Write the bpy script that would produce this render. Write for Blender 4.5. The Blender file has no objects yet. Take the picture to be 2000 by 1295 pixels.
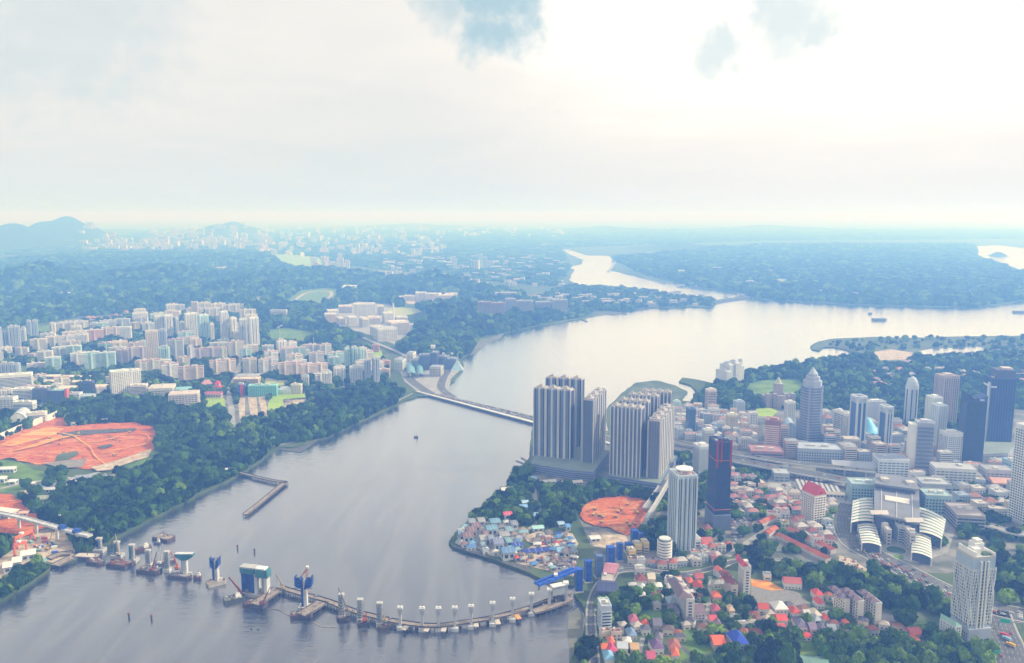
import bpy, math, random
import numpy as np
from mathutils import Vector, Matrix
from mathutils.geometry import tessellate_polygon

random.seed(7)
rng = np.random.default_rng(7)
R = math.radians
scene = bpy.context.scene
C = scene.collection

# ------------------------------------------------------------ camera
CAM_H = 420.0
FPX = 1580.0                       # focal length in pixels of the 2000 px wide photograph
PITCH = math.atan((647.5 - 420.0) / FPX)
cam_data = bpy.data.cameras.new('camera')
cam_data.sensor_width = 36.0
cam_data.lens = 36.0 * FPX / 2000.0
cam_data.clip_start = 1.0
cam_data.clip_end = 250000.0
cam = bpy.data.objects.new('camera', cam_data)
C.objects.link(cam)
cam.location = (0, 0, CAM_H)
cam.rotation_euler = (math.pi / 2 - PITCH, 0, 0)
scene.camera = cam

# ------------------------------------------------------------ sun and sky
SUN_AZ, SUN_EL = R(84), R(34)      # azimuth clockwise from +Y (to the right of the view)
sun_dir = Vector((math.sin(SUN_AZ) * math.cos(SUN_EL), math.cos(SUN_AZ) * math.cos(SUN_EL), math.sin(SUN_EL)))
sl = bpy.data.lights.new('sun', 'SUN')
sl.energy = 4.2
sl.angle = R(2.0)
sl.color = (1.0, 0.94, 0.87)
so = bpy.data.objects.new('sun', sl)
C.objects.link(so)
so.rotation_euler = (-sun_dir).to_track_quat('-Z', 'Y').to_euler()

world = bpy.data.worlds.new('World')
scene.world = world
world.use_nodes = True
wt = world.node_tree
wt.nodes.clear()
def wn(t, **k):
    n = wt.nodes.new(t)
    for a, b in k.items(): setattr(n, a, b)
    return n
def wl(a, b): wt.links.new(a, b)
def wmath(op, a, b=None, c=None):
    n = wn('ShaderNodeMath', operation=op)
    for i, v in enumerate((a, b, c)):
        if v is None: continue
        if isinstance(v, (int, float)): n.inputs[i].default_value = v
        else: wl(v, n.inputs[i])
    return n.outputs[0]
def wrange(v, a, b, c=0.0, d=1.0):
    n = wn('ShaderNodeMapRange', interpolation_type='SMOOTHSTEP')
    wl(v, n.inputs[0])
    for i, q in enumerate((a, b, c, d)): n.inputs[i + 1].default_value = q
    return n.outputs[0]
def wmix(f, a, b):
    n = wn('ShaderNodeMix', data_type='RGBA')
    if isinstance(f, float): n.inputs[0].default_value = f
    else: wl(f, n.inputs[0])
    for i, v in ((6, a), (7, b)):
        if isinstance(v, tuple): n.inputs[i].default_value = (*v, 1)
        else: wl(v, n.inputs[i])
    return n.outputs[2]
sky = wn('ShaderNodeTexSky', sky_type='NISHITA')
sky.sun_disc = False
sky.sun_elevation = SUN_EL
sky.sun_rotation = SUN_AZ
sky.altitude = 400
sky.dust_density = 1.5
tc = wn('ShaderNodeTexCoord')
sep = wn('ShaderNodeSeparateXYZ')
wl(tc.outputs['Generated'], sep.inputs[0])
zc = wmath('ADD', wmath('MAXIMUM', sep.outputs[2], 0.0), 0.10)
cmb = wn('ShaderNodeCombineXYZ')
wl(wmath('DIVIDE', sep.outputs[0], zc), cmb.inputs[0])
wl(wmath('DIVIDE', sep.outputs[1], zc), cmb.inputs[1])
def wnoise(scale, detail, rough=0.55, off=(0, 0, 0)):
    m = wn('ShaderNodeVectorMath', operation='ADD')
    wl(cmb.outputs[0], m.inputs[0]); m.inputs[1].default_value = off
    n = wn('ShaderNodeTexNoise')
    n.inputs['Scale'].default_value = scale; n.inputs['Detail'].default_value = detail
    n.inputs['Roughness'].default_value = rough
    wl(m.outputs[0], n.inputs['Vector'])
    return n.outputs['Fac']
def wdir(v):
    n = wn('ShaderNodeVectorMath', operation='DOT_PRODUCT')
    wl(tc.outputs['Generated'], n.inputs[0]); n.inputs[1].default_value = v
    return n.outputs['Value']
def px_dir(x, y):
    dx, dy = (x - 1000) / FPX, (647.5 - y) / FPX
    v = Vector((dx, math.cos(PITCH) + dy * math.sin(PITCH), -math.sin(PITCH) + dy * math.cos(PITCH)))
    return v.normalized()
n_big = wnoise(0.55, 7.0)
n_det = wnoise(1.9, 8.0, 0.6, (3.1, 1.7, 0))
# a broken cloud deck: openings come from the noise and from the few real gaps in the cover
n_e = wn('ShaderNodeTexNoise'); n_e.inputs['Scale'].default_value = 30; n_e.inputs['Detail'].default_value = 4; n_e.inputs['Roughness'].default_value = 0.55
wl(tc.outputs['Generated'], n_e.inputs['Vector']); n_edge = n_e.outputs['Fac']
gap = wmath('MULTIPLY', wrange(n_big, 0.66, 0.80), 0.6)
for gx, gy, rad, am in ((965, 14, 2.8, 0.85), (890, -4, 2.2, 0.6), (990, 55, 1.8, 0.7), (1540, 20, 2.5, 0.5), (1525, 70, 1.6, 0.42), (1402, 100, 1.6, 0.5),
                        (110, 30, 5.0, 0.3), (230, 30, 3.5, 0.22)):
    d = wdir(px_dir(gx, gy))
    d2 = wmath('ADD', d, wmath('MULTIPLY', wmath('SUBTRACT', n_edge, 0.5), 0.0062 * (rad / 3.0) ** 2))
    b = wmath('MULTIPLY', wrange(d2, math.cos(R(rad * 1.5)), math.cos(R(rad * 0.3))), am)
    gap = wmath('MAXIMUM', gap, b)
glow = wrange(wdir(px_dir(1890, 40)), math.cos(R(36)), math.cos(R(2)))
low = wrange(sep.outputs[2], 0.0, 0.22)
amp = wmath('MULTIPLY_ADD', low, 0.65, 0.35)            # thick air near the horizon evens the cloud deck out
tone = wmath('ADD', wmath('MULTIPLY', glow, 0.78), wmath('MULTIPLY', wmath('SUBTRACT', n_big, 0.5), 0.6))
tone = wmath('ADD', tone, wmath('MULTIPLY', wmath('SUBTRACT', n_det, 0.5), 0.40))
tone = wmath('ADD', wmath('MULTIPLY', tone, amp), wmath('MULTIPLY_ADD', low, 0.34, 0.14))
cr = wn('ShaderNodeValToRGB')
wl(tone, cr.inputs[0])
els = cr.color_ramp.elements
els[0].position = 0.0; els[0].color = (6.0, 6.8, 6.85, 1)
els[1].position = 1.0; els[1].color = (11.0, 10.5, 9.7, 1)
e = els.new(0.33); e.color = (7.6, 7.6, 7.3, 1)
e = els.new(0.62); e.color = (8.7, 8.4, 7.9, 1)
blue = wmix(0.8, sky.outputs[0], (3.6, 5.8, 6.6))
skycol = wmix(gap, cr.outputs[0], blue)
bg = wn('ShaderNodeBackground')
bg.inputs['Strength'].default_value = 0.1
wl(skycol, bg.inputs['Color'])
wo = wn('ShaderNodeOutputWorld')
wl(bg.outputs[0], wo.inputs['Surface'])

scene.view_settings.view_transform = 'Standard'
scene.view_settings.look = 'None'
scene.view_settings.exposure = 0.15
scene.view_settings.gamma = 1.0
scene.view_settings.use_curve_mapping = False
scene.render.engine = 'CYCLES'
cy = scene.cycles
cy.use_denoising = True
cy.volume_bounces = 1
cy.max_bounces = 6
cy.diffuse_bounces = 2
cy.glossy_bounces = 2
cy.transmission_bounces = 2
cy.caustics_reflective = False
cy.caustics_refractive = False

# ------------------------------------------------------------ places: a pixel of the photograph seen on the ground
SP, CP = math.sin(PITCH), math.cos(PITCH)
def G(x, y, z=3.0):
    """ground point (at height z) that the photograph shows at pixel x, y"""
    dx, dy = (x - 1000.0) / FPX, (647.5 - y) / FPX
    vy, vz = CP + dy * SP, -SP + dy * CP
    t = (z - CAM_H) / vz
    return Vector((dx * t, vy * t, z))
def HT(x, yb, yt, z=3.0):
    """height of an upright thing whose foot shows at yb and whose top shows at yt"""
    p = G(x, yb, z)
    k = (647.5 - yt) / FPX
    return p.y * (k * CP - SP) / (CP + k * SP) + CAM_H - z
def MPX(y):
    """metres per pixel at the distance of ground row y"""
    p = G(1000, y)
    return (p.y * CP + (CAM_H - 3) * SP) / FPX
def PX(p):
    dz = p[2] - CAM_H
    d = p[1] * CP - dz * SP
    return 1000 + FPX * p[0] / d, 647.5 - FPX * (p[1] * SP + dz * CP) / d

# ------------------------------------------------------------ materials
_mats = {}
def nodes(m):
    m.use_nodes = True
    return m.node_tree.nodes, m.node_tree.links, m.node_tree.nodes['Principled BSDF']
def mat(rgb, rough=0.75, var=0.16, scale=0.06, metal=0.0, spec=0.3, name=None):
    """painted or mineral surface: base colour with uneven wear and vertical streaks"""
    key = (tuple(round(c, 3) for c in rgb), rough, var, scale, metal, spec)
    if key in _mats: return _mats[key]
    m = bpy.data.materials.new(name or 'surface')
    N, L, P = nodes(m)
    P.inputs['Roughness'].default_value = rough
    P.inputs['Metallic'].default_value = metal
    P.inputs['Specular IOR Level'].default_value = spec
    tcn = N.new('ShaderNodeTexCoord')
    mp = N.new('ShaderNodeMapping'); mp.inputs['Scale'].default_value = (1, 1, 0.35)
    no = N.new('ShaderNodeTexNoise'); no.inputs['Scale'].default_value = scale; no.inputs['Detail'].default_value = 6
    rp = N.new('ShaderNodeMapRange'); rp.inputs[1].default_value = 0.3; rp.inputs[2].default_value = 0.7
    rp.inputs[3].default_value = 1 - var; rp.inputs[4].default_value = 1 + var * 0.6
    mx = N.new('ShaderNodeVectorMath'); mx.operation = 'SCALE'; mx.inputs[0].default_value = rgb
    L.new(tcn.outputs['Object'], mp.inputs[0]); L.new(mp.outputs[0], no.inputs['Vector'])
    L.new(no.outputs['Fac'], rp.inputs[0]); L.new(rp.outputs[0], mx.inputs['Scale'])
    L.new(mx.outputs[0], P.inputs['Base Color'])
    _mats[key] = m
    return m
def ramp_mat(name, stops, scale, detail=8, rough=0.9, rough_n=0.6, stretch=(1, 1, 1), bump=0.0, dist=0.0, scale2=None, spec=0.2):
    """ground: a colour ramp over noise in world metres"""
    m = bpy.data.materials.new(name)
    N, L, P = nodes(m)
    P.inputs['Roughness'].default_value = rough
    P.inputs['Specular IOR Level'].default_value = spec
    tcn = N.new('ShaderNodeTexCoord')
    mp = N.new('ShaderNodeMapping'); mp.inputs['Scale'].default_value = stretch
    no = N.new('ShaderNodeTexNoise'); no.inputs['Scale'].default_value = scale; no.inputs['Detail'].default_value = detail
    no.inputs['Roughness'].default_value = rough_n; no.inputs['Distortion'].default_value = dist
    cr = N.new('ShaderNodeValToRGB')
    el = cr.color_ramp.elements
    el[0].position, el[0].color = stops[0][0], (*stops[0][1], 1)
    el[1].position, el[1].color = stops[-1][0], (*stops[-1][1], 1)
    for p, c in stops[1:-1]:
        e = el.new(p); e.color = (*c, 1)
    L.new(tcn.outputs['Object'], mp.inputs[0]); L.new(mp.outputs[0], no.inputs['Vector'])
    L.new(no.outputs['Fac'], cr.inputs[0]); L.new(cr.outputs[0], P.inputs['Base Color'])
    if bump:
        b = N.new('ShaderNodeBump'); b.inputs['Strength'].default_value = 1; b.inputs['Distance'].default_value = bump
        L.new(no.outputs['Fac'], b.inputs['Height']); L.new(b.outputs[0], P.inputs['Normal'])
    return m
def foliage(name, dark, light):
    m = bpy.data.materials.new(name)
    N, L, P = nodes(m)
    P.inputs['Roughness'].default_value = 0.75
    P.inputs['Specular IOR Level'].default_value = 0.15
    oi = N.new('ShaderNodeObjectInfo')
    tcn = N.new('ShaderNodeTexCoord')
    no = N.new('ShaderNodeTexNoise'); no.inputs['Scale'].default_value = 2.4; no.inputs['Detail'].default_value = 3
    L.new(tcn.outputs['Object'], no.inputs['Vector'])
    ad = N.new('ShaderNodeMath'); ad.operation = 'MULTIPLY_ADD'; ad.inputs[1].default_value = 0.55
    L.new(no.outputs['Fac'], ad.inputs[0])
    ml = N.new('ShaderNodeMath'); ml.operation = 'MULTIPLY_ADD'; ml.inputs[1].default_value = 1.1; ml.inputs[2].default_value = -0.34
    L.new(oi.outputs['Random'], ml.inputs[0]); L.new(ml.outputs[0], ad.inputs[2])
    cr = N.new('ShaderNodeValToRGB')
    el = cr.color_ramp.elements
    el[0].position, el[0].color = 0.1, (*dark, 1)
    el[1].position, el[1].color = 0.9, (*light, 1)
    L.new(ad.outputs[0], cr.inputs[0]); L.new(cr.outputs[0], P.inputs['Base Color'])
    return m
def glass(rgb=(0.03, 0.05, 0.09), rough=0.18):
    return mat(rgb, rough, 0.75, 0.45, 0.0, 0.6, 'window_glass')

# ------------------------------------------------------------ mesh collecting
class MB:
    def __init__(s): s.v, s.f, s.m = [], [], []
    def add(s, vs, fs, m=0):
        o = len(s.v); s.v += vs; s.f += [tuple(i + o for i in f) for f in fs]; s.m += [m] * len(fs); return s
    def box(s, x, y, z, w, d, h, rot=0.0, m=0, taper=1.0, bottom=False):
        """box with centre x, y, foot z"""
        c, n = math.cos(rot), math.sin(rot)
        vs = []
        for k, zz in ((1.0, z), (taper, z + h)):
            for a, b in ((-1, -1), (1, -1), (1, 1), (-1, 1)):
                px, py = a * w / 2 * k, b * d / 2 * k
                vs.append((x + px * c - py * n, y + px * n + py * c, zz))
        fs = [(0, 1, 5, 4), (1, 2, 6, 5), (2, 3, 7, 6), (3, 0, 4, 7), (4, 5, 6, 7)]
        if bottom: fs.append((3, 2, 1, 0))
        return s.add(vs, fs, m)
    def prism(s, poly, z0, z1, m=0, cap=True, bottom=False, mcap=None):
        n = len(poly)
        vs = [(p[0], p[1], z0) for p in poly] + [(p[0], p[1], z1) for p in poly]
        area = sum(poly[i][0] * poly[(i + 1) % n][1] - poly[(i + 1) % n][0] * poly[i][1] for i in range(n))
        idx = list(range(n)) if area > 0 else list(range(n - 1, -1, -1))
        s.add(vs, [(idx[i], idx[(i + 1) % n], idx[(i + 1) % n] + n, idx[i] + n) for i in range(n)], m)
        if cap:
            tri = tessellate_polygon([[Vector((p[0], p[1], 0)) for p in poly]])
            top = []
            for t in tri:
                a, b, c = (poly[i] for i in t)
                cr = (b[0] - a[0]) * (c[1] - a[1]) - (b[1] - a[1]) * (c[0] - a[0])
                top.append(tuple(t) if cr > 0 else tuple(reversed(t)))
            s.add([(p[0], p[1], z1) for p in poly], top, m if mcap is None else mcap)
            if bottom: s.add([(p[0], p[1], z0) for p in poly], [tuple(reversed(t)) for t in top], m)
        return s
    def cyl(s, x, y, z, r, h, n=12, m=0, r2=None, mcap=None):
        r2 = r if r2 is None else r2
        vs = [(x + r * math.cos(6.2832 * i / n), y + r * math.sin(6.2832 * i / n), z) for i in range(n)]
        vs += [(x + r2 * math.cos(6.2832 * i / n), y + r2 * math.sin(6.2832 * i / n), z + h) for i in range(n)]
        s.add(vs, [(i, (i + 1) % n, (i + 1) % n + n, i + n) for i in range(n)], m)
        return s.add(vs[n:], [tuple(range(n))], m if mcap is None else mcap)
    def bar(s, a, b, r, m=0, r2=None):
        """square bar from a to b"""
        a, b = Vector(a), Vector(b)
        d = (b - a)
        if d.length < 1e-6: return s
        d.normalize()
        u = d.cross(Vector((0, 0, 1)))
        if u.length < 1e-3: u = Vector((1, 0, 0))
        u.normalize(); w = u.cross(d)
        r2 = r if r2 is None else r2
        vs = []
        for p, q in ((a, r), (b, r2)):
            for i, j in ((-1, -1), (1, -1), (1, 1), (-1, 1)):
                vs.append(tuple(p + u * i * q + w * j * q))
        return s.add(vs, [(0, 1, 5, 4), (1, 2, 6, 5), (2, 3, 7, 6), (3, 0, 4, 7), (4, 5, 6, 7), (3, 2, 1, 0)], m)
    def gable(s, x, y, z, w, d, h, rot=0.0, m=0, over=0.5):
        """ridge along the width"""
        c, n = math.cos(rot), math.sin(rot)
        W, D = w / 2 + over, d / 2 + over
        pts = [(-W, -D, 0), (W, -D, 0), (W, D, 0), (-W, D, 0), (-W, 0, h), (W, 0, h)]
        vs = [(x + a * c - b * n, y + a * n + b * c, z + q) for a, b, q in pts]
        return s.add(vs, [(0, 1, 5, 4), (2, 3, 4, 5), (1, 2, 5), (3, 0, 4), (3, 2, 1, 0)], m)
    def hip(s, x, y, z, w, d, h, rot=0.0, m=0, over=0.6):
        c, n = math.cos(rot), math.sin(rot)
        W, D = w / 2 + over, d / 2 + over
        r = max(W - D, 0.0)
        q_ = max(D - W, 0.0)
        pts = [(-W, -D, 0), (W, -D, 0), (W, D, 0), (-W, D, 0), (-r, -q_, h), (r, q_, h)]
        vs = [(x + a * c - b * n, y + a * n + b * c, z + q) for a, b, q in pts]
        if W >= D: fs = [(0, 1, 5, 4), (2, 3, 4, 5), (1, 2, 5), (3, 0, 4)]
        else: fs = [(0, 1, 4), (1, 2, 5, 4), (2, 3, 5), (3, 0, 4, 5)]
        return s.add(vs, fs + [(3, 2, 1, 0)], m)
    def quad(s, a, b, c, d, m=0): return s.add([tuple(a), tuple(b), tuple(c), tuple(d)], [(0, 1, 2, 3)], m)
    def mesh(s, name, mats):
        me = bpy.data.meshes.new(name)
        me.from_pydata(s.v, [], s.f)
        for k in (mats if isinstance(mats, (list, tuple)) else [mats]): me.materials.append(k)
        if any(s.m): me.polygons.foreach_set('material_index', s.m)
        me.update()
        return me
    def build(s, name, mats, parent=None, kind=None):
        o = bpy.data.objects.new(name, s.mesh(name, mats))
        C.objects.link(o)
        if parent is not None: o.parent = parent
        if kind: o['kind'] = kind
        return o

# ------------------------------------------------------------ things
LABELS = {}
FOOT = []                                         # world discs that trees keep clear of
def tag(o, label, cat, group=None):
    o['label'] = label; o['category'] = cat
    if group: o['group'] = group
    LABELS.setdefault(label, []).append((o.name, group))
    return o
def thing(name, label, cat, loc, rot=0.0, group=None, clear=0.0):
    o = bpy.data.objects.new(name, None)
    o.empty_display_size = 2
    C.objects.link(o)
    o.location = loc; o.rotation_euler = (0, 0, rot)
    if clear: FOOT.append((loc[0], loc[1], clear))
    return tag(o, label, cat, group)
def dup(root, loc, rot, label, group=None, scale=None):
    r = root.copy(); C.objects.link(r); r.location = loc; r.rotation_euler = (0, 0, rot)
    if scale: r.scale = scale
    if 'group' in r and not group: del r['group']
    tag(r, label, r['category'], group)
    for ch in root.children:
        c = ch.copy(); C.objects.link(c); c.parent = r
        for g in ch.children:
            d = g.copy(); C.objects.link(d); d.parent = c
    return r
ORD = ('first', 'second', 'third', 'fourth', 'fifth', 'sixth', 'seventh', 'eighth', 'ninth', 'tenth', 'eleventh', 'twelfth', 'thirteenth',
       'fourteenth', 'fifteenth', 'sixteenth', 'seventeenth', 'eighteenth', 'nineteenth', 'twentieth')
def structure(o): o['kind'] = 'structure'; return o
def sheet(name, px, z, material, kind='structure', thick=0.0):
    """flat patch of ground given by pixels of the photograph"""
    pts = [G(x, y, z) for x, y in px]
    b = MB().prism([(p.x, p.y) for p in pts], z - max(thick, 0.06), z)
    o = b.build(name, material)
    if kind: o['kind'] = kind
    return o
def ribbon_pts(px, width, z, n=10):
    """smooth centre line through pixels -> list of (point, normal)"""
    P = [G(x, y, z) for x, y in px]
    return ribbon_world(P, width, n)
def ribbon_world(P, width, n=10):
    out = []
    for i in range(len(P) - 1):
        p0, p1, p2, p3 = P[max(i - 1, 0)], P[i], P[i + 1], P[min(i + 2, len(P) - 1)]
        for k in range(n):
            t = k / n
            out.append(0.5 * ((2 * p1) + (p2 - p0) * t + (2 * p0 - 5 * p1 + 4 * p2 - p3) * t * t + (3 * p1 - p0 - 3 * p2 + p3) * t ** 3))
    out.append(P[-1])
    res = []
    for i, p in enumerate(out):
        d = out[min(i + 1, len(out) - 1)] - out[max(i - 1, 0)]
        d.z = 0; d.normalize()
        res.append((p, Vector((-d.y, d.x, 0)), d))
    return res
def ribbon_mb(line, offs, width, dz=0.0, thick=0.08, b=None, m=0, a=0, e=None):
    b = b or MB()
    line = line[a:e]
    vs = []
    for p, nrm, d in line:
        l = p + nrm * (offs + width / 2); r = p + nrm * (offs - width / 2)
        vs += [(l.x, l.y, p.z + dz), (r.x, r.y, p.z + dz), (r.x, r.y, p.z + dz - thick), (l.x, l.y, p.z + dz - thick)]
    fs = []
    for i in range(len(line) - 1):
        o = i * 4
        fs += [(o, o + 1, o + 5, o + 4), (o + 1, o + 2, o + 6, o + 5), (o + 2, o + 3, o + 7, o + 6), (o + 3, o, o + 4, o + 7)]
    fs += [(0, 3, 2, 1), tuple(len(vs) - 4 + i for i in (0, 1, 2, 3))]
    return b.add(vs, fs, m)

# ============================================================ THE SETTING
FAR = 70000.0
# ---- water
def water_mat():
    m = bpy.data.materials.new('water')
    N, L, P = nodes(m)
    N.remove(P)
    out = N['Material Output']
    tcn = N.new('ShaderNodeTexCoord')
    mp = N.new('ShaderNodeMapping'); mp.inputs['Rotation'].default_value = (0, 0, R(-38)); mp.inputs['Scale'].default_value = (1.0, 0.16, 1)
    L.new(tcn.outputs['Object'], mp.inputs[0])
    st = N.new('ShaderNodeTexNoise'); st.inputs['Scale'].default_value = 0.03; st.inputs['Detail'].default_value = 8; st.inputs['Distortion'].default_value = 1.1
    L.new(mp.outputs[0], st.inputs['Vector'])
    cr = N.new('ShaderNodeValToRGB')                    # silt: paler and darker streams
    cr.color_ramp.elements[0].position, cr.color_ramp.elements[0].color = 0.38, (0.036, 0.044, 0.066, 1)
    cr.color_ramp.elements[1].position, cr.color_ramp.elements[1].color = 0.72, (0.105, 0.110, 0.125, 1)
    L.new(st.outputs['Fac'], cr.inputs[0])
    df = N.new('ShaderNodeBsdfDiffuse'); L.new(cr.outputs[0], df.inputs['Color'])
    gl = N.new('ShaderNodeBsdfGlossy'); gl.inputs['Color'].default_value = (0.98, 0.97, 0.97, 1)
    rr = N.new('ShaderNodeMapRange'); rr.inputs[1].default_value = 0.38; rr.inputs[2].default_value = 0.62; rr.inputs[3].default_value = 0.13; rr.inputs[4].default_value = 0.10
    L.new(st.outputs['Fac'], rr.inputs[0]); L.new(rr.outputs[0], gl.inputs['Roughness'])
    mp2 = N.new('ShaderNodeMapping'); mp2.inputs['Rotation'].default_value = (0, 0, R(20)); mp2.inputs['Scale'].default_value = (0.5, 1.0, 1)
    L.new(tcn.outputs['Object'], mp2.inputs[0])
    w1 = N.new('ShaderNodeTexNoise'); w1.inputs['Scale'].default_value = 0.13; w1.inputs['Detail'].default_value = 5; w1.inputs['Roughness'].default_value = 0.62
    L.new(mp2.outputs[0], w1.inputs['Vector'])
    b = N.new('ShaderNodeBump'); b.inputs['Strength'].default_value = 0.6; b.inputs['Distance'].default_value = 1.3
    L.new(w1.outputs['Fac'], b.inputs['Height']); L.new(b.outputs[0], gl.inputs['Normal'])
    lw = N.new('ShaderNodeLayerWeight'); lw.inputs['Blend'].default_value = 0.5      # grazing reflection of a rippled surface
    pw = N.new('ShaderNodeMath'); pw.operation = 'POWER'; pw.inputs[1].default_value = 2.75; L.new(lw.outputs['Facing'], pw.inputs[0])
    ml = N.new('ShaderNodeMath'); ml.operation = 'MULTIPLY'; ml.inputs[1].default_value = 1.46; ml.use_clamp = True; L.new(pw.outputs[0], ml.inputs[0])
    mx = N.new('ShaderNodeMixShader'); L.new(ml.outputs[0], mx.inputs[0]); L.new(df.outputs[0], mx.inputs[1]); L.new(gl.outputs[0], mx.inputs[2])
    L.new(mx.outputs[0], out.inputs['Surface'])
    return m
M_WATER = water_mat()
b = MB(); b.quad((-FAR, -3000, 0), (FAR, -3000, 0), (FAR, FAR, 0), (-FAR, FAR, 0))
structure(b.build('water', M_WATER))

# ---- land
M_LAND = ramp_mat('land_ground', [(0.30, (0.045, 0.075, 0.028)), (0.5, (0.075, 0.115, 0.042)), (0.64, (0.12, 0.15, 0.07)), (0.78, (0.22, 0.20, 0.13))], 0.012, 9)
M_TOWN = ramp_mat('town_ground', [(0.28, (0.05, 0.075, 0.045)), (0.46, (0.14, 0.15, 0.14)), (0.6, (0.25, 0.24, 0.22)), (0.8, (0.34, 0.32, 0.28))], 0.03, 8)
M_GRASS = ramp_mat('grass', [(0.3, (0.075, 0.15, 0.022)), (0.55, (0.14, 0.235, 0.035)), (0.75, (0.24, 0.29, 0.08))], 0.03, 7)
M_LAWN = ramp_mat('bright_lawn', [(0.3, (0.20, 0.33, 0.03)), (0.6, (0.33, 0.46, 0.04)), (0.8, (0.42, 0.50, 0.10))], 0.04, 6)
M_DRY = ramp_mat('dry_field', [(0.3, (0.26, 0.32, 0.10)), (0.6, (0.40, 0.42, 0.16)), (0.8, (0.5, 0.48, 0.25))], 0.02, 6)
M_CLAY = ramp_mat('red_clay', [(0.33, (0.13, 0.075, 0.04)), (0.41, (0.40, 0.085, 0.018)), (0.48, (0.60, 0.16, 0.022)), (0.54, (0.40, 0.085, 0.02)), (0.60, (0.66, 0.30, 0.08)), (0.66, (0.50, 0.13, 0.035)), (0.76, (0.64, 0.48, 0.30))], 0.05, 13, stretch=(0.6, 1.6, 1), bump=1.5, dist=1.2)
M_CLAY2 = ramp_mat('orange_clay', [(0.35, (0.56, 0.17, 0.02)), (0.5, (0.72, 0.33, 0.05)), (0.65, (0.74, 0.46, 0.16))], 0.02, 9, stretch=(0.5, 1.7, 1), dist=1.0)
def add_tracks(m, col, scale):
    """wheel tracks wandering over dug ground"""
    N, L, P = nodes(m)
    src = P.inputs['Base Color'].links[0].from_socket
    tcn = N.new('ShaderNodeTexCoord')
    w = N.new('ShaderNodeTexWave'); w.inputs['Scale'].default_value = scale; w.inputs['Distortion'].default_value = 9.0; w.inputs['Detail'].default_value = 3; w.inputs['Detail Scale'].default_value = 0.35
    L.new(tcn.outputs['Object'], w.inputs['Vector'])
    rp = N.new('ShaderNodeMapRange'); rp.inputs[1].default_value = 0.80; rp.inputs[2].default_value = 0.95; rp.inputs[4].default_value = 0.14
    L.new(w.outputs['Fac'], rp.inputs[0])
    n2 = N.new('ShaderNodeTexNoise'); n2.inputs['Scale'].default_value = 0.02; n2.inputs['Detail'].default_value = 4; L.new(tcn.outputs['Object'], n2.inputs['Vector'])
    r2 = N.new('ShaderNodeMapRange'); r2.inputs[1].default_value = 0.42; r2.inputs[2].default_value = 0.55; L.new(n2.outputs['Fac'], r2.inputs[0])
    ml = N.new('ShaderNodeMath'); ml.operation = 'MULTIPLY'; L.new(rp.outputs[0], ml.inputs[0]); L.new(r2.outputs[0], ml.inputs[1])
    mx = N.new('ShaderNodeMix'); mx.data_type = 'RGBA'; mx.inputs[7].default_value = (*col, 1)
    L.new(ml.outputs[0], mx.inputs[0]); L.new(src, mx.inputs[6]); L.new(mx.outputs[2], P.inputs['Base Color'])
add_tracks(M_CLAY, (0.72, 0.46, 0.24), 0.035)
M_SAND = ramp_mat('pale_sand', [(0.3, (0.24, 0.19, 0.14)), (0.46, (0.42, 0.34, 0.26)), (0.6, (0.56, 0.46, 0.35)), (0.75, (0.66, 0.58, 0.47))], 0.09, 11)
M_ASPH = ramp_mat('asphalt', [(0.3, (0.085, 0.088, 0.095)), (0.7, (0.15, 0.15, 0.155))], 0.05, 6, rough=0.85)
M_CONC = ramp_mat('concrete_paving', [(0.3, (0.26, 0.26, 0.26)), (0.6, (0.36, 0.355, 0.345)), (0.8, (0.44, 0.43, 0.41))], 0.05, 7)
M_MUD = ramp_mat('mud_flat', [(0.3, (0.12, 0.13, 0.11)), (0.6, (0.20, 0.20, 0.16)), (0.8, (0.30, 0.28, 0.22))], 0.02, 8)
M_ROCK = ramp_mat('rock_bank', [(0.3, (0.05, 0.055, 0.06)), (0.55, (0.12, 0.12, 0.12)), (0.8, (0.24, 0.23, 0.21))], 0.25, 6, bump=0.6)
M_SCRUB = ramp_mat('scrub', [(0.3, (0.05, 0.08, 0.04)), (0.6, (0.12, 0.15, 0.09)), (0.8, (0.24, 0.22, 0.16))], 0.02, 8)

def wobble(px, amp, seed):
    """subdivide a coast line and make it uneven"""
    r = random.Random(seed)
    out = []
    for i in range(len(px) - 1):
        (x0, y0), (x1, y1) = px[i], px[i + 1]
        L_ = math.hypot(x1 - x0, (y1 - y0) * 2)
        n = max(1, int(L_ / 9))
        for k in range(n):
            t = k / n
            a = amp if k else amp * 0.4
            out.append((x0 + (x1 - x0) * t + r.uniform(-a, a), y0 + (y1 - y0) * t + r.uniform(-a, a) * 0.35))
    out.append(px[-1])
    return out
COAST_L = [(-420, 1330), (-120, 1225), (0, 1172), (60, 1138), (105, 1104), (140, 1096), (180, 1076), (235, 1045), (300, 1010), (350, 985), (400, 958), (445, 938), (470, 924), (500, 905), (533, 880), (545, 874),
           (580, 872), (640, 852), (700, 824), (750, 801), (790, 781), (815, 774), (880, 772), (876, 757), (893, 735), (903, 722), (906, 712), (900, 700), (917, 691), (922, 681), (938, 662), (975, 652), (1040, 637), (1100, 629),
           (1140, 621), (1200, 607), (1260, 601), (1330, 600), (1392, 600), (1402, 592), (1385, 584), (1340, 580), (1290, 573), (1240, 567), (1170, 563), (1125, 556), (1111, 546), (1122, 526), (1106, 521), (1136, 515), (1138, 507), (1108, 494), (1090, 488)]
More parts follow.
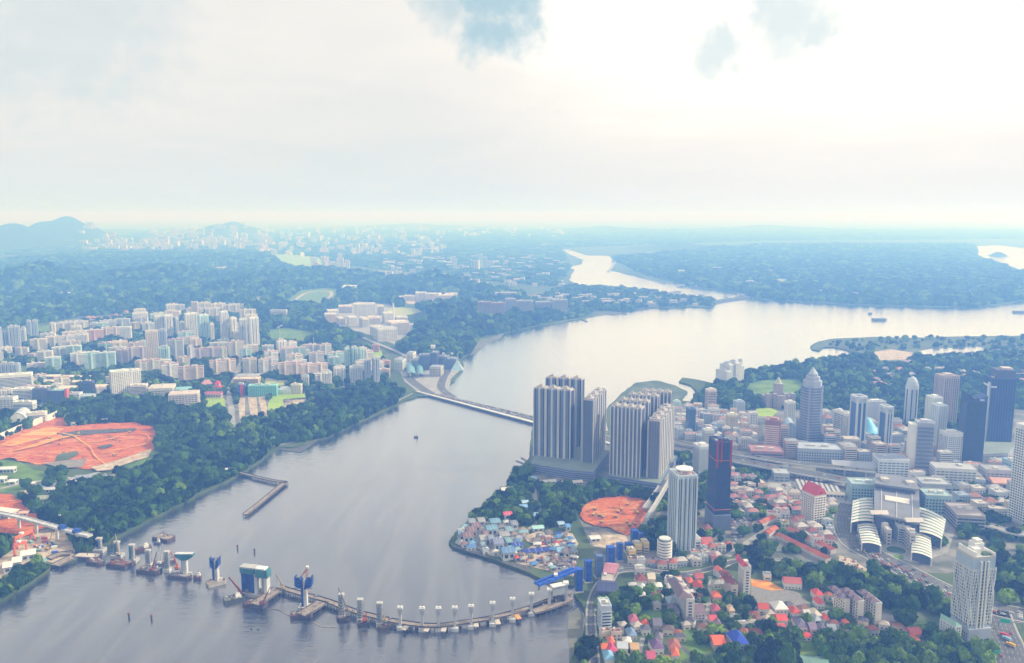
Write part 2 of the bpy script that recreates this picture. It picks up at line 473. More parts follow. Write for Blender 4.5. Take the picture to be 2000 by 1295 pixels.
COAST_R = [(1090, 486), (1112, 487), (1142, 497), (1205, 500), (1245, 498), (1290, 492), (1322, 494), (1245, 502), (1202, 513), (1188, 527), (1230, 536), (1300, 553), (1352, 551), (1345, 560), (1392, 565), (1442, 573), (1470, 583), (1502, 586), (1520, 581), (1545, 589),
           (1640, 594), (1700, 597), (1780, 598), (1850, 600), (1895, 597), (1900, 584), (1905, 584), (1912, 599), (1945, 597), (1980, 590), (2010, 588), (2500, 586)]
far_left = [(1092, 470), (1092, 423.4), (-900, 423.4), (-900, 600), (-800, 1330)]
cl = wobble(COAST_L, 2.0, 1)
LAND_L = cl + far_left
crr = wobble(COAST_R, 2.0, 2)
LAKE = [(2500, 545), (2030, 538), (1990, 531), (1965, 524), (1940, 514), (1915, 508), (1902, 502), (1912, 492), (1908, 480), (1950, 478), (2000, 484), (2500, 490)]
LAND_R = crr + LAKE + [(2500, 423.4), (1092, 423.4), (1090, 470)]
def land(name, px, z, material):
    pts = [G(x, y, z) for x, y in px]
    n = len(pts)
    b = MB()
    poly = [(p.x, p.y) for p in pts]
    b.prism(poly, -0.8, z)
    o = b.build(name, material)
    return structure(o)
land('ground_west_bank', LAND_L, 3.0, M_LAND)
land('ground_far_shore', LAND_R, 3.0, M_LAND)
COAST_J = [(1090, 1340), (1112, 1292), (1128, 1262), (1140, 1230), (1143, 1200), (1137, 1178), (1122, 1160), (1132, 1144), (1100, 1140), (1060, 1132), (1035, 1119), (1000, 1106), (960, 1091), (930, 1080), (905, 1075), (885, 1068), (876, 1058), (888, 1041), (920, 1011), (960, 975), (1000, 935),
           (1022, 908), (1034, 893), (1036, 860), (1040, 835), (1110, 842), (1160, 838), (1190, 842), (1185, 822), (1180, 802), (1210, 772), (1242, 747), (1282, 743), (1318, 752), (1343, 765), (1328, 782), (1348, 784), (1368, 779), (1362, 766), (1350, 752), (1326, 745), (1333, 737), (1365, 742), (1394, 748),
           (1398, 738), (1458, 727), (1490, 723), (1560, 713), (1600, 706), (1650, 700), (1692, 693), (1662, 686), (1632, 678), (1608, 678), (1600, 685), (1586, 682), (1582, 676), (1598, 667), (1622, 662), (1700, 658), (1780, 660), (1870, 657), (2050, 655), (2600, 652)]
LAND_J = wobble(COAST_J, 1.4, 3) + [(2900, 700), (2600, 1340)]
land('ground_east_bank', LAND_J, 3.0, M_LAND)
# island in the far lake
b = MB()
def dome(b, c, rx, ry, h, seed, n=18, rings=7, m=0, rough=0.25):
    r = random.Random(seed)
    vs, fs = [], []
    for j in range(rings):
        t = j / (rings - 1)
        for i in range(n):
            a = 6.2832 * i / n
            k = (1 - t) * (1 + rough * r.uniform(-1, 1) * (t > 0) * (1 - t))
            vs.append((c[0] + rx * k * math.cos(a), c[1] + ry * k * math.sin(a), c[2] + h * (math.cos(math.pi * (1 - t)) * 0.5 + 0.5) * (1 + rough * 0.3 * r.uniform(-1, 1))))
    for j in range(rings - 1):
        for i in range(n):
            fs.append((j * n + i, j * n + (i + 1) % n, (j + 1) * n + (i + 1) % n, (j + 1) * n + i))
    return b.add(vs, fs, m)
M_FARWOOD = ramp_mat('distant_forest', [(0.3, (0.018, 0.035, 0.016)), (0.55, (0.04, 0.07, 0.03)), (0.75, (0.07, 0.10, 0.045))], 0.01, 8, bump=8.0)
p = G(1950, 500, 0)
dome(b, (p.x, p.y, -0.3), 70 * 0.9 * 1.6, 120, 42, 5)
structure(b.build('islet', M_FARWOOD))
# hills: px foot centre, half width px, depth m, height from top row
HILLS = []
def hill(name, x, yb, yt, wpx, depth, seed, sq=1.0):
    c = G(x, yb, 2.0)
    h = HT(x, yb, yt)
    rx = wpx * MPX(yb)
    HILLS.append((c.x, c.y, rx, depth, h))
    b = MB()
    r = random.Random(seed)
    n, mrow = 40, 26
    vs, fs = [], []
    ph = [r.uniform(0, 6) for _ in range(6)]
    for j in range(mrow + 1):
        for i in range(n + 1):
            u, v = -1 + 2 * i / n, -1 + 2 * j / mrow
            vs.append((c.x + u * rx, c.y + v * depth, 2.0 + hill_h(u, v) * h))
    for j in range(mrow):
        for i in range(n):
            o = j * (n + 1) + i
            fs.append((o, o + 1, o + n + 2, o + n + 1))
    b.add(vs, fs)
    o = b.build(name, M_FARWOOD)
    for pl in o.data.polygons: pl.use_smooth = True
    return structure(o)
def hill_h(u, v):
    d = u * u + v * v
    if d >= 1: return -0.01
    k = (1 - d) ** 1.6
    return k * (1 + 0.16 * math.sin(5.1 * u + 2.3 * v + 1) + 0.12 * math.sin(9.7 * u - 4.1 * v + 2.2) + 0.08 * math.sin(17 * u + 8 * v)) / 1.1
hill('hill_ridge', 120, 478, 431, 120, 1500, 1)
hill('hill_ridge', 10, 486, 444, 150, 1500, 2)
hill('hill_ridge', 445, 464, 438, 90, 2500, 3)
hill('hill_ridge', -120, 480, 436, 160, 1500, 9)
hill('hill_ridge', 60, 560, 532, 190, 600, 4)
hill('hill_ridge', 300, 552, 533, 200, 700, 5)
hill('hill_ridge', 470, 570, 557, 110, 350, 6)
hill('hill_ridge', 600, 548, 536, 130, 500, 7)
hill('hill_ridge', 860, 622, 606, 100, 180, 8)
hill('hill_ridge', 850, 560, 545, 120, 400, 8)
hill('hill_ridge', 1180, 452, 443, 160, 3000, 10)
hill('hill_ridge', 1500, 450, 441, 200, 3000, 11)
hill('hill_ridge', 800, 446, 438, 220, 3500, 12)
hill('hill_ridge', 1330, 486, 475, 110, 900, 13)
def ground_z(x, y):
    z = 3.0
    for cx, cy, rx, ry, h in HILLS:
        u, v = (x - cx) / rx, (y - cy) / ry
        if u * u + v * v < 1: z = max(z, 2.0 + hill_h(u, v) * h)
    return z

# ============================================================ PATCHES OF GROUND AND ROADS
ROADS_PX = []                                     # (pixel line, half width px) kept free of trees
CLEAR_PX = []                                     # polygons in pixels kept free of forest trees
def patch(name, px, material, z=3.16, clear=True, kind='structure'):
    if clear: CLEAR_PX.append(px)
    return sheet(name, px, z, material, kind)
def in_poly(x, y, poly):
    c = np.zeros(np.shape(x), bool); n = len(poly); j = n - 1
    for i in range(n):
        xi, yi = poly[i]; xj, yj = poly[j]
        if yi != yj: c ^= ((yi > y) != (yj > y)) & (x < (xj - xi) * (y - yi) / (yj - yi) + xi)
        j = i
    return c
def rough_patch(name, px, material, z, cell, amp, seed, clear=True):
    """uneven dug ground inside a pixel polygon"""
    px = wobble(px + [px[0]], 3.5, seed + 40)[:-1]
    if clear: CLEAR_PX.append(px)
    P = [G(x, y, z) for x, y in px]
    poly = [(p.x, p.y) for p in P]
    x0, x1 = min(p[0] for p in poly), max(p[0] for p in poly); y0, y1 = min(p[1] for p in poly), max(p[1] for p in poly)
    nx, ny = int((x1 - x0) / cell) + 2, int((y1 - y0) / cell) + 2
    X, Y = np.meshgrid(x0 + np.arange(nx) * cell, y0 + np.arange(ny) * cell)
    r = np.random.default_rng(seed)
    Z = np.zeros_like(X)
    for k in range(9):
        a = r.uniform(0, 6.28); f = r.uniform(0.02, 0.16); Z += np.sin((X * math.cos(a) + Y * math.sin(a) * 1.6) * f + r.uniform(0, 6)) / (1 + f * 14)
    Z = z + amp * (0.5 + 0.5 * np.clip(Z / 2.2, -1, 1)) + r.uniform(0, 0.35, X.shape)
    keep = in_poly(X[:-1, :-1] + cell / 2, Y[:-1, :-1] + cell / 2, poly)
    vs = np.stack([X, Y, Z], -1).reshape(-1, 3)
    jj, ii = np.nonzero(keep)
    o = jj * nx + ii
    fs = np.stack([o, o + 1, o + nx + 1, o + nx], -1)
    used, inv = np.unique(fs, return_inverse=True)
    me = bpy.data.meshes.new(name)
    me.from_pydata(vs[used].tolist(), [], inv.reshape(fs.shape).tolist())
    me.materials.append(material)
    ob = bpy.data.objects.new(name, me); C.objects.link(ob)
    return structure(ob)
def road(name, px, width, z=3.25, material=None, lanes=0, clear=True, dividers=True):
    line = ribbon_pts(px, width, z)
    o = structure(ribbon_mb(line, 0, width).build(name, material or M_ASPH))
    if clear:
        for i in range(len(line) - 1):
            a, b_ = PX(line[i][0]), PX(line[i + 1][0])
            ROADS_PX.append((a, b_, width / 2 * 1.0))
    mk = mat((0.42, 0.42, 0.40), 0.8)
    if lanes:
        b = MB()
        for e_ in (-1, 1): ribbon_mb(line, e_ * (width / 2 - 0.6), 0.5, 0.05, 0.04, b)
        for k in range(1, lanes):
            for i in range(0, len(line) - 1, 2): ribbon_mb(line, -width / 2 + width * k / lanes, 0.35, 0.05, 0.04, b, 0, i, i + 2)
        structure(b.build('road_markings', mk))
        b = MB()
        for e_ in (-1, 1): ribbon_mb(line, e_ * (width / 2 + 0.5), 1.0, 0.14, 0.3, b)
        structure(b.build('kerb', mat((0.45, 0.44, 0.42))))
    return line
# town grounds
patch('town_ground', [(-60, 700), (60, 690), (110, 660), (110, 628), (260, 612), (340, 595), (470, 592), (510, 625), (520, 690), (600, 672), (720, 676), (750, 705), (760, 750), (690, 762), (600, 770), (520, 815), (440, 845), (440, 795), (380, 800), (290, 782), (140, 788), (60, 800), (-60, 830)], M_TOWN, 3.05, False)
patch('estate_woodland_lawn', [(518, 645), (560, 640), (620, 650), (590, 664), (525, 660)], M_GRASS)
patch('bright_field', [(401, 776), (438, 777), (440, 794), (403, 795)], M_LAWN)
patch('bright_field', [(536, 770), (600, 768), (602, 778), (560, 782), (548, 800), (520, 812), (524, 786)], M_LAWN)
patch('playing_field', [(512, 744), (562, 743), (556, 753), (520, 754)], M_DRY)
patch('car_park', [(465, 777), (479, 777), (478, 817), (468, 818)], M_SAND)
patch('car_park', [(484, 776), (501, 776), (504, 812), (490, 814)], M_SAND)
patch('car_park', [(504, 774), (516, 774), (526, 810), (512, 812)], M_SAND)
patch('lorry_yard', [(553, 780), (600, 776), (594, 790), (556, 798)], M_SAND)
patch('campus_ground', [(628, 612), (700, 588), (760, 594), (800, 612), (815, 640), (770, 672), (715, 652), (640, 632)], M_CONC)
patch('oval_lawn', [(754, 606), (780, 600), (815, 603), (834, 614), (828, 624), (800, 630), (780, 620)], M_DRY, 3.3)
patch('far_clearing', [(770, 582), (850, 572), (905, 580), (880, 592), (800, 594)], M_SAND)
patch('meadow', [(522, 498), (560, 496), (625, 503), (640, 518), (615, 531), (560, 522)], M_LAWN)
patch('racecourse_grass', [(552, 590), (590, 566), (640, 562), (672, 566), (648, 592), (600, 596)], M_GRASS)
b = MB(); ribbon_mb(ribbon_pts([(572, 589), (598, 572), (630, 568), (648, 572), (640, 584), (626, 591)], 14, 3.5), 0, 16, 0, 0.3, b); structure(b.build('racecourse_track', M_SAND))
patch('clearing', [(478, 582), (505, 578), (530, 586), (500, 590)], M_DRY)
patch('clearing', [(38, 540), (70, 533), (110, 534), (112, 545), (60, 548)], M_DRY)
patch('clearing', [(370, 528), (400, 526), (420, 522), (470, 518), (465, 526), (410, 533), (375, 536)], M_SAND)
patch('clearing', [(265, 536), (300, 534), (296, 543), (270, 543)], M_DRY)
patch('lawn', [(60, 640), (120, 632), (180, 634), (150, 642), (80, 648)], M_GRASS)
patch('park_lawn', [(36, 714), (55, 712), (58, 726), (40, 728)], M_GRASS)
patch('checkpoint_plaza', [(770, 700), (800, 690), (898, 706), (900, 722), (880, 740), (878, 770), (820, 768), (790, 745)], M_CONC)
patch('checkpoint_lawn', [(716, 684), (745, 684), (748, 698), (720, 700)], M_LAWN, 3.2)
patch('mud_flat', [(930, 664), (948, 655), (985, 652), (978, 660), (950, 672), (930, 690), (918, 694)], M_MUD, 0.5)
patch('mud_flat', [(1140, 621), (1160, 607), (1200, 607), (1226, 614), (1200, 613)], M_MUD, 0.5)
patch('rock_foreshore', [(534, 876), (560, 868), (600, 862), (625, 858), (606, 872), (588, 884), (556, 880)], M_ROCK, 0.7)
# red clay diggings
PIT = [(-60, 885), (0, 862), (35, 846), (80, 828), (112, 814), (130, 818), (133, 834), (180, 829), (265, 825), (300, 835), (308, 848), (300, 878), (285, 892), (250, 903), (222, 917), (170, 918), (95, 908), (60, 906), (20, 897), (-60, 905)]
rough_patch('clay_pit', PIT, M_CLAY, 3.1, 2.6, 2.6, 1)
patch('clay_pit_floor', [(0, 868), (40, 850), (95, 832), (125, 838), (108, 850), (60, 862), (20, 872)], M_CLAY2, 5.5)
patch('clay_pit_road', [(20, 882), (70, 866), (110, 850), (135, 848), (160, 850), (120, 856), (70, 872)], M_CLAY2, 5.75)
patch('pale_fill', [(178, 912), (225, 900), (262, 888), (296, 876), (290, 892), (240, 908), (215, 918), (190, 920)], M_SAND, 5.8)
patch('pit_pond', [(86, 905), (130, 898), (170, 896), (160, 912), (120, 914)], ramp_mat('silt_water', [(0.3, (0.16, 0.14, 0.10)), (0.7, (0.26, 0.22, 0.16))], 0.05, rough=0.25), 5.6)
patch('grass_slope', [(240, 908), (300, 880), (314, 885), (300, 900), (262, 915)], M_GRASS, 3.3)
patch('grass_slope', [(0, 898), (40, 902), (66, 918), (100, 922), (80, 940), (0, 930)], M_GRASS, 3.2)
rough_patch('clay_yard', [(-40, 968), (22, 966), (45, 985), (70, 1005), (95, 1030), (60, 1048), (0, 1040), (-40, 1042)], M_CLAY, 3.1, 2.2, 1.5, 2)
patch('works_yard', [(40, 1040), (96, 1034), (130, 1040), (150, 1068), (140, 1094), (105, 1100), (70, 1090), (20, 1124), (-30, 1140), (-30, 1110), (30, 1070)], M_SAND, 3.2)
patch('station_yard', [(-40, 940), (0, 935), (60, 950), (40, 960), (-40, 962)], M_GRASS, 3.1)
# grey rubble strips and a green silt basin in the pit
patch('rubble_strip', [(118, 846), (160, 840), (215, 838), (268, 836), (262, 842), (200, 846), (150, 850), (122, 852)], M_ROCK, 5.85)
patch('rubble_strip', [(190, 872), (215, 867), (222, 870), (200, 876)], M_ROCK, 5.9)
b = MB(); ribbon_mb(ribbon_pts([(122, 846), (142, 850), (160, 862), (176, 874), (186, 890), (206, 906)], 5, 5.95), 0, 3.2, 0, .3, b); structure(b.build('clay_track', M_CLAY2))
b = MB(); ribbon_mb(ribbon_pts([(150, 862), (190, 862), (230, 852), (268, 846), (290, 852), (284, 866), (240, 876), (196, 886)], 5, 5.93), 0, 2.8, 0, .3, b); structure(b.build('clay_track', M_CLAY2))
patch('silt_basin', [(112, 888), (150, 880), (154, 886), (136, 896), (108, 900)], M_SCRUB, 5.8)
# east bank
patch('town_ground', [(1300, 800), (1345, 786), (1380, 780), (1420, 770), (1600, 780), (1720, 790), (1960, 740), (2100, 740), (2100, 1060), (1850, 1120), (1640, 1110), (1500, 1090), (1420, 1085), (1290, 1110), (1200, 1110), (1160, 1080), (1130, 1010), (1040, 935), (1036, 900), (1045, 842), (1190, 850)], M_TOWN, 3.05, False)
patch('reclaimed_land', [(1184, 803), (1212, 773), (1243, 749), (1282, 745), (1318, 754), (1340, 766), (1322, 784), (1240, 800), (1190, 815)], M_SCRUB, 3.12)
patch('spit_scrub', [(1586, 681), (1600, 668), (1622, 664), (1700, 660), (1780, 662), (1870, 659), (2050, 657), (2050, 690), (1930, 676), (1800, 686), (1780, 700), (1700, 694), (1664, 684), (1632, 676)], M_SCRUB, 3.12, False)
patch('pond', [(1795, 686), (1820, 681), (1860, 680), (1905, 677), (1925, 679), (1922, 687), (1880, 690), (1845, 691), (1818, 696), (1802, 692)], M_WATER, 3.3)
patch('palace_lawn', [(1455, 752), (1480, 744), (1500, 742), (1560, 740), (1580, 760), (1530, 772), (1470, 768)], M_GRASS, 3.2)
patch('civic_lawn', [(1476, 798), (1500, 795), (1520, 803), (1508, 814), (1478, 812)], M_LAWN, 3.2)
patch('sand_works', [(1700, 688), (1740, 682), (1790, 690), (1770, 702), (1720, 704)], M_SAND, 3.2)
rough_patch('clay_site', [(1126, 1004), (1138, 994), (1158, 978), (1180, 973), (1225, 971), (1258, 976), (1273, 986), (1263, 1006), (1255, 1022), (1240, 1040), (1222, 1046), (1195, 1034), (1160, 1028), (1140, 1018)], M_CLAY, 3.1, 1.8, 3.2, 3)
patch('sand_yard', [(1154, 1040), (1180, 1038), (1222, 1046), (1228, 1060), (1190, 1072), (1158, 1066)], M_SAND, 3.15)
rough_patch('sand_pit', [(1030, 1046), (1052, 1040), (1078, 1044), (1070, 1058), (1040, 1064), (1028, 1058)], M_SAND, 3.12, 1.6, 1.5, 4)
patch('builders_yard', [(1005, 1090), (1060, 1050), (1100, 1040), (1118, 1060), (1126, 1100), (1120, 1126), (1060, 1112), (1008, 1100)], M_SAND, 3.12)
patch('dormitory_ground', [(888, 1060), (920, 1018), (985, 1020), (1026, 1040), (1008, 1090), (960, 1086), (905, 1070)], M_CONC, 3.14)
patch('seawall', [(884, 1067), (905, 1063), (935, 1072), (968, 1092), (1035, 1106), (1036, 1118), (1000, 1106), (960, 1091), (905, 1075)], M_ROCK, 3.2)
patch('sand_track', [(1092, 1070), (1108, 1040), (1118, 1042), (1130, 1062), (1122, 1072), (1112, 1060), (1100, 1080)], M_SAND, 3.2)
patch('gravel_lot', [(1466, 1140), (1508, 1142), (1560, 1158), (1582, 1178), (1586, 1196), (1530, 1192), (1468, 1180)], ramp_mat('grey_gravel', [(0.3, (0.17, 0.165, 0.16)), (0.7, (0.28, 0.27, 0.26))], 0.3, 6), 3.15)
patch('sand_bund', [(1466, 1130), (1500, 1134), (1532, 1152), (1505, 1153), (1468, 1144)], M_CLAY2, 3.2)
patch('gravel_lot', [(1712, 1190), (1770, 1196), (1778, 1214), (1770, 1232), (1740, 1228), (1716, 1222)], M_ASPH, 3.15)
patch('car_park', [(1424, 1018), (1446, 1010), (1472, 1016), (1462, 1040), (1432, 1064)], M_ASPH, 3.2)
patch('sand_car_park', [(1638, 1084), (1660, 1090), (1694, 1112), (1688, 1118), (1640, 1108)], M_SAND, 3.2)
patch('station_plaza', [(1648, 985), (1700, 925), (1860, 950), (1880, 1000), (1850, 1080), (1790, 1100), (1700, 1075), (1655, 1040)], M_CONC, 3.15)
patch('bus_terminal_ground', [(1500, 930), (1560, 930), (1650, 945), (1650, 985), (1560, 980), (1500, 965)], M_CONC, 3.15)
patch('lawn', [(1742, 1078), (1760, 1076), (1766, 1092), (1750, 1094)], M_GRASS, 3.3)
for i_, px_ in enumerate([[(1250, 1190), (1290, 1192), (1300, 1230), (1256, 1236)], [(1300, 1232), (1380, 1230), (1400, 1270), (1330, 1290)], [(1160, 1242), (1200, 1242), (1204, 1262), (1162, 1262)], [(1384, 1130), (1410, 1130), (1412, 1158), (1388, 1160)], [(1690, 1226), (1716, 1228), (1712, 1246), (1690, 1246)], [(1555, 1256), (1590, 1250), (1600, 1280), (1556, 1284)]]):
    patch('garden_lawn', px_, M_GRASS, 3.16)
patch('mud_shore', [(1112, 1290), (1128, 1262), (1138, 1232), (1140, 1206), (1130, 1186), (1112, 1200), (1108, 1235), (1112, 1262)], M_MUD, 0.3)
# roads
road('coast_road', [(1162, 1310), (1158, 1262), (1154, 1215), (1158, 1170), (1176, 1136), (1206, 1116), (1250, 1112), (1290, 1117), (1340, 1120), (1400, 1108), (1440, 1095), (1500, 1100), (1560, 1108), (1640, 1112)], 9, 3.3, None, 2)
EXP = road('expressway', [(1664, 985), (1652, 1020), (1668, 1058), (1712, 1086), (1765, 1112), (1822, 1142), (1880, 1168), (1950, 1190), (2030, 1208)], 34, 3.35, None, 8)
HWY = road('city_highway', [(1940, 1190), (1952, 1225), (1968, 1262), (1985, 1310)], 30, 3.35, None, 7)
road('service_road', [(1044, 942), (1046, 975), (1056, 1000), (1048, 1020), (1030, 1036)], 6, 3.3, M_CONC)
road('estate_road', [(0, 712), (50, 697), (104, 682)], 18, 3.3, M_CONC)
road('pit_road', [(-30, 962), (40, 945), (90, 938), (150, 932), (195, 922)], 9, 3.35, M_CONC)
road('haul_road', [(45, 958), (62, 975), (90, 1006), (105, 1030)], 7, 3.4, M_SAND)
road('estate_road', [(-20, 748), (60, 742), (120, 736), (200, 738), (300, 744), (380, 738), (450, 732), (530, 742)], 12, 3.3, M_CONC)
road('estate_road', [(455, 846), (452, 800), (448, 760), (462, 735), (470, 700), (468, 670)], 12, 3.32, M_CONC)
road('estate_road', [(110, 690), (200, 668), (290, 668), (400, 674), (520, 694), (600, 690), (690, 700), (750, 716)], 10, 3.34, M_ASPH)
RAIL = road('railway_viaduct_road', [(690, 650), (720, 664), (760, 680), (800, 698)], 14, 6.0, M_CONC, 0)
road('slip_road', [(706, 666), (745, 684), (785, 704)], 8, 3.4, M_ASPH)
CHKRD = road('checkpoint_road', [(884, 776), (862, 758), (866, 738), (876, 722)], 22, 3.4, M_ASPH, 5)
road('checkpoint_road', [(845, 772), (812, 750), (795, 735)], 26, 3.4, M_ASPH, 6)
road('city_street', [(1372, 900), (1350, 950), (1340, 1000), (1390, 1010), (1400, 960), (1408, 905)], 9, 3.3)
road('city_street', [(1420, 1086), (1470, 1052), (1508, 1030), (1545, 1015)], 8, 3.3, M_CONC)
road('city_street', [(1470, 900), (1486, 860), (1478, 820), (1450, 800)], 10, 3.3)
road('shore_seawall', [(533, 872), (600, 856), (660, 836), (720, 810), (770, 786), (806, 768)], 5, 3.6, M_CONC)
road('back_lane', [(1236, 1180), (1300, 1180), (1380, 1180), (1470, 1186), (1560, 1198)], 4.5, 3.3, M_CONC)
road('back_lane', [(1387, 1125), (1384, 1180), (1376, 1222)], 4.5, 3.32, M_CONC)
road('back_lane', [(1318, 1255), (1338, 1268), (1350, 1284), (1352, 1300)], 5, 3.3, M_ASPH)
road('back_lane', [(1254, 1300), (1250, 1270), (1256, 1246)], 5, 3.34, M_CONC)
road('back_lane', [(1640, 1216), (1700, 1230), (1740, 1240), (1765, 1258)], 5, 3.3, M_CONC)
# elevated highways through the city
def viaduct(name, label, px, width, z, material=None):
    line = ribbon_pts(px, width, z)
    root = thing(name, label, 'viaduct', line[len(line) // 2][0] * 1.0)
    off = -root.location
    def sh(b): b.v = [(v[0] + off.x, v[1] + off.y, v[2] + off.z) for v in b.v]; return b
    sh(ribbon_mb(line, 0, width, 0, 1.6)).build('deck', material or M_ASPH, root)
    for e_ in (-1, 1): sh(ribbon_mb(line, e_ * (width / 2), 0.6, 1.1, 2.4)).build('parapet', mat((0.52, 0.53, 0.55)), root)
    b = MB()
    for i in range(4, len(line) - 2, 6):
        p = line[i][0]; b.box(p.x, p.y, 0, 2.6, 2.6, z - 1.6)
    sh(b).build('columns', mat((0.45, 0.45, 0.46)), root, 'stuff')
    for i in range(len(line) - 1): ROADS_PX.append((PX(line[i][0]), PX(line[i + 1][0]), width / 2))
    return line
VIA = [viaduct('elevated_highway', 'long elevated highway sweeping before the city square podium', [(1312, 872), (1370, 884), (1440, 899), (1520, 914), (1600, 928), (1680, 944)], 26, 14),
       viaduct('elevated_highway', 'upper elevated highway behind the dark tower with red edges', [(1318, 862), (1400, 878), (1480, 893), (1560, 905), (1650, 914), (1710, 920)], 18, 18),
       viaduct('elevated_ramp', 'curved ramp climbing beside the twin cluster towers', [(1312, 905), (1300, 935), (1282, 965), (1262, 992)], 10, 14, M_CONC),
       viaduct('elevated_ramp', 'wide curved ramp at the right frame edge', [(1905, 1020), (1940, 1028), (1980, 1040), (2030, 1046)], 14, 12, M_CONC),
       viaduct('railway_viaduct', 'white ramp bridge above the wooded strip', [(1512, 1094), (1560, 1102), (1600, 1109), (1640, 1120)], 6, 8, M_CONC)]
# causeway
def causeway():
    S = [(806, 764), (1040, 827), (1125, 850), (1200, 872)]; Nn = [(872, 773), (1040, 812), (1125, 833), (1200, 856)]
    root = thing('causeway', 'straight causeway crossing the strait with a white pipe along it', 'causeway', G(960, 805, 0))
    o = root.location
    def P(q, z): v = G(q[0], q[1], z); return (v.x - o.x, v.y - o.y)
    MB().prism([P(q, 3) for q in S] + [P(q, 3) for q in reversed(Nn)], -0.5, 4.0).build('embankment', M_ROCK, root)
    def strip(t0, t1, z0, z1, nm, mm):
        a = [P((s[0] + (n[0] - s[0]) * t0, s[1] + (n[1] - s[1]) * t0), 4) for s, n in zip(S, Nn)]
        c = [P((s[0] + (n[0] - s[0]) * t1, s[1] + (n[1] - s[1]) * t1), 4) for s, n in zip(S, Nn)]
        MB().prism(a + list(reversed(c)), z0, z1).build(nm, mm, root)
    strip(0.36, 0.92, 4.0, 4.3, 'roadway', M_ASPH)
    strip(0.06, 0.20, 3.9, 5.6, 'water_pipe', mat((0.78, 0.78, 0.76), 0.4))
    strip(0.28, 0.32, 3.9, 5.0, 'median_wall', mat((0.5, 0.5, 0.5)))
    strip(0.95, 1.0, 3.9, 4.9, 'parapet', mat((0.55, 0.55, 0.55)))
    strip(0.63, 0.645, 4.0, 4.9, 'median_wall', mat((0.5, 0.5, 0.5)))
    return S, Nn
CW = causeway()
# dam across the reservoir mouth
b = MB(); ribbon_mb(ribbon_pts([(1386, 590), (1420, 584), (1462, 579)], 30, 8), 0, 40, 0, 9, b)
o = b.build('reservoir_dam', M_ROCK); tag(o, 'low dam closing the reservoir mouth', 'dam')
# jetty in the reservoir
b = MB(); ribbon_mb(ribbon_pts([(1188, 530), (1202, 512)], 10, 4), 0, 22, 0, 4, b); o = b.build('reservoir_bund', M_CONC); tag(o, 'thin bund along the reservoir bank', 'bund')
b = MB(); ribbon_mb(ribbon_pts([(1220, 532), (1260, 543), (1298, 555)], 10, 3), 0, 14, 0, 3, b); o = b.build('floating_pipe', M_CONC); tag(o, 'long floating line across the reservoir', 'pipeline')
for i_, (a_, c_) in enumerate((((1131, 620), (1146, 628)), ((1160, 608), (1198, 615)), ((1172, 607), (1224, 614)))):
    b = MB(); ribbon_mb(ribbon_pts([a_, c_], 5, 2), 0, 8, 0, 2.5, b); o = b.build('small_jetty', M_ROCK); tag(o, ('short dark jetty before the wooded shore', 'thin jetty beside the mud spit', 'long low breakwater at the mud spit')[i_], 'jetty')
# lot fences of the clay pit
def hoarding(label, px, h, col, z=3.2):
    line = ribbon_pts(px, 1, z)
    o = line[0][0].copy()
    t = thing('hoarding', label, 'hoarding', o)
    for i in range(0, len(line) - 1):
        a, c = line[i][0] - o, line[i + 1][0] - o
        b = MB(); d = (c - a).to_2d(); L_ = d.length
        b.box((a.x + c.x) / 2, (a.y + c.y) / 2, 0, L_ * 0.985, 1.2, h, math.atan2(d.y, d.x)); b.build('panel', mat(col, 0.5), t)
hoarding('long white hoarding along the clay pit beside the campus', [(-40, 872), (0, 860), (50, 838), (100, 820), (114, 812)], 13, (0.78, 0.76, 0.72))
hoarding('grey hoarding around the far rim of the clay pit', [(114, 812), (130, 814), (132, 832), (180, 827), (265, 822), (296, 830), (309, 842)], 8, (0.52, 0.54, 0.56))

# pale clearings on the far shore and in the far plain
for i_, (x_, y_, w_, h_, m_) in enumerate(((1270, 494, 22, 2.5, M_SAND), (1320, 510, 14, 2.2, M_SAND), (1385, 509, 40, 2.4, M_SAND), (1345, 486, 16, 1.8, M_SAND), (1550, 508, 22, 3, M_CLAY2), (1580, 510, 18, 4, M_DRY), (1510, 529, 26, 4, M_CLAY2), (1525, 548, 28, 8, M_DRY), (1610, 568, 24, 5, M_CLAY2), (1650, 572, 40, 4, M_SAND), (1690, 573, 26, 3, M_CLAY2), (1330, 530, 24, 7, M_DRY), (1400, 524, 30, 6, M_DRY), (1795, 524, 18, 3, M_SAND), (1790, 552, 22, 3, M_SAND), (1750, 545, 16, 3, M_SAND), (1450, 488, 26, 1.6, M_SAND), (1440, 552, 60, 5, M_GRASS), (1880, 572, 40, 4, M_GRASS), (1640, 520, 30, 3, M_GRASS), (1080, 478, 40, 2, M_SAND), (960, 520, 40, 3, M_DRY), (1010, 545, 30, 3, M_SAND), (880, 512, 30, 3, M_SAND))):
    r_ = random.Random(i_); patch('far_clearing', [(x_ + w_ * math.cos(a_ * .785) * r_.uniform(.6, 1.1), y_ + h_ * .55 * math.sin(a_ * .785) * r_.uniform(.6, 1.1)) for a_ in range(8)], m_, 3.2)

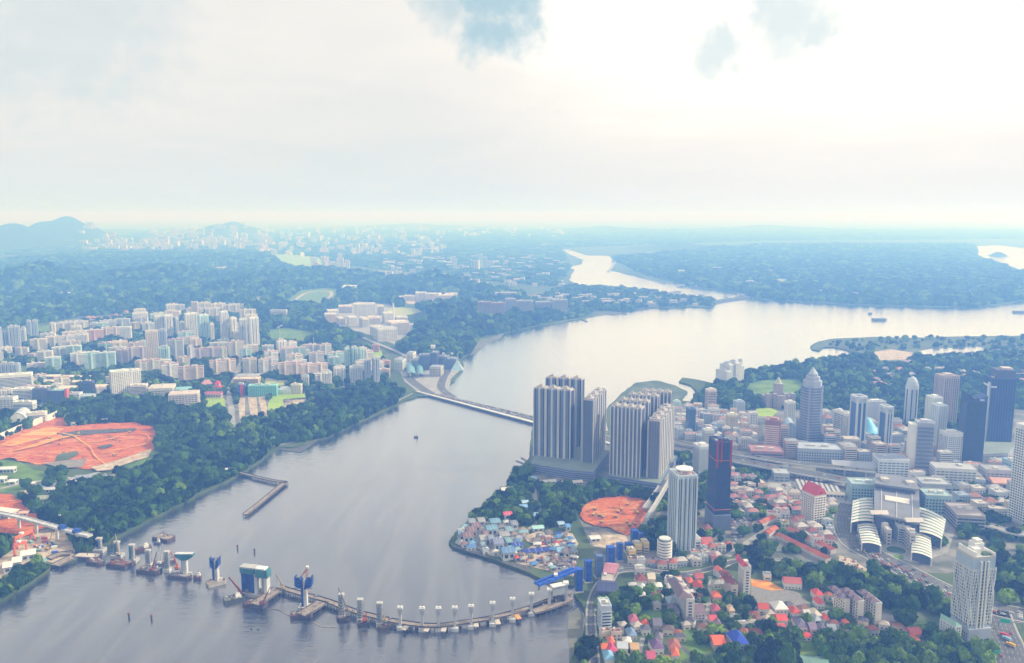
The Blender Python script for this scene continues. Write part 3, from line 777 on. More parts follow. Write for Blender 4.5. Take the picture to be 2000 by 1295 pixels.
# ============================================================ BUILDINGS
WHITE = (0.80, 0.79, 0.76); CREAM = (0.76, 0.68, 0.56); PINK = (0.72, 0.59, 0.50); SALMON = (0.72, 0.42, 0.33); TEAL = (0.48, 0.68, 0.66)
MAUVE = (0.56, 0.48, 0.52); GREYB = (0.42, 0.47, 0.56); GREY = (0.42, 0.43, 0.45); PALE = (0.60, 0.63, 0.65); DKBLUE = (0.035, 0.06, 0.17); BRICK = (0.30, 0.13, 0.11)
YELLOW = (0.66, 0.55, 0.25); NAVY = (0.03, 0.04, 0.10); SKYB = (0.30, 0.50, 0.66); RED = (0.55, 0.08, 0.06); ORANGE = (0.75, 0.20, 0.05); MAROON = (0.22, 0.06, 0.07)
TILE = (0.42, 0.14, 0.09); GREEN = (0.20, 0.42, 0.36); BLUE = (0.03, 0.10, 0.50)
W_GLASS = glass((0.045, 0.07, 0.115))
W_GLASS2 = glass((0.06, 0.12, 0.20))
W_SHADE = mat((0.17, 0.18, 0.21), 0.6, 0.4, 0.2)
M_ROOFG = mat((0.36, 0.37, 0.39), 0.9, 0.25, 0.08)
M_TANK = mat((0.62, 0.61, 0.58), 0.8)
M_STEEL = mat((0.30, 0.31, 0.33), 0.6, 0.2, 0.3, 0.3)
M_DARK = mat((0.06, 0.065, 0.075), 0.8)

def spot(x0, x1, yt, yb, D, rot):
    """world centre, width, depth, height of a block seen between columns x0..x1, roof row yt, foot row yb"""
    a = R(rot); s, c = abs(math.sin(a)), abs(math.cos(a))
    ext = (x1 - x0) * MPX(yb)
    D = min(D, ext * 0.6 / max(s, 0.05)) if s > 0.1 else D
    W = max((ext - D * s) / max(c, 0.2), 5.0)
    xm = (x0 + x1) / 2
    p = G(xm, yb)
    hy = (W * s + D * c) / 2
    q = Vector((p.x * (p.y + hy) / p.y, p.y + hy, 3.0))
    return q, W, D, max(HT(xm, yb, yt), 4.0), a
def faces(w, d, z0):
    """the four sides as (origin, along, normal, length)"""
    return {'f': (Vector((-w / 2, -d / 2, z0)), Vector((1, 0, 0)), Vector((0, -1, 0)), w), 'r': (Vector((w / 2, -d / 2, z0)), Vector((0, 1, 0)), Vector((1, 0, 0)), d),
            'b': (Vector((w / 2, d / 2, z0)), Vector((-1, 0, 0)), Vector((0, 1, 0)), w), 'l': (Vector((-w / 2, d / 2, z0)), Vector((0, -1, 0)), Vector((-1, 0, 0)), d)}
def win_grid(b, w, d, h, z0=0.0, fl=3.2, pitch=3.6, fw=0.55, fh=0.5, off=0.10, sides='frl', m=0, skip=0, margin=0.6):
    n = max(1, int((h - 1.0) / fl))
    for k in sides:
        o, u, nr, ln = faces(w, d, z0)[k]
        nc = max(1, int((ln - 2 * margin) / pitch)); st = (ln - 2 * margin) / nc
        for j in range(skip, n):
            za = fl * (j + 0.5 - fh / 2); zb = fl * (j + 0.5 + fh / 2)
            for i in range(nc):
                xa = margin + st * (i + 0.5 - fw / 2); xb = margin + st * (i + 0.5 + fw / 2)
                p, q = o + u * xa + nr * off, o + u * xb + nr * off
                b.quad((p.x, p.y, p.z + za), (q.x, q.y, q.z + za), (q.x, q.y, q.z + zb), (p.x, p.y, p.z + zb), m)
    return b
def bands(b, w, d, h, z0=0.0, fl=3.2, fh=0.45, off=0.12, sides='fb', m=0, margin=0.5, skip=0):
    n = max(1, int((h - 1.0) / fl))
    for k in sides:
        o, u, nr, ln = faces(w, d, z0)[k]
        p, q = o + u * margin + nr * off, o + u * (ln - margin) + nr * off
        for j in range(skip, n):
            za = fl * (j + 0.5 - fh / 2); zb = fl * (j + 0.5 + fh / 2)
            b.quad((p.x, p.y, p.z + za), (q.x, q.y, q.z + za), (q.x, q.y, q.z + zb), (p.x, p.y, p.z + zb), m)
    return b
def ledges(b, w, d, h, z0=0.0, fl=3.2, t=0.5, off=0.5, sides='fb', m=0):
    """projecting floor slabs"""
    n = max(1, int((h - 1.0) / fl))
    for j in range(1, n + 1):
        for k in sides:
            o, u, nr, ln = faces(w, d, z0)[k]
            c = o + u * ln / 2 + nr * off / 2
            if k in 'fb': b.box(c.x, c.y, z0 + fl * j - t / 2, ln, off, t, m=m, bottom=True)
            else: b.box(c.x, c.y, z0 + fl * j - t / 2, off, ln, t, m=m, bottom=True)
    return b
def fins(b, w, d, h, z0=0.0, pitch=6.0, t=0.8, off=0.6, sides='fb', m=0, ends=True):
    for k in sides:
        o, u, nr, ln = faces(w, d, z0)[k]
        n = max(2, int(ln / pitch)); st = ln / n
        for i in range(0 if ends else 1, n + 1 if ends else n):
            c = o + u * min(max(st * i, t / 2), ln - t / 2) + nr * off / 2
            if k in 'fb': b.box(c.x, c.y, z0, t, off, h, m=m)
            else: b.box(c.x, c.y, z0, off, t, h, m=m)
    return b
def roof_stuff(root, w, d, h, seed, tank=M_TANK, n=2):
    r = random.Random(seed)
    for i in range(n):
        tw, td, th = r.uniform(0.08, 0.2) * w + 2, min(d * 0.5, r.uniform(3, 7)), r.uniform(2, 4.5)
        b = MB().box(w * (-0.32 + 0.64 * (i + 0.5) / n), r.uniform(-0.1, 0.1) * d, h, tw, td, th)
        b.build('water_tank', tank, root)
def parapet(b, w, d, h, z0=0.0, t=0.5, m=0):
    for x, y, ww, dd in ((0, -d / 2 + t / 2, w, t), (0, d / 2 - t / 2, w, t), (-w / 2 + t / 2, 0, t, d - 2 * t), (w / 2 - t / 2, 0, t, d - 2 * t)):
        b.box(x, y, z0, ww, dd, h, m=m)
    return b
_bid = 0
def block(name, label, cat, x0, x1, yt, yb, D=14, rot=0, style='slab', wall=CREAM, roof=None, trim=None, group=None, fl=3.2, clear=True):
    """one building with walls, openings, roof and what stands on it"""
    global _bid
    _bid += 1
    q, W, D, H, a = spot(x0, x1, yt, yb, D, rot)
    root = thing(name, label, cat, q, a, group, clear=max(W, D) * 0.5 + 3 if clear else 0)
    mw = mat(wall)
    mr = mat(roof) if roof else M_ROOFG
    mt = mat(trim) if trim else mat(tuple(min(0.8, c * 1.12 + 0.03) for c in wall))
    far = G(0, yb).y > 3400
    if style == 'slab':                                   # long corridor block with stair towers
        MB().box(0, 0, 0, W, D, H).build('wall', mw, root)
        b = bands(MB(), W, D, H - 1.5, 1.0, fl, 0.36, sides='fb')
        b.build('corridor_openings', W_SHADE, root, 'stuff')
        if not far: win_grid(MB(), W, D, H - 1.5, 1.0, fl, 4.5, 0.35, 0.45, sides='rl').build('window_grid', W_GLASS, root, 'stuff')
        b = ledges(MB(), W, D, H - 1.5, 1.0, fl, 0.9, 0.5, 'f')
        b.build('corridor_parapets', mt, root, 'stuff')
        for i in range(max(1, min(4, int(W / 28)))):
            n = max(1, min(4, int(W / 28)))
            MB().box(W * ((i + 0.5) / n - 0.5), -D / 2 - 1.2, 0, 4.2, 3.0, H + 2.4).build('stair_tower', mt, root)
        rf_ = MB().box(0, 0, H, W + 1.2, D + 1.2, 1.3, bottom=True).build('roof', mr, root)
        roof_stuff(rf_, W, D, H + 1.3, _bid)
    elif style == 'tower':                                # residential tower of stepped bays
        MB().box(0, 0, 0, W, D * 0.8, H).build('wall', mw, root)
        nb = max(2, int(round(W / 9)))
        bw = W / nb
        for i in range(nb):
            hh = H - (0 if i % 2 == 0 else 2.5)
            MB().box(-W / 2 + bw * (i + 0.5), 0, 0, bw * 0.62, D + 1.5, hh).build('bay', mt, root)
        b = win_grid(MB(), W, D + 1.5, H - 3, 2.0, fl, bw / 2 if bw / 2 > 3 else 3, 0.42, 0.5, sides='frl')
        b.build('window_grid', W_GLASS, root, 'stuff')
        rf_ = MB().box(0, 0, H, W * 0.92, D * 0.7, 1.6).build('roof', mr, root)
        roof_stuff(rf_, W, D, H + 1.6, _bid, n=2)
    elif style == 'office':                               # ribbon windows between spandrels
        MB().box(0, 0, 0, W, D, H).build('wall', mw, root)
        bands(MB(), W, D, H - 2, 0.6, fl, 0.5, sides='frlb', margin=1.0).build('ribbon_windows', W_GLASS2, root, 'stuff')
        ledges(MB(), W, D, H - 2, 0.6, fl, 0.5, 0.4, 'frl').build('spandrels', mt, root, 'stuff')
        b = parapet(MB(), W, D, 1.4, H); rf_ = b.build('roof_parapet', mt, root)
        roof_stuff(rf_, W, D, H + 0.02, _bid, n=2)
    elif style == 'grid':                                 # punched windows
        MB().box(0, 0, 0, W, D, H).build('wall', mw, root)
        win_grid(MB(), W, D, H - 1, 0.3, fl, 4.0, 0.5, 0.5, sides='frl').build('window_grid', W_GLASS, root, 'stuff')
        b = parapet(MB(), W, D, 1.2, H); rf_ = b.build('roof_parapet', mr if roof else mt, root)
        roof_stuff(rf_, W, D, H + 0.02, _bid, n=2)
    elif style == 'blank':                                # slab with a blank end wall to the front
        MB().box(0, 0, 0, W, D, H).build('wall', mw, root)
        win_grid(MB(), W, D, H - 1, 0.3, fl, 4.0, 0.5, 0.5, sides='rl').build('window_grid', W_GLASS, root, 'stuff')
        parapet(MB(), W, D, 1.2, H).build('roof_parapet', mt, root)
    elif style == 'shed':                                 # low wide roof on posts or walls
        hh = max(H * 0.7, 3.0)
        MB().box(0, 0, 0, W, D, hh).build('wall', mw, root)
        win_grid(MB(), W, D, hh, 0.2, max(hh, 3.2), 5.0, 0.6, 0.4, sides='frl').build('window_grid', W_GLASS, root, 'stuff')
        rf_ = MB().gable(0, 0, hh, W, D, max(H * 0.3, 1.6), m=0, over=1.0).build('roof', mr, root)
        n = max(3, int(W / 7))
        b = MB()
        for i in range(1, n):
            xx = -W / 2 + W * i / n
            for sg in (-1, 1):
                b.bar((xx, sg * (D / 2 + 1.0), hh + 0.12), (xx, 0, hh + max(H * 0.3, 1.6) + 0.12), 0.14)
        b.build('roof_seams', mt, rf_, 'stuff')
    elif style == 'flat':                                 # big flat-roofed hall
        MB().box(0, 0, 0, W, D, H).build('wall', mw, root)
        b = win_grid(MB(), W, D, H - 0.8, 0.2, 4.2, 6.0, 0.75, 0.4, sides='frl'); b.build('window_grid', W_GLASS2, root, 'stuff')
        rf_ = MB().box(0, 0, H, W - 1.5, D - 1.5, 0.5).build('roof', mr, root)
        b = parapet(MB(), W, D, 1.0, H); b.build('roof_parapet', mt, root)
        r = random.Random(_bid)
        for i in range(max(1, min(5, int(W * D / 700)))):
            MB().box(r.uniform(-.35, .35) * W, r.uniform(-.3, .3) * D, H + 0.5, r.uniform(3, 8), r.uniform(3, 6), r.uniform(1.2, 3)).build('roof_unit', M_TANK, rf_)
    elif style == 'house':
        hh = H * 0.62
        MB().box(0, 0, 0, W, D, hh).build('wall', mw, root)
        win_grid(MB(), W, D, hh, 0.2, 3.0, 3.2, 0.45, 0.45, sides='frl').build('window_grid', W_GLASS, root, 'stuff')
        (MB().hip if _bid % 3 else MB().gable)(0, 0, hh, W, D, H * 0.38 + 0.5).build('roof', mr, root)
        return root
    return root

# ---- the housing estates on the west bank; every row is read from left to right
ROWS = [
 ('grey apartment tower', 'the hazy left edge row', 'tower', [
  (-14, 6, 640, 692, GREYB), (4, 18, 650, 686, GREYB), (19, 42, 638, 686, GREYB), (43, 53, 642, 676, PALE), (54, 64, 628, 664, GREYB), (65, 77, 627, 662, GREYB)], 14, 8, (0.42, 0.42, 0.44), None),
 ('cream apartment slab', 'the warm low row above the tree line', 'slab', [
  (62, 92, 664, 686, CREAM), (92, 124, 659, 681, CREAM), (124, 147, 650, 673, PINK), (147, 170, 648, 670, CREAM), (170, 202, 646, 668, SALMON)], 14, 14, (0.66, 0.56, 0.46), None),
 ('pale apartment slab', 'the back row under the red roofed houses', 'slab', [
  (99, 110, 632, 658, CREAM), (110, 140, 632, 648, CREAM), (140, 172, 629, 647, CREAM), (177, 196, 632, 647, WHITE), (197, 226, 627, 643, PALE), (226, 254, 624, 641, PALE), (201, 236, 641, 660, PINK), (257, 273, 631, 648, YELLOW), (279, 303, 632, 652, PALE)], 14, 10, (0.56, 0.52, 0.5), None),
 ('white residential tower', 'the tall central cluster', 'tower', [
  (303, 321, 617, 664, WHITE), (322, 340, 616, 664, WHITE), (342, 352, 622, 662, PALE), (351, 363, 630, 664, WHITE), (363, 388, 613, 666, WHITE), (389, 410, 616, 668, TEAL), (410, 421, 633, 671, CREAM), (431, 448, 609, 668, WHITE), (449, 465, 622, 668, CREAM), (468, 486, 624, 682, PALE), (487, 508, 621, 684, WHITE)], 16, 22, (0.66, 0.66, 0.62), None),
 ('cream apartment slab', 'the rear row before the dark wood', 'slab', [
  (343, 362, 596, 613, PALE), (388, 412, 592, 610, CREAM), (413, 440, 594, 612, CREAM), (441, 468, 596, 614, CREAM), (470, 500, 606, 628, CREAM), (478, 503, 616, 636, CREAM)], 16, 16, (0.62, 0.56, 0.48), None),
 ('pale teal apartment slab', 'the row facing the railway trees', 'slab', [
  (76, 104, 688, 712, CREAM), (91, 120, 700, 726, TEAL), (104, 132, 680, 702, PALE), (132, 160, 677, 702, TEAL), (140, 166, 692, 720, WHITE), (166, 196, 690, 726, TEAL), (197, 227, 690, 724, TEAL)], 15, 10, (0.62, 0.66, 0.66), None),
 ('mauve apartment slab', 'the row left of the tall cream tower', 'slab', [
  (227, 252, 686, 714, MAUVE), (250, 289, 681, 712, MAUVE), (246, 280, 672, 690, PINK)], 14, 12, (0.42, 0.30, 0.32), None),
 ('mixed apartment slab', 'the rows behind the school fields', 'slab', [
  (265, 288, 707, 732, CREAM), (289, 313, 704, 730, CREAM), (317, 350, 712, 740, WHITE), (350, 398, 718, 746, PINK), (346, 372, 700, 720, CREAM), (366, 381, 678, 708, WHITE), (380, 428, 682, 706, MAUVE), (428, 445, 680, 706, CREAM), (412, 460, 706, 730, PINK), (446, 478, 668, 700, CREAM), (470, 492, 682, 704, TEAL), (331, 360, 664, 706, PALE)], 14, 10, (0.42, 0.24, 0.24), None),
 ('white and teal apartment slab', 'the estate beside the checkpoint', 'slab', [
  (475, 503, 702, 733, CREAM), (505, 526, 704, 733, WHITE), (517, 544, 688, 716, WHITE), (547, 572, 682, 710, PALE), (572, 599, 680, 708, TEAL), (563, 590, 694, 718, CREAM), (599, 624, 675, 700, PALE), (624, 648, 674, 700, WHITE), (546, 591, 710, 738, PINK), (604, 634, 690, 720, WHITE), (589, 640, 714, 746, PINK), (640, 672, 690, 716, TEAL)], 14, 10, (0.50, 0.34, 0.36), None),
 ('pale green apartment tower', 'the front rank above the shore wood', 'tower', [
  (629, 650, 728, 760, WHITE), (651, 676, 718, 752, WHITE), (672, 686, 681, 722, TEAL), (686, 700, 679, 722, TEAL), (700, 714, 681, 724, TEAL), (682, 710, 717, 752, PALE), (711, 726, 704, 752, GREYB), (727, 743, 700, 752, GREYB)], 15, 10, (0.62, 0.60, 0.56), None)]
for desc, rowname, style, items, D, rot, roofc, _ in ROWS:
    items = sorted(items, key=lambda t: t[0] + t[1])
    for i, (x0, x1, yt, yb, wc) in enumerate(items):
        block('apartment_tower' if style == 'tower' else 'apartment_block', f'{desc}, {ORD[i]} from the left in {rowname}', 'apartment block', x0, x1, yt, yb, D, rot + 12 + (i % 3 - 1) * 6, style, wc, roofc, group=rowname)
WB = [  # single buildings of the west bank
 ('apartment_tower', 'tall slim cream tower standing alone before the mauve slabs', 'apartment tower', 288, 312, 647, 714, 14, 20, 'grid', (0.72, 0.62, 0.48), None),
 ('apartment_tower', 'blue grey slab tower just behind the slim cream tower', 'apartment tower', 311, 328, 645, 690, 14, 15, 'tower', GREYB, None),
 ('apartment_tower', 'teal striped tower right of the slim cream tower', 'apartment tower', 312, 333, 679, 716, 14, 12, 'tower', TEAL, None),
 ('apartment_tower', 'tallest cream point tower rising behind the white cluster', 'apartment tower', 376, 389, 590, 640, 14, 12, 'grid', (0.70, 0.62, 0.50), None),
 ('office_block', 'white block with large dark square windows behind the tree belt', 'office', 236, 258, 639, 668, 16, 15, 'grid', WHITE, None),
 ('office_block', 'long white building with blank sunlit side beside the factory rows', 'office', 215, 262, 728, 778, 34, 34, 'grid', (0.76, 0.74, 0.70), (0.30, 0.52, 0.50)),
 ('office_block', 'white wing behind the long white building', 'office', 250, 277, 724, 760, 18, 34, 'grid', WHITE, None),
 ('office_block', 'dark blue glass block among the long factory roofs', 'office', 164, 185, 746, 774, 16, 6, 'office', (0.10, 0.12, 0.22), None),
 ('office_block', 'dark gridded block beside the blue and red building', 'office', 69, 99, 760, 786, 18, 6, 'grid', (0.16, 0.18, 0.25), None),
 ('school_building', 'blue building with orange red end walls and teal roof', 'school', 101, 129, 764, 786, 18, 4, 'flat', (0.10, 0.12, 0.28), (0.25, 0.50, 0.50)),
 ('office_block', 'white stepped block at the left edge of the wood', 'office', 30, 66, 761, 786, 20, 12, 'office', WHITE, (0.34, 0.52, 0.50)),
 ('factory', 'low white hall between the blue and the dark block', 'factory', 137, 160, 769, 785, 18, 6, 'flat', WHITE, None),
 ('factory', 'small pale hall below the dark blue glass block', 'factory', 160, 186, 770, 784, 14, 6, 'shed', PALE, (0.40, 0.48, 0.54)),
 ('office_block', 'pink and white terraced block at the wood edge', 'office', 256, 290, 754, 778, 22, 14, 'office', (0.70, 0.62, 0.60), None),
 ('factory', 'wide pale roofed hall right of the terraced block', 'factory', 291, 345, 760, 778, 50, 14, 'flat', (0.62, 0.58, 0.52), (0.56, 0.52, 0.46)),
 ('factory', 'teal roofed shed behind the wide pale hall', 'factory', 344, 376, 758, 772, 26, 14, 'shed', (0.4, 0.46, 0.5), (0.25, 0.48, 0.55)),
 ('factory', 'large front hall with salmon roof edge above the wood', 'factory', 331, 392, 772, 796, 40, 14, 'flat', (0.66, 0.58, 0.56), (0.60, 0.50, 0.46)),
 ('campus_building', 'white slab with a big dark window strip by the clay pit', 'campus building', 31, 70, 786, 814, 16, 2, 'office', WHITE, None),
 ('campus_building', 'white corner block left of the window strip slab', 'campus building', 6, 34, 777, 812, 18, 2, 'flat', WHITE, None),
 ('campus_building', 'low white block with dark slot windows by the clay fence', 'campus building', 58, 92, 808, 828, 16, 16, 'office', (0.74, 0.70, 0.66), None),
 ('factory', 'long black and white flatted factory at the left edge', 'factory', -6, 64, 736, 772, 30, 24, 'office', (0.72, 0.70, 0.66), (0.5, 0.48, 0.48)),
 ('factory', 'dark office slab behind the flatted factory', 'factory', -4, 40, 712, 742, 18, 12, 'tower', GREYB, None),
 ('school_building', 'long grey school roof above the small playing field', 'school', 466, 517, 731, 742, 18, 2, 'shed', (0.55, 0.45, 0.40), (0.40, 0.42, 0.46)),
 ('school_building', 'tan school wings behind the red fronted block', 'school', 458, 508, 741, 756, 30, 4, 'flat', (0.60, 0.44, 0.34), (0.6, 0.5, 0.4)),
 ('school_building', 'blue block with a red centre panel beside the teal school', 'school', 465, 481, 752, 773, 14, 4, 'grid', (0.10, 0.16, 0.40), None),
 ('school_building', 'bright teal long school beside the bright green field', 'school', 487, 543, 754, 775, 22, 4, 'grid', (0.20, 0.56, 0.52), (0.55, 0.60, 0.56)),
 ('civic_hall', 'small classical white hall right of the teal school', 'hall', 544, 570, 756, 770, 16, 0, 'house', WHITE, (0.52, 0.54, 0.58)),
 ('civic_hall', 'plain cream block at the end of the bright green field', 'hall', 570, 590, 752, 770, 16, 0, 'grid', (0.66, 0.60, 0.54), None),
 ('worship_hall', 'long maroon roofed hall under the bright red tower roof', 'temple', 403, 434, 766, 778, 16, 2, 'shed', (0.6, 0.45, 0.42), (0.40, 0.10, 0.14)),
 ('worship_hall', 'pink roofed church among trees left of the school', 'church', 393, 416, 744, 762, 14, 30, 'house', (0.66, 0.52, 0.48), (0.52, 0.26, 0.24)),
 ('station_tower', 'small white belfry tower above the shore wood', 'tower', 592, 604, 734, 758, 8, 6, 'grid', WHITE, None),
 ('apartment_block', 'orange roofed block right of the grey end towers', 'apartment block', 742, 762, 706, 722, 16, 2, 'slab', (0.62, 0.42, 0.34), (0.55, 0.26, 0.18)),
 ('apartment_block', 'salmon fronted low block below the orange roofed one', 'apartment block', 744, 762, 722, 738, 16, 2, 'office', (0.66, 0.46, 0.36), None),
 ('water_tower', 'round topped concrete reservoir block alone in the wood', 'water tower', 529, 561, 606, 625, 20, 4, 'flat', (0.66, 0.62, 0.56), None),
 ('house', 'small pink block on the lawn beside the railway curve', 'house', 727, 741, 674, 688, 14, 0, 'grid', (0.56, 0.30, 0.30), None),
 ('pavilion', 'white roofed pavilion on the far wooded hill', 'pavilion', 668, 712, 558, 572, 50, -20, 'shed', WHITE, (0.74, 0.72, 0.66)),
 ('barracks', 'long white roofed building on the wooded hill at left', 'barracks', 104, 156, 572, 583, 30, 18, 'shed', WHITE, (0.76, 0.70, 0.62)),
 ('barracks', 'pale hall on the clearing beside the white dome', 'barracks', 112, 136, 546, 556, 30, 0, 'flat', (0.62, 0.58, 0.62), None),
]
for n_, l_, c_, x0, x1, yt, yb, D, rot, st, wl_, rf in WB: block(n_, l_, c_, x0, x1, yt, yb, D, rot, st, wl_, rf)
# white dome on the wooded hill
p = G(119, 548)
t = thing('observatory_dome', 'small white dome on the wooded hill at left', 'dome', (p.x, p.y, ground_z(p.x, p.y)), clear=60)
dome(MB(), (0, 0, 6), 24, 24, 26, 2, 16, 6, rough=0.0).build('dome_shell', mat(WHITE, 0.4), t)
MB().cyl(0, 0, 0, 25, 6.5, 16).build('drum_wall', mat((0.6, 0.58, 0.58)), t)
# red tower roof of the worship hall
p = G(421, 770)
t = thing('pagoda_roof', 'bright red tiered roof tower above the maroon hall', 'tower', (p.x, p.y + 16, 3), clear=8)
MB().box(0, 0, 0, 11, 11, 22).build('wall', mat((0.6, 0.4, 0.36)), t)
MB().hip(0, 0, 22, 12, 12, 9).build('roof', mat((0.62, 0.05, 0.06)), t)
MB().hip(0, 0, 15, 20, 16, 5).build('lower_roof', mat((0.55, 0.05, 0.06)), t)
# orange end walls of the blue building and the red centre panel
p = G(129, 786); t = thing('stair_tower', 'orange red stair tower at the end of the blue building', 'stair tower', (p.x, p.y + 6, 3), clear=5)
MB().box(0, 0, 0, 6, 10, HT(129, 786, 762) + 2).build('wall', mat((0.75, 0.14, 0.06)), t); MB().box(0, 0, HT(129, 786, 762) + 2, 6.6, 10.6, 0.8).build('roof', M_ROOFG, t)
p = G(473, 773); t = thing('stair_tower', 'red stair panel on the blue school block', 'stair tower', (p.x, p.y - 1.6, 3))
MB().box(0, 0, 0, 7, 2.4, HT(473, 773, 751)).build('wall', mat((0.66, 0.05, 0.06)), t); MB().box(0, 0, HT(473, 773, 751), 7.5, 3, 0.6).build('coping', M_ROOFG, t)
# white arched hall at the left edge
p = G(24, 834)
t = thing('arched_hall', 'grey barrel roofed hall with white rounded end by the clay pit', 'hall', (p.x, p.y + 30, 3), R(18), clear=32)
b = MB(); n = 14
for i in range(n):
    a0, a1 = math.pi * i / n, math.pi * (i + 1) / n
    b.quad((-18 * math.cos(a0), -26, 27 * math.sin(a0)), (-18 * math.cos(a1), -26, 27 * math.sin(a1)), (-18 * math.cos(a1), 26, 27 * math.sin(a1)), (-18 * math.cos(a0), 26, 27 * math.sin(a0)))
b.build('barrel_roof', mat((0.46, 0.49, 0.54), 0.5), t)
b = MB(); b.add([(-17 * math.cos(math.pi * i / n), -25.5, 26 * math.sin(math.pi * i / n)) for i in range(n + 1)], [tuple(range(n, -1, -1))]); b.build('end_wall', mat(WHITE), t)
MB().box(2, -25.8, 10, 5, 0.4, 5).build('end_window', W_GLASS, t)
# red roofed houses behind the estate
r_ = random.Random(5)
RH = []
for x in range(173, 254, 9): RH.append((x, 621 + r_.uniform(-3, 5)))
RH += [(182, 630), (193, 612), (214, 611), (236, 611), (246, 612), (285, 612), (297, 614), (308, 615), (330, 610)]
RH.sort()
for i, (x, y) in enumerate(RH):
    block('house', f'red roofed house in the row behind the pale slabs, {ORD[min(i, 19)]} from left', 'house', x - 4.5, x + 4.5, y - 6, y + 1, 16, r_.uniform(-25, 25), 'house', (0.62, 0.55, 0.52), (0.44, 0.15 + r_.uniform(0, .1), 0.15), group='red roofed houses behind the estate')
# long low factory roofs
FR = [(86, 118, 733, 741), (120, 153, 734, 742), (157, 188, 735, 741), (90, 135, 743, 753), (144, 184, 744, 752), (76, 102, 754, 765), (118, 150, 755, 765), (186, 210, 752, 764), (60, 88, 756, 766), (108, 134, 760, 770)]
for i, (x0, x1, yt, yb) in enumerate(sorted(FR, key=lambda t: t[0] + t[1])):
    block('factory', f'low cream factory roof, {ORD[i]} from the left in the factory yard', 'factory', x0, x1, yt, yb, 20, 4, 'shed', (0.44, 0.44, 0.46), (0.70, 0.62, 0.52), group='low factory roofs')
# infill blocks that pack the estates
def estate_fill(zone, poly, n, seed, hpx, wpx, cols, roofs, style='slab'):
    r = random.Random(seed); xs = [p[0] for p in poly]; ys = [p[1] for p in poly]; got = []; tries = 0
    while len(got) < n and tries < 3000:
        tries += 1
        x, y = r.uniform(min(xs), max(xs)), r.uniform(min(ys), max(ys))
        if not in_poly(np.array([x]), np.array([y]), poly)[0]: continue
        p = G(x, y)
        if any((p.x - fx) ** 2 + (p.y + 8 - fy) ** 2 < (fr * .55 + 14) ** 2 for fx, fy, fr in FOOT): continue
        got.append((x, y)); FOOT.append((p.x, p.y + 8, 22))
    for i, (x, y) in enumerate(sorted(got)):
        w = r.uniform(*wpx); st = style if r.random() < .8 else 'tower'
        block('apartment_block', f'infill apartment block, {ORD[i]} from left {zone}', 'apartment block', x - w / 2, x + w / 2, y - r.uniform(*hpx), y, 13, r.uniform(8, 38), st, r.choice(cols), r.choice(roofs), group='infill blocks ' + zone)
EC = [CREAM, WHITE, PINK, WHITE, CREAM, TEAL, PALE]; ER = [(.66, .56, .48), (.5, .34, .32), (.6, .58, .56)]
estate_fill('in the hazy back quarter', [(60, 640), (260, 618), (330, 605), (470, 600), (500, 625), (460, 650), (300, 650), (90, 668)], 20, 61, (12, 20), (18, 30), EC, ER)
estate_fill('in the central quarter', [(90, 672), (300, 655), (470, 655), (500, 690), (470, 720), (300, 735), (120, 725)], 20, 62, (16, 26), (20, 34), EC, ER)
estate_fill('in the checkpoint side quarter', [(470, 695), (560, 682), (700, 684), (740, 715), (735, 745), (640, 752), (500, 738)], 20, 63, (16, 30), (18, 32), EC, ER)
estate_fill('in the left edge quarter', [(-20, 690), (100, 690), (110, 730), (200, 735), (280, 745), (270, 775), (140, 782), (-20, 790)], 18, 64, (10, 20), (18, 34), [WHITE, PALE, (.6, .6, .62), CREAM], ER)
# ---- the hospital-like campus by the railway
CAMP = [(636, 662, 607, 618, 0.0), (660, 690, 598, 612, .1), (690, 735, 594, 622, .0), (735, 752, 598, 616, .05), (632, 660, 614, 630, .1), (676, 700, 620, 636, .0), (700, 722, 622, 640, .05), (716, 745, 620, 634, .1), (745, 772, 612, 632, .0), (772, 798, 620, 636, .05), (722, 760, 640, 658, 0), (755, 800, 630, 656, 0.1), (655, 676, 622, 634, .1)]
for i, (x0, x1, yt, yb, k) in enumerate(sorted(CAMP, key=lambda t: t[0] + t[1])):
    block('campus_building', f'white flat roofed building, {ORD[i]} from left in the riverside wood campus', 'campus building', x0, x1, yt, yb, 45, 14 + (i % 3) * 8, 'office' if i % 2 else 'flat', (0.78, 0.74 - k, 0.68 - k), (0.62, 0.57, 0.52), group='white campus by the railway')
block('campus_building', 'large white hall with grey roof nearest the railway curve', 'campus building', 728, 778, 643, 668, 60, 24, 'flat', (0.74, 0.70, 0.64), (0.42, 0.44, 0.48))
p = G(769, 632); t = thing('chimney', 'slim white chimney beside the oval lawn', 'chimney', (p.x, p.y, 3)); MB().cyl(0, 0, 0, 4, HT(769, 632, 594), 10, r2=3).build('shaft', mat(WHITE), t); MB().cyl(0, 0, HT(769, 632, 594), 4, 3, 10).build('cap', mat(PALE), t)
CAMP2 = [(790, 812, 578, 588), (810, 835, 572, 588), (832, 862, 574, 590), (850, 885, 577, 590), (775, 795, 580, 588), (868, 895, 574, 584)]
for i, (x0, x1, yt, yb) in enumerate(sorted(CAMP2)):
    block('campus_building', f'small white building, {ORD[i]} from left on the bright clearing behind the lawn', 'campus building', x0, x1, yt, yb, 50, 10 * (i % 3 - 1), 'flat', (0.76, 0.68, 0.62), (0.68, 0.58, 0.52), group='white buildings on the far clearing')
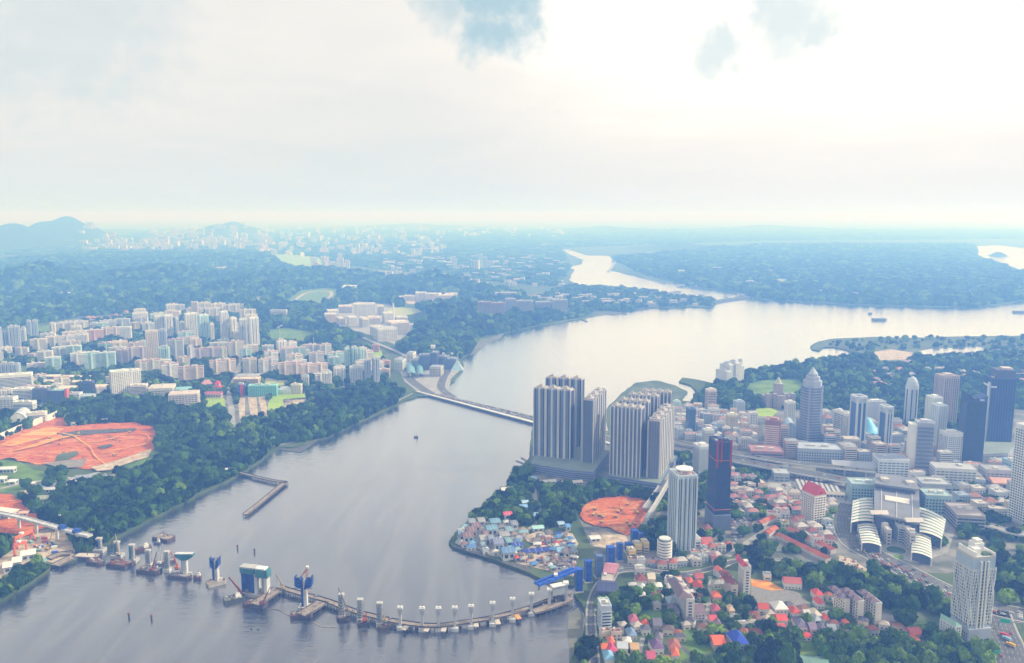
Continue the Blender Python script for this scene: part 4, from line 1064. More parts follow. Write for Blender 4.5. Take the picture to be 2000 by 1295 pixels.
# ---- terracotta blocks on the wooded shore
TB = [(933, 960, 590, 628, BRICK), (958, 986, 592, 626, (0.34, 0.15, 0.13)), (986, 1008, 584, 622, (0.36, 0.34, 0.40)), (1005, 1042, 588, 620, (0.38, 0.35, 0.38)), (1045, 1076, 590, 614, (0.36, 0.34, 0.40)), (1078, 1108, 586, 616, (0.38, 0.36, 0.40)), (966, 1010, 572, 590, (0.62, 0.54, 0.46))]
for i, (x0, x1, yt, yb, c) in enumerate(sorted(TB, key=lambda t: t[0] + t[1])):
    block('hillside_block', f'dark terraced block, {ORD[i]} from left on the wooded shore below the town', 'apartment block', x0, x1, yt, yb, 30, 8, 'office', c, (0.58, 0.50, 0.46), (0.7, 0.62, 0.56), group='dark blocks on the wooded shore')

# ---- checkpoint at the head of the causeway
CHK = [(820, 845, 695, 722, (0.10, 0.12, 0.20), 'office'), (842, 858, 690, 724, (0.08, 0.10, 0.18), 'grid'), (856, 878, 698, 722, (0.14, 0.16, 0.26), 'office'), (876, 895, 702, 722, (0.16, 0.20, 0.30), 'office'), (806, 822, 704, 722, (0.30, 0.33, 0.40), 'office'), (840, 866, 718, 736, (0.5, 0.46, 0.36), 'flat'), (796, 812, 690, 708, (0.62, 0.6, 0.54), 'flat'), (772, 792, 704, 726, (0.60, 0.60, 0.52), 'flat')]
for i, (x0, x1, yt, yb, c, st) in enumerate(sorted(CHK, key=lambda t: t[0] + t[1])):
    block('checkpoint_hall', f'dark blue checkpoint hall, {ORD[i]} from left at the causeway head' if c[0] < 0.35 else f'pale checkpoint hall, {ORD[i]} from left at the causeway head', 'checkpoint', x0, x1, yt, yb, 34, -8, st, c, (0.30, 0.34, 0.42), (0.35, 0.38, 0.46), group='checkpoint halls')
for i, (x, yb, yt) in enumerate(((846, 700, 680), (866, 712, 692), (883, 712, 692), (822, 712, 694))):
    p = G(x, yb)
    t = thing('roof_mast', f'mast with a white square panel, {("tallest", "third from left", "rightmost", "leftmost")[i]} on the checkpoint', 'mast', (p.x, p.y, 3))
    h = HT(x, yb, yt); s = 10 if i == 0 else 5
    MB().box(0, 0, 0, s * .6, s * .6, h).build('shaft', mat((0.2, 0.22, 0.3)), t); MB().box(0, 0, h, s * 1.3, s, s * 0.9).build('panel', mat(WHITE), t)
p = G(893, 722)
t = thing('glass_pyramid', 'pale glass pyramid at the water end of the checkpoint', 'pyramid', (p.x, p.y, 3), clear=20)
h = HT(893, 722, 704); MB().add([(-16, -14, 0), (16, -14, 0), (16, 14, 0), (-16, 14, 0), (0, 0, h)], [(0, 1, 4), (1, 2, 4), (2, 3, 4), (3, 0, 4)]).build('glass_faces', mat((0.36, 0.56, 0.66), 0.3), t); b = MB()
for s in ((-16, -14), (16, -14), (16, 14), (-16, 14)): b.bar((*s, 0.1), (0, 0, h + 0.2), 0.5)
b.build('frame', mat(PALE), t, 'stuff')
for i, (x0, x1, y0, y1) in enumerate(((792, 812, 717, 738), (811, 828, 719, 739))):
    pts = [G(x0 + 2, y0), G(x1 - 3, y0), G(x1, y1), G(x0 + 4, y1)]
    c = sum(pts, Vector()) / 4
    t = thing('canopy_shed', f'{("left", "right")[i]} of two blue green canopy roofs before the checkpoint', 'canopy', c, clear=25)
    b = MB(); z = 10
    L_ = [p - c for p in pts]; n = 6
    for k in range(n):
        def at(u, v):
            a = L_[0].lerp(L_[1], u); d = L_[3].lerp(L_[2], u); q = a.lerp(d, v); return (q.x, q.y, z + 5 * math.sin(math.pi * u))
        b.quad(at(k / n, 1), at((k + 1) / n, 1), at((k + 1) / n, 0), at(k / n, 0))
    b.build('roof_skin', mat((0.16, 0.34, 0.40), 0.5), t)
    b = MB()
    for u in (0.02, 0.5, 0.98):
        for v in (0.05, 0.35, 0.65, 0.95):
            a = L_[0].lerp(L_[1], u); d = L_[3].lerp(L_[2], u); q = a.lerp(d, v); b.box(q.x, q.y, 0, 1.2, 1.2, z)
    b.build('posts', M_STEEL, t, 'stuff')
# ---- floodlight mast and estate masts
def mast(label, x, yb, yt, r=0.9, head=None, cat='mast'):
    p = G(x, yb); h = HT(x, yb, yt)
    t = thing('floodlight_mast' if head else 'mast', label, cat, (p.x, p.y, 3))
    MB().cyl(0, 0, 0, r, h, 8, r2=r * 0.6).build('pole', mat((0.6, 0.6, 0.6)), t)
    if head: MB().bar((-head, 0, h - head * .5), (head, 0, h + head * .6), 1.6).build('lamp_panel', mat(WHITE, 0.3), t)
    else: MB().box(0, 0, h, r * 2.2, r * 2.2, r * 1.5).build('mast_cap', mat(PALE), t)
mast('floodlight mast with a tilted lamp panel by the sports lawn', 547, 662, 638, 1.2, 9)
mast('thin white mast above the shore estate wood', 613, 678, 660, 0.9)
mast('pale mast on the wooded hill near the racecourse', 678, 556, 540, 2.0)
mast('lattice lamp mast left of the factory rows', 20, 704, 685, 0.8, 6)
mast('white mast standing at the left frame edge', 3, 704, 670, 0.9)

# ---- far towns in the haze: nothing in the photograph tells one block from the next
def far_town(label, group, n, x0, x1, y0, y1, hmin, hmax, wmin, wmax, seed, cols, base_name='far_apartment_block', cat='apartment block'):
    r = random.Random(seed)
    protos = []
    for k in range(4):
        w, d, h = ((1, .35, 1), (1, .5, 1), (1, .3, 1), (1, .6, 1))[k]
        b = MB().box(0, 0, 0, w, d, h); b.box(0.15, -d / 2 - .03, 0, .12, .1, 1.06); b.box(-.3, -d / 2 - .03, 0, .12, .1, 1.05)
        me = b.mesh('wall', mat(cols[k % len(cols)]))
        b2 = MB()
        for j in range(8): b2.quad((-.48, -d / 2 - .012, .08 + j * .11), (.48, -d / 2 - .012, .08 + j * .11), (.48, -d / 2 - .012, .13 + j * .11), (-.48, -d / 2 - .012, .13 + j * .11))
        me2 = b2.mesh('window_bands', W_SHADE)
        me3 = MB().box(0, 0, 1, w * 1.02, d * 1.04, .04).mesh('roof', mat((0.6, 0.52, 0.48)))
        protos.append((me, me2, me3))
    for i in range(n):
        x, y = r.uniform(x0, x1), y0 + (y1 - y0) * r.random()
        p = G(x, y); m = MPX(y)
        ru, rv = r.random(), r.random()
        sx, sz = (wmin + (wmax - wmin) * ru) * m, (hmin + (hmax - hmin) * rv) * m
        u_ = (x - x0) / (x1 - x0)
        lb = ('narrow ', '', 'wide ')[int(ru * 2.99)] + ('low ', '', 'tall ')[int(rv * 2.99)] + label + ', ' + ('left end', 'left part', 'middle', 'right part', 'right end')[min(int(u_ * 5), 4)]
        t = thing(base_name, lb, cat, (p.x, p.y, ground_z(p.x, p.y)), R(r.uniform(-25, 35)), group, clear=r.uniform(30, 60))
        t.scale = (sx, sx, sz)
        for me, nm in zip(protos[r.randrange(4)], ('wall', 'window_bands', 'roof')):
            o = bpy.data.objects.new(nm, me); C.objects.link(o); o.parent = t
WARM = ((0.78, 0.70, 0.62), (0.74, 0.72, 0.68), (0.78, 0.64, 0.56), (0.66, 0.66, 0.66))
far_town('pale block in the hazy far town beside the hill', 'far town beside the hill', 80, 160, 330, 470, 492, 4, 9, 7, 16, 1, WARM)
far_town('white block in the dense far town', 'dense far town', 120, 300, 530, 466, 490, 6, 14, 5, 11, 2, WARM)
far_town('faint block in the long haze town', 'haze town left of centre', 80, 500, 850, 466, 500, 6, 13, 6, 12, 3, WARM)
far_town('pale block beside the yellow green meadow', 'blocks beside the meadow', 12, 612, 695, 512, 530, 12, 22, 7, 13, 4, WARM)
far_town('pale building in the spread town before the reservoir', 'town before the reservoir', 150, 740, 1105, 502, 562, 3, 7, 7, 16, 5, WARM, 'far_building', 'building')
far_town('hazy tower in the spread town', 'towers before the reservoir', 6, 820, 960, 516, 530, 16, 26, 8, 14, 6, ((0.40, 0.50, 0.62), (0.6, 0.6, 0.62)), 'far_tower', 'tower')
far_town('white house on the point before the reservoir', 'houses on the point', 60, 1020, 1380, 576, 598, 4, 9, 8, 18, 7, ((0.66, 0.60, 0.55), (0.58, 0.55, 0.55)), 'point_house', 'house')
far_town('small pale shed on the far wooded shore', 'sheds on the far shore', 60, 1250, 1990, 500, 582, 1.5, 3.5, 6, 18, 8, WARM, 'far_shed', 'shed')
r_ = random.Random(9); b = MB()                       # the faint rest of the far towns reads as one mass
for k_ in range(190):
    if k_ < 115: x_, y_ = r_.uniform(300, 1100), r_.uniform(448, 464)
    else: x_, y_ = r_.uniform(500, 870), r_.uniform(466, 502)
    p = G(x_, y_); m_ = MPX(y_); w_, h_ = r_.uniform(4, 9) * m_, r_.uniform(4, 12) * m_
    z_ = ground_z(p.x, p.y); a_ = R(r_.uniform(-25, 35)); b.box(p.x, p.y, z_, w_, w_ * .45, h_, a_, r_.randrange(4)); b.box(p.x, p.y, z_ + h_, w_ * .3, w_ * .2, h_ * .1, a_, r_.randrange(4)); FOOT.append((p.x, p.y, w_ * .6))
tag(b.build('distant_town', [mat(c_) for c_ in WARM], None, 'stuff'), 'faint pale buildings of the far skyline below the horizon', 'distant town')

# ============================================================ THE BRIDGE UNDER CONSTRUCTION
M_PIER = mat((0.60, 0.61, 0.63), 0.8, 0.3, 0.2); M_PIERD = mat((0.30, 0.31, 0.33), 0.85, 0.3, 0.3); M_CAP = mat((0.46, 0.46, 0.45), 0.85); M_FORM = mat((0.02, 0.06, 0.27), 0.5, 0.4, 0.35); M_NET = mat((0.02, 0.09, 0.52), 0.6, 0.4, 0.35)
M_TEAL = mat((0.06, 0.20, 0.24), 0.6, 0.35, 0.3); M_RUST = mat((0.20, 0.09, 0.07), 0.9, 0.4, 0.2); M_TIMB = mat((0.30, 0.25, 0.21), 0.9, 0.35, 0.3); M_PILE = mat((0.09, 0.08, 0.08), 0.9); M_ORA = mat((0.72, 0.16, 0.04), 0.6); M_CRANE = mat((0.34, 0.08, 0.07), 0.6)
M_WHITE = mat(WHITE); M_BARGE = mat((0.11, 0.08, 0.085), 0.85, 0.35, 0.2)
def scatter_bits(root, w, d, z, n, seed, cols, name='deck_cargo', hmax=2.2):
    r = random.Random(seed)
    b = MB()
    for i in range(n): b.box(r.uniform(-.42, .42) * w, r.uniform(-.38, .38) * d, z, r.uniform(.8, w * .12 + 1), r.uniform(.8, 3), r.uniform(.5, hmax), r.uniform(0, 3), m=r.randrange(len(cols)))
    b.build(name, cols, root, 'stuff')
def pier(label, x, yb, yt, style, group=None):
    p = G(x, yb, 0.5); h = HT(x, yb, yt, 0.5)
    t = thing('bridge_pier', label, 'bridge pier', (p.x, p.y + 4, 0), 0.0, group)
    cw = 11
    if style == 'flare':
        MB().box(0, 0, -0.5, 6.6, 6.6, 4.2).build('pile_cap', M_PIER, t)
        MB().box(0, 0, 3.7, 2.7, 2.7, h - 12.5).build('column', M_PIER, t)
        b = MB(); z0 = h - 9
        b.add([(-1.36, -1.36, z0), (1.36, -1.36, z0), (1.36, 1.36, z0), (-1.36, 1.36, z0), (-2.9, -2.3, h - 3), (2.9, -2.3, h - 3), (2.9, 2.3, h - 3), (-2.9, 2.3, h - 3)], [(0, 1, 5, 4), (1, 2, 6, 5), (2, 3, 7, 6), (3, 0, 4, 7)])
        b.box(0, 0, h - 3, 5.8, 4.6, 2.2); b.build('pier_head', M_PIER, t)
        for s in (-1, 1): MB().box(s * 1.6, 0, h - 0.8, 1.5, 2.0, 1.2).build('bearing_plinth', M_WHITE, t)
        for j in range(2, 6): MB().box(0, 0, 4 + (h - 17) * j / 6, 2.8, 2.8, 0.25).build('pour_joint', M_CAP, t)
    elif style == 'scaffold':
        MB().box(0, 0, -0.5, 7, 7, 4.5).build('pile_cap', M_PIER, t)
        MB().box(0, 0, 4, 3.2, 3.2, h - 5).build('column', M_PIERD, t)
        r = random.Random(int(x))
        for j in range(6): MB().box(0, 0, 4 + (h - 8) * (j + .5) / 6, 4.6 + r.uniform(0, 1.3), 4.8, 1.1).build('scaffold_deck', M_PIERD, t)
        b = MB()
        for s in ((-1, -1), (1, -1), (1, 1), (-1, 1)): b.bar((s[0] * 2.6, s[1] * 2.6, 4), (s[0] * 2.6, s[1] * 2.6, h - 1), 0.2)
        b.build('scaffold_poles', M_STEEL, t, 'stuff')
        MB().box(0, 0, h - 2, 6, 5.2, 2.5).build('pier_head', M_CAP, t)
    elif style == 'tee':
        MB().box(0, 0, -0.5, 12, 10, 4.2).build('pile_cap', M_CAP, t)
        MB().box(0, 0, 4, 5.2, 5, h - 11).build('column', M_PIER, t); MB().box(-2.8, 0, 6, 0.6, 5.4, h - 13).build('formwork_panel', M_FORM, t)
        b = MB(); z0 = h - 7.5
        b.add([(-3.4, -2.9, z0), (3.4, -2.9, z0), (3.4, 2.9, z0), (-3.4, 2.9, z0), (-10.5, -3.0, h - 3), (10.5, -3.0, h - 3), (10.5, 3.0, h - 3), (-10.5, 3.0, h - 3)], [(0, 1, 5, 4), (1, 2, 6, 5), (2, 3, 7, 6), (3, 0, 4, 7)]); b.box(0, 0, h - 3, 21.4, 6.4, 3.0); b.build('crosshead', M_TEAL, t)
        MB().box(0, 0, h, 20.5, 5.6, 0.6).build('deck_slab', M_PIER, t)
    elif style == 'teal':
        MB().box(0, 0, -0.5, 13, 11, 4.5).build('pile_cap', M_CAP, t)
        MB().box(1.2, 0, 4, 2.8, 4.6, h - 6).build('column', M_PIERD, t); MB().box(-1.5, 0, 4, 2.4, 4.8, h - 7).build('formwork_panel', M_TEAL if 'teal' in label else M_FORM, t)
        MB().box(0, 0, h - 2.2, 6.6, 5.6, 2.2).build('pier_head', M_CAP, t); scatter_bits(t, 11, 9, 4, 8, int(x), [M_STEEL, M_CAP], 'formwork_stack', 3)
    return t
pier('bridge pier with blue left face nearest the unfinished deck end', 192, 1079, 1052, 'teal')
pier('teal faced bridge pier beside the wide rusty barge', 227, 1090, 1059, 'teal')
pier('teal faced bridge pier right of the wide rusty barge', 256, 1099, 1065, 'teal')
pier('broad scaffolded pier standing over the dark barge', 288, 1108, 1076, 'scaffold')
pier('ribbed grey pier left of the tee headed pier', 325, 1118, 1079, 'scaffold')
pier('tee headed concrete pier with wide teal crosshead', 360, 1128, 1083, 'tee')
pier('dark scaffolded pier with a crane behind it', 666, 1210, 1163, 'scaffold')
pier('banded unfinished pier second right of the blue winged pier', 703, 1217, 1173, 'scaffold')
pier('banded unfinished pier next to the first white flared pier', 741, 1225, 1180, 'scaffold')
WP = [(781, 1232, 1187), (824, 1235, 1188), (856, 1235, 1188), (888, 1234, 1187), (920, 1230, 1184), (962, 1225, 1178), (1001, 1216, 1170), (1038, 1204, 1160)]
for i, (x, yb, yt) in enumerate(WP): pier(f'white flared bridge pier, {ORD[i]} from left along the curved trestle', x, yb, yt, 'flare', 'white flared piers')
# blue winged pier head and the blue pier on its own barge
def blue_pier(label, x, yb, yt, wings):
    p = G(x, yb, 0.5); h = HT(x, yb, yt, 0.5)
    t = thing('bridge_pier', label, 'bridge pier', (p.x, p.y + 4, 0))
    MB().box(0, 0, -0.5, 13, 11, 4.5).build('pile_cap', M_CAP, t)
    MB().box(-1.8, 0, 4, 2.6, 6, h * .6 if not wings else h - 10).build('formwork_panel', M_FORM, t)
    MB().box(1.2, 0, 4, 3.6, 6, h - 8).build('column', M_PIER, t)
    for s in (-1, 1):
        k = 1.0 if wings else 0.55
        b = MB(); z0 = h * (0.62 if wings else .55)
        b.add([(s * 0.5, -4, z0), (s * 9 * k, -4, z0 + 4), (s * 9.5 * k, -4, h), (s * 2.2, -4, h - 3.5), (s * 0.5, 4, z0), (s * 9 * k, 4, z0 + 4), (s * 9.5 * k, 4, h), (s * 2.2, 4, h - 3.5)],
              [(0, 1, 2, 3), (7, 6, 5, 4), (0, 4, 5, 1), (1, 5, 6, 2), (2, 6, 7, 3), (3, 7, 4, 0)]); b.build('wing_formwork', M_FORM, t)
        for j in range(3): MB().box(s * 6.2 * k, -4.3, z0 + 2 + j * (h - z0 - 3) / 3, 7 * k, 0.5, 0.7, bottom=True).build('waler', M_NET, t)
        MB().box(s * 5.5 * k, 0, h - 1.0, 4 * k, 6, 1.2).build('work_platform', M_STEEL, t)
    return t
blue_pier('pier wrapped in blue formwork on its own pale barge', 420, 1140, 1089, False)
blue_pier('pier with two large blue formwork wings below a tower crane', 594, 1192, 1127, True)
# big portal pier
p = G(500, 1165, 0.5); h = HT(500, 1165, 1108, 0.5)
t = thing('portal_pier', 'massive two legged portal pier clad in blue and teal formwork', 'bridge pier', (p.x, p.y + 4, 0), R(-14))
MB().box(0, 0, -0.5, 36, 13, 4.5).build('pile_cap', M_CAP, t)
MB().box(-9, 0, 4, 15, 8, h - 12).build('formwork_shell', M_FORM, t); MB().box(0.8, 0, 4, 3.5, 7, h - 12).build('leg', M_PIER, t); MB().box(13, 0, 4, 3.5, 7, h - 14).build('leg', M_PIER, t); MB().box(9.5, 0, 4, 2.5, 6, h - 14).build('leg', M_PIERD, t)
MB().box(-9, 0, h - 8, 17, 9.5, 6).build('head_formwork', M_TEAL, t); MB().box(-9, 0, h - 2, 17.5, 9.8, 1.6).build('head_cap', M_CAP, t)
MB().box(8.5, 0, h - 11, 15, 9, 9).build('head_formwork', M_TEAL, t); MB().box(7, 0, h - 2, 12, 8, 1.4).build('head_cap', M_WHITE, t)
for s in (-14, -9, -4): MB().box(s, -4.3, 6, 0.6, 0.6, h - 15).build('stiffener', M_NET, t)
scatter_bits(t, 36, 12, 4, 14, 3, [M_STEEL, M_TIMB], 'formwork_stack', 4)
# lattice cranes
def crane(label, x, yb, jib_px, col=M_CRANE, r=0.5, name='crawler_crane', z=5.0, mastpx=None):
    p = G(x, yb, z)
    t = thing(name, label, 'crane', p)
    def up(px):   # a point straight over the crane's own ground line
        k = (647.5 - px[1]) / FPX; zz = p.y * (k * CP - SP) / (CP + k * SP) + CAM_H
        d = p.y * CP - (zz - CAM_H) * SP
        return Vector(((px[0] - 1000) / FPX * d - p.x, 0, zz - p.z))
    if mastpx:
        e = up(mastpx); b = MB()
        for sx in (-.9, .9):
            for sy in (-.9, .9): b.bar((sx, sy, 0), (sx + e.x, sy, e.z), .22)
        n = 10
        for i in range(n): s = 1 if i % 2 else -1; b.bar((-.9 * s + e.x * i / n, -.9, e.z * i / n), (.9 * s + e.x * (i + 1) / n, -.9, e.z * (i + 1) / n), .14)
        b.build('mast', col, t); MB().box(e.x, 0, e.z, 2.6, 2.6, 2.4).build('cab', M_WHITE, t); a = up(jib_px[0]); c = up(jib_px[1])
    else:
        MB().box(0, 0, 0, 4.5, 3.4, 1.3).build('tracks', M_DARK, t); MB().box(-.4, 0, 1.3, 4.2, 3, 2.6).build('cab', col, t); a = Vector((1, 0, 3)); c = up(jib_px[-1])
    b = MB(); d = (c - a); u = Vector((-d.z, 0, d.x)).normalized() * 0.8
    b.bar(a + u, c, r * .6); b.bar(a - u, c, r * .6); b.bar(a + Vector((0, .9, 0)), c, r * .5)
    n = 9
    for i in range(n): s = 1 if i % 2 else -1; b.bar(a + d * (i / n) + u * s * (1 - i / n), a + d * ((i + 1) / n) - u * s * (1 - (i + 1) / n), r * .4)
    b.build('jib', col, t)
    MB().bar(c, c + Vector((0, 0, -min(10, (c.z) * .5))), 0.12).build('hoist_rope', M_DARK, t)
    return t
crane('red lattice crane reaching over the portal pier', 470, 1162, [(447, 1127)], M_CRANE, .8)
crane('tower crane with tilted orange jib above the winged blue pier', 598, 1182, [(602, 1108), (585, 1130)], mat((0.62, 0.28, 0.16)), .6, 'tower_crane', 4, (600, 1110))
crane('thin crane behind the dark scaffolded pier', 680, 1204, [(661, 1146)], mat((0.35, 0.33, 0.3)), .45)
crane('small orange crane beside the second banded pier', 713, 1214, [(715, 1194)], M_ORA, .4)
crane('small tan crane beside the third banded pier', 753, 1216, [(748, 1200)], mat((0.55, 0.42, 0.25)), .4)
crane('pale crane on the rusty barge near the deck end', 231, 1085, [(225, 1042)], mat((0.60, 0.50, 0.36)), .5)
crane('white raking crane boom above the dark barge', 312, 1102, [(317, 1062)], M_WHITE, .5)
# barges, tugs and pontoons
def hull(w, d, h, bow=0.15):
    W, D = w / 2, d / 2
    pl = [(-W, -D), (W * (1 - bow), -D), (W, -D * .55), (W, D * .55), (W * (1 - bow), D), (-W, D)]
    return pl
def vessel(name, label, cat, x0, x1, yt, yb, d, rot, hullm, deckm, cargo=8, wheel=None, hh=3.2):
    a = R(rot); ext = (x1 - x0) * MPX(yb)
    W = max((ext - d * abs(math.sin(a))) / max(abs(math.cos(a)), .3), 8)
    p = G((x0 + x1) / 2, (yt + yb) / 2 + 1, 0)
    t = thing(name, label, cat, (p.x, p.y, 0), a)
    pl = hull(W, d, hh)
    MB().prism(pl, -1.0, hh).build('hull', hullm, t)
    MB().prism([(q[0] * .94, q[1] * .88) for q in pl], hh, hh + .25).build('deck', deckm, t)
    b = MB()
    for i in range(len(pl)):
        q, s = pl[i], pl[(i + 1) % len(pl)]
        b.bar((q[0] * .98, q[1] * .96, hh + .9), (s[0] * .98, s[1] * .96, hh + .9), .18); b.bar((q[0] * .98, q[1] * .96, hh), (q[0] * .98, q[1] * .96, hh + 1), .14)
    b.build('bulwark_rail', hullm, t)
    if cargo: scatter_bits(t, W, d, hh + .25, cargo, int(x0), [M_RUST, M_STEEL, M_TIMB, M_CAP])
    if wheel:
        MB().box(W * .2, 0, hh + .25, W * .18 + 2, d * .5, 3.2).build('deckhouse', M_WHITE, t); MB().box(W * .2, 0, hh + 3.45, W * .1 + 1.5, d * .35, 2.2).build('wheelhouse', M_WHITE, t); MB().bar((W * .2, 0, hh + 5.6), (W * .2, 0, hh + 10), .2).build('mast', M_STEEL, t)
    else:
        MB().bar((0, 0, hh), (0, 0, hh + 8), .3).build('spud_pole', M_RUST, t)
    return t
vessel('barge', 'wide rusty work barge below the two teal piers', 'barge', 209, 262, 1092, 1114, 16, -14, M_BARGE, M_RUST, 16)
vessel('barge', 'dark cluttered barge between the scaffolded piers', 'barge', 269, 318, 1106, 1124, 14, -10, M_BARGE, M_PIERD, 16)
vessel('barge', 'brown flat barge moored apart in open water', 'barge', 298, 344, 1044, 1060, 15, -20, M_BARGE, M_TIMB, 5)
vessel('workboat', 'small dark workboat beside the brown barge', 'boat', 302, 313, 1058, 1064, 4, -5, mat((0.06, 0.08, 0.13)), M_STEEL, 0, True, 1.4)
vessel('tugboat', 'tugboat with white wheelhouse behind the teal piers', 'tugboat', 262, 296, 1066, 1082, 9, 34, M_BARGE, M_RUST, 4, True, 3)
vessel('supply_barge', 'narrow supply barge behind the ribbed grey pier', 'barge', 304, 343, 1090, 1108, 9, 34, M_BARGE, M_PIERD, 8, None, 3)
vessel('pontoon', 'flat white topped pontoon by the shore platform', 'pontoon', 145, 198, 1082, 1096, 13, -6, M_BARGE, mat((0.62, 0.56, 0.50)), 0, None, 3.5)
vessel('pier_barge', 'pale barge carrying the blue formwork pier', 'barge', 401, 444, 1124, 1154, 14, 34, mat((0.42, 0.40, 0.36)), M_TIMB, 12)
vessel('barge', 'dark green cargo barge left of the portal pier', 'barge', 435, 480, 1160, 1184, 12, 30, mat((0.07, 0.08, 0.08)), mat((0.18, 0.20, 0.15)), 12, True)
vessel('barge', 'small barge with orange gear at the dark scaffolded pier', 'barge', 657, 686, 1200, 1218, 9, 36, M_BARGE, M_TIMB, 8)
vessel('fishing_boat', 'tiny lone boat in the middle of the strait', 'boat', 809, 816, 852, 855, 4, 0, M_DARK, M_STEEL, 0, True, 1.5)
vessel('cargo_ship', 'distant low ship on the bright far water', 'ship', 1703, 1731, 623, 627, 18, 4, mat((0.2, 0.22, 0.2)), M_STEEL, 3, True, 8)
vessel('cargo_ship', 'tiny distant ship left of the low ship', 'ship', 1696, 1703, 611, 614, 12, 4, mat((0.2, 0.22, 0.2)), M_STEEL, 0, True, 6)
vessel('cargo_ship', 'long distant ship at the right frame edge', 'ship', 1979, 2003, 608, 612, 18, 2, mat((0.2, 0.22, 0.24)), M_STEEL, 3, True, 8)
# navigation beacons
for i, (x, y, l) in enumerate(((252, 1206, 'left of two dark beacon posts in the foreground water'), (296, 1210, 'right of two dark beacon posts in the foreground water'), (464, 1072, 'left of two dark beacon posts in mid channel'), (497, 1079, 'right of two dark beacon posts in mid channel'), (491, 1229, 'left of two low mooring buoys'), (504, 1230, 'right of two low mooring buoys'))):
    p = G(x, y, 0); t = thing('beacon' if i < 4 else 'mooring_buoy', l, 'beacon' if i < 4 else 'buoy', p)
    if i < 4:
        MB().cyl(0, 0, -.5, .9, 4, 8).build('post', M_DARK, t); MB().cyl(0, 0, 3.5, 1.3, 1.4, 8).build('lantern', M_RUST, t)
    else: MB().cyl(0, 0, -.5, 1.3, 1.6, 10, r2=.8).build('float', M_DARK, t); MB().cyl(0, 0, 1.1, .3, .8, 6).build('ring', M_STEEL, t)
# trestle
def trestle(name, label, px, width, z=5.0, planks=True):
    line = ribbon_pts(px, width, z, 8)
    o = line[0][0].copy(); o.z = 0
    t = thing(name, label, 'trestle', o)
    def sh(b): b.v = [(v[0] - o.x, v[1] - o.y, v[2]) for v in b.v]; return b
    sh(ribbon_mb(line, 0, width, 0, 0.7)).build('deck', M_TIMB, t)
    for e_ in (-1, 1): sh(ribbon_mb(line, e_ * (width / 2 - .15), .3, 1.0, 1.0)).build('edge_rail', M_PILE, t)
    b, acc, last = MB(), 0, None
    for p, n, d in line:
        if last is None or (p - last).length > 5.5:
            last = p
            for e_ in (-.42, 0, .42): q = p + n * e_ * width; b.cyl(q.x, q.y, -1, .55, z + .2, 6)
            a, c = p + n * .45 * width, p - n * .45 * width; b.bar((a.x, a.y, z - 1.1), (c.x, c.y, z - 1.1), .4)
    sh(b).build('piles', M_PILE, t, 'stuff')
    scr = MB(); r = random.Random(int(px[0][0]))
    for p, n, d in line[::3]:
        if r.random() < .6: q = p + n * r.uniform(-.3, .3) * width; scr.box(q.x, q.y, z, r.uniform(.8, 3), r.uniform(.8, 2), r.uniform(.4, 1.8), r.uniform(0, 3))
    if scr.v: sh(scr).build('deck_clutter', M_STEEL, t, 'stuff')
    return t
trestle('trestle_bridge', 'long curved timber trestle linking the piers to the east bank', [(543, 1146), (590, 1160), (640, 1174), (690, 1193), (740, 1206), (780, 1215), (824, 1221), (858, 1222), (892, 1218), (960, 1207), (1000, 1197), (1036, 1187), (1075, 1172), (1112, 1158)], 8)
trestle('work_platform', 'trestle spur leading to the portal pier', [(545, 1148), (522, 1164), (498, 1180)], 14)
trestle('work_platform', 'trestle spur below the winged blue pier', [(632, 1173), (610, 1188), (588, 1200)], 14)
trestle('work_platform', 'timber platform where the trestle meets the launching girder', [(1040, 1192), (1062, 1186), (1090, 1176), (1112, 1166)], 16)
trestle('work_platform', 'shore work platform on dark piles by the white pontoon', [(108, 1104), (124, 1096), (141, 1088)], 14)
trestle('work_platform', 'brown approach stage from the works yard', [(96, 1090), (118, 1082), (140, 1080)], 12)
for i, (x, y) in enumerate(((792, 1226), (834, 1229), (867, 1229), (930, 1220), (972, 1215), (1011, 1205))):
    p = G(x, y, 4); t = thing('access_platform', f'{"orange" if i == 5 else "pale"} access platform beside the {ORD[(0, 1, 2, 4, 5, 6)[i]]} white flared pier', 'platform', (p.x, p.y, 0), R(-20 + i * 8))
    MB().box(0, 0, 3.8, 5, 10, .8, bottom=True).build('deck', mat((0.72, 0.34, 0.08) if i == 5 else (0.56, 0.50, 0.44)), t); b = MB()
    for s in ((-2, -4), (2, -4), (-2, 4), (2, 4)): b.cyl(s[0], s[1], -1, .4, 4.9, 6)
    b.build('piles', M_PILE, t, 'stuff')
# floating silt curtains
for i, px in enumerate(([(524, 1189), (540, 1190), (556, 1197), (568, 1203)], [(612, 1215), (628, 1223), (645, 1224), (658, 1225)])):
    b = MB(); l_ = ribbon_pts(px, 1, .4); ribbon_mb(l_, 0, 1.1, 0, .6, b); tag(b.build('silt_curtain', M_TIMB), ('floating boom line right of the portal pier', 'floating boom line right of the winged pier')[i], 'boom')
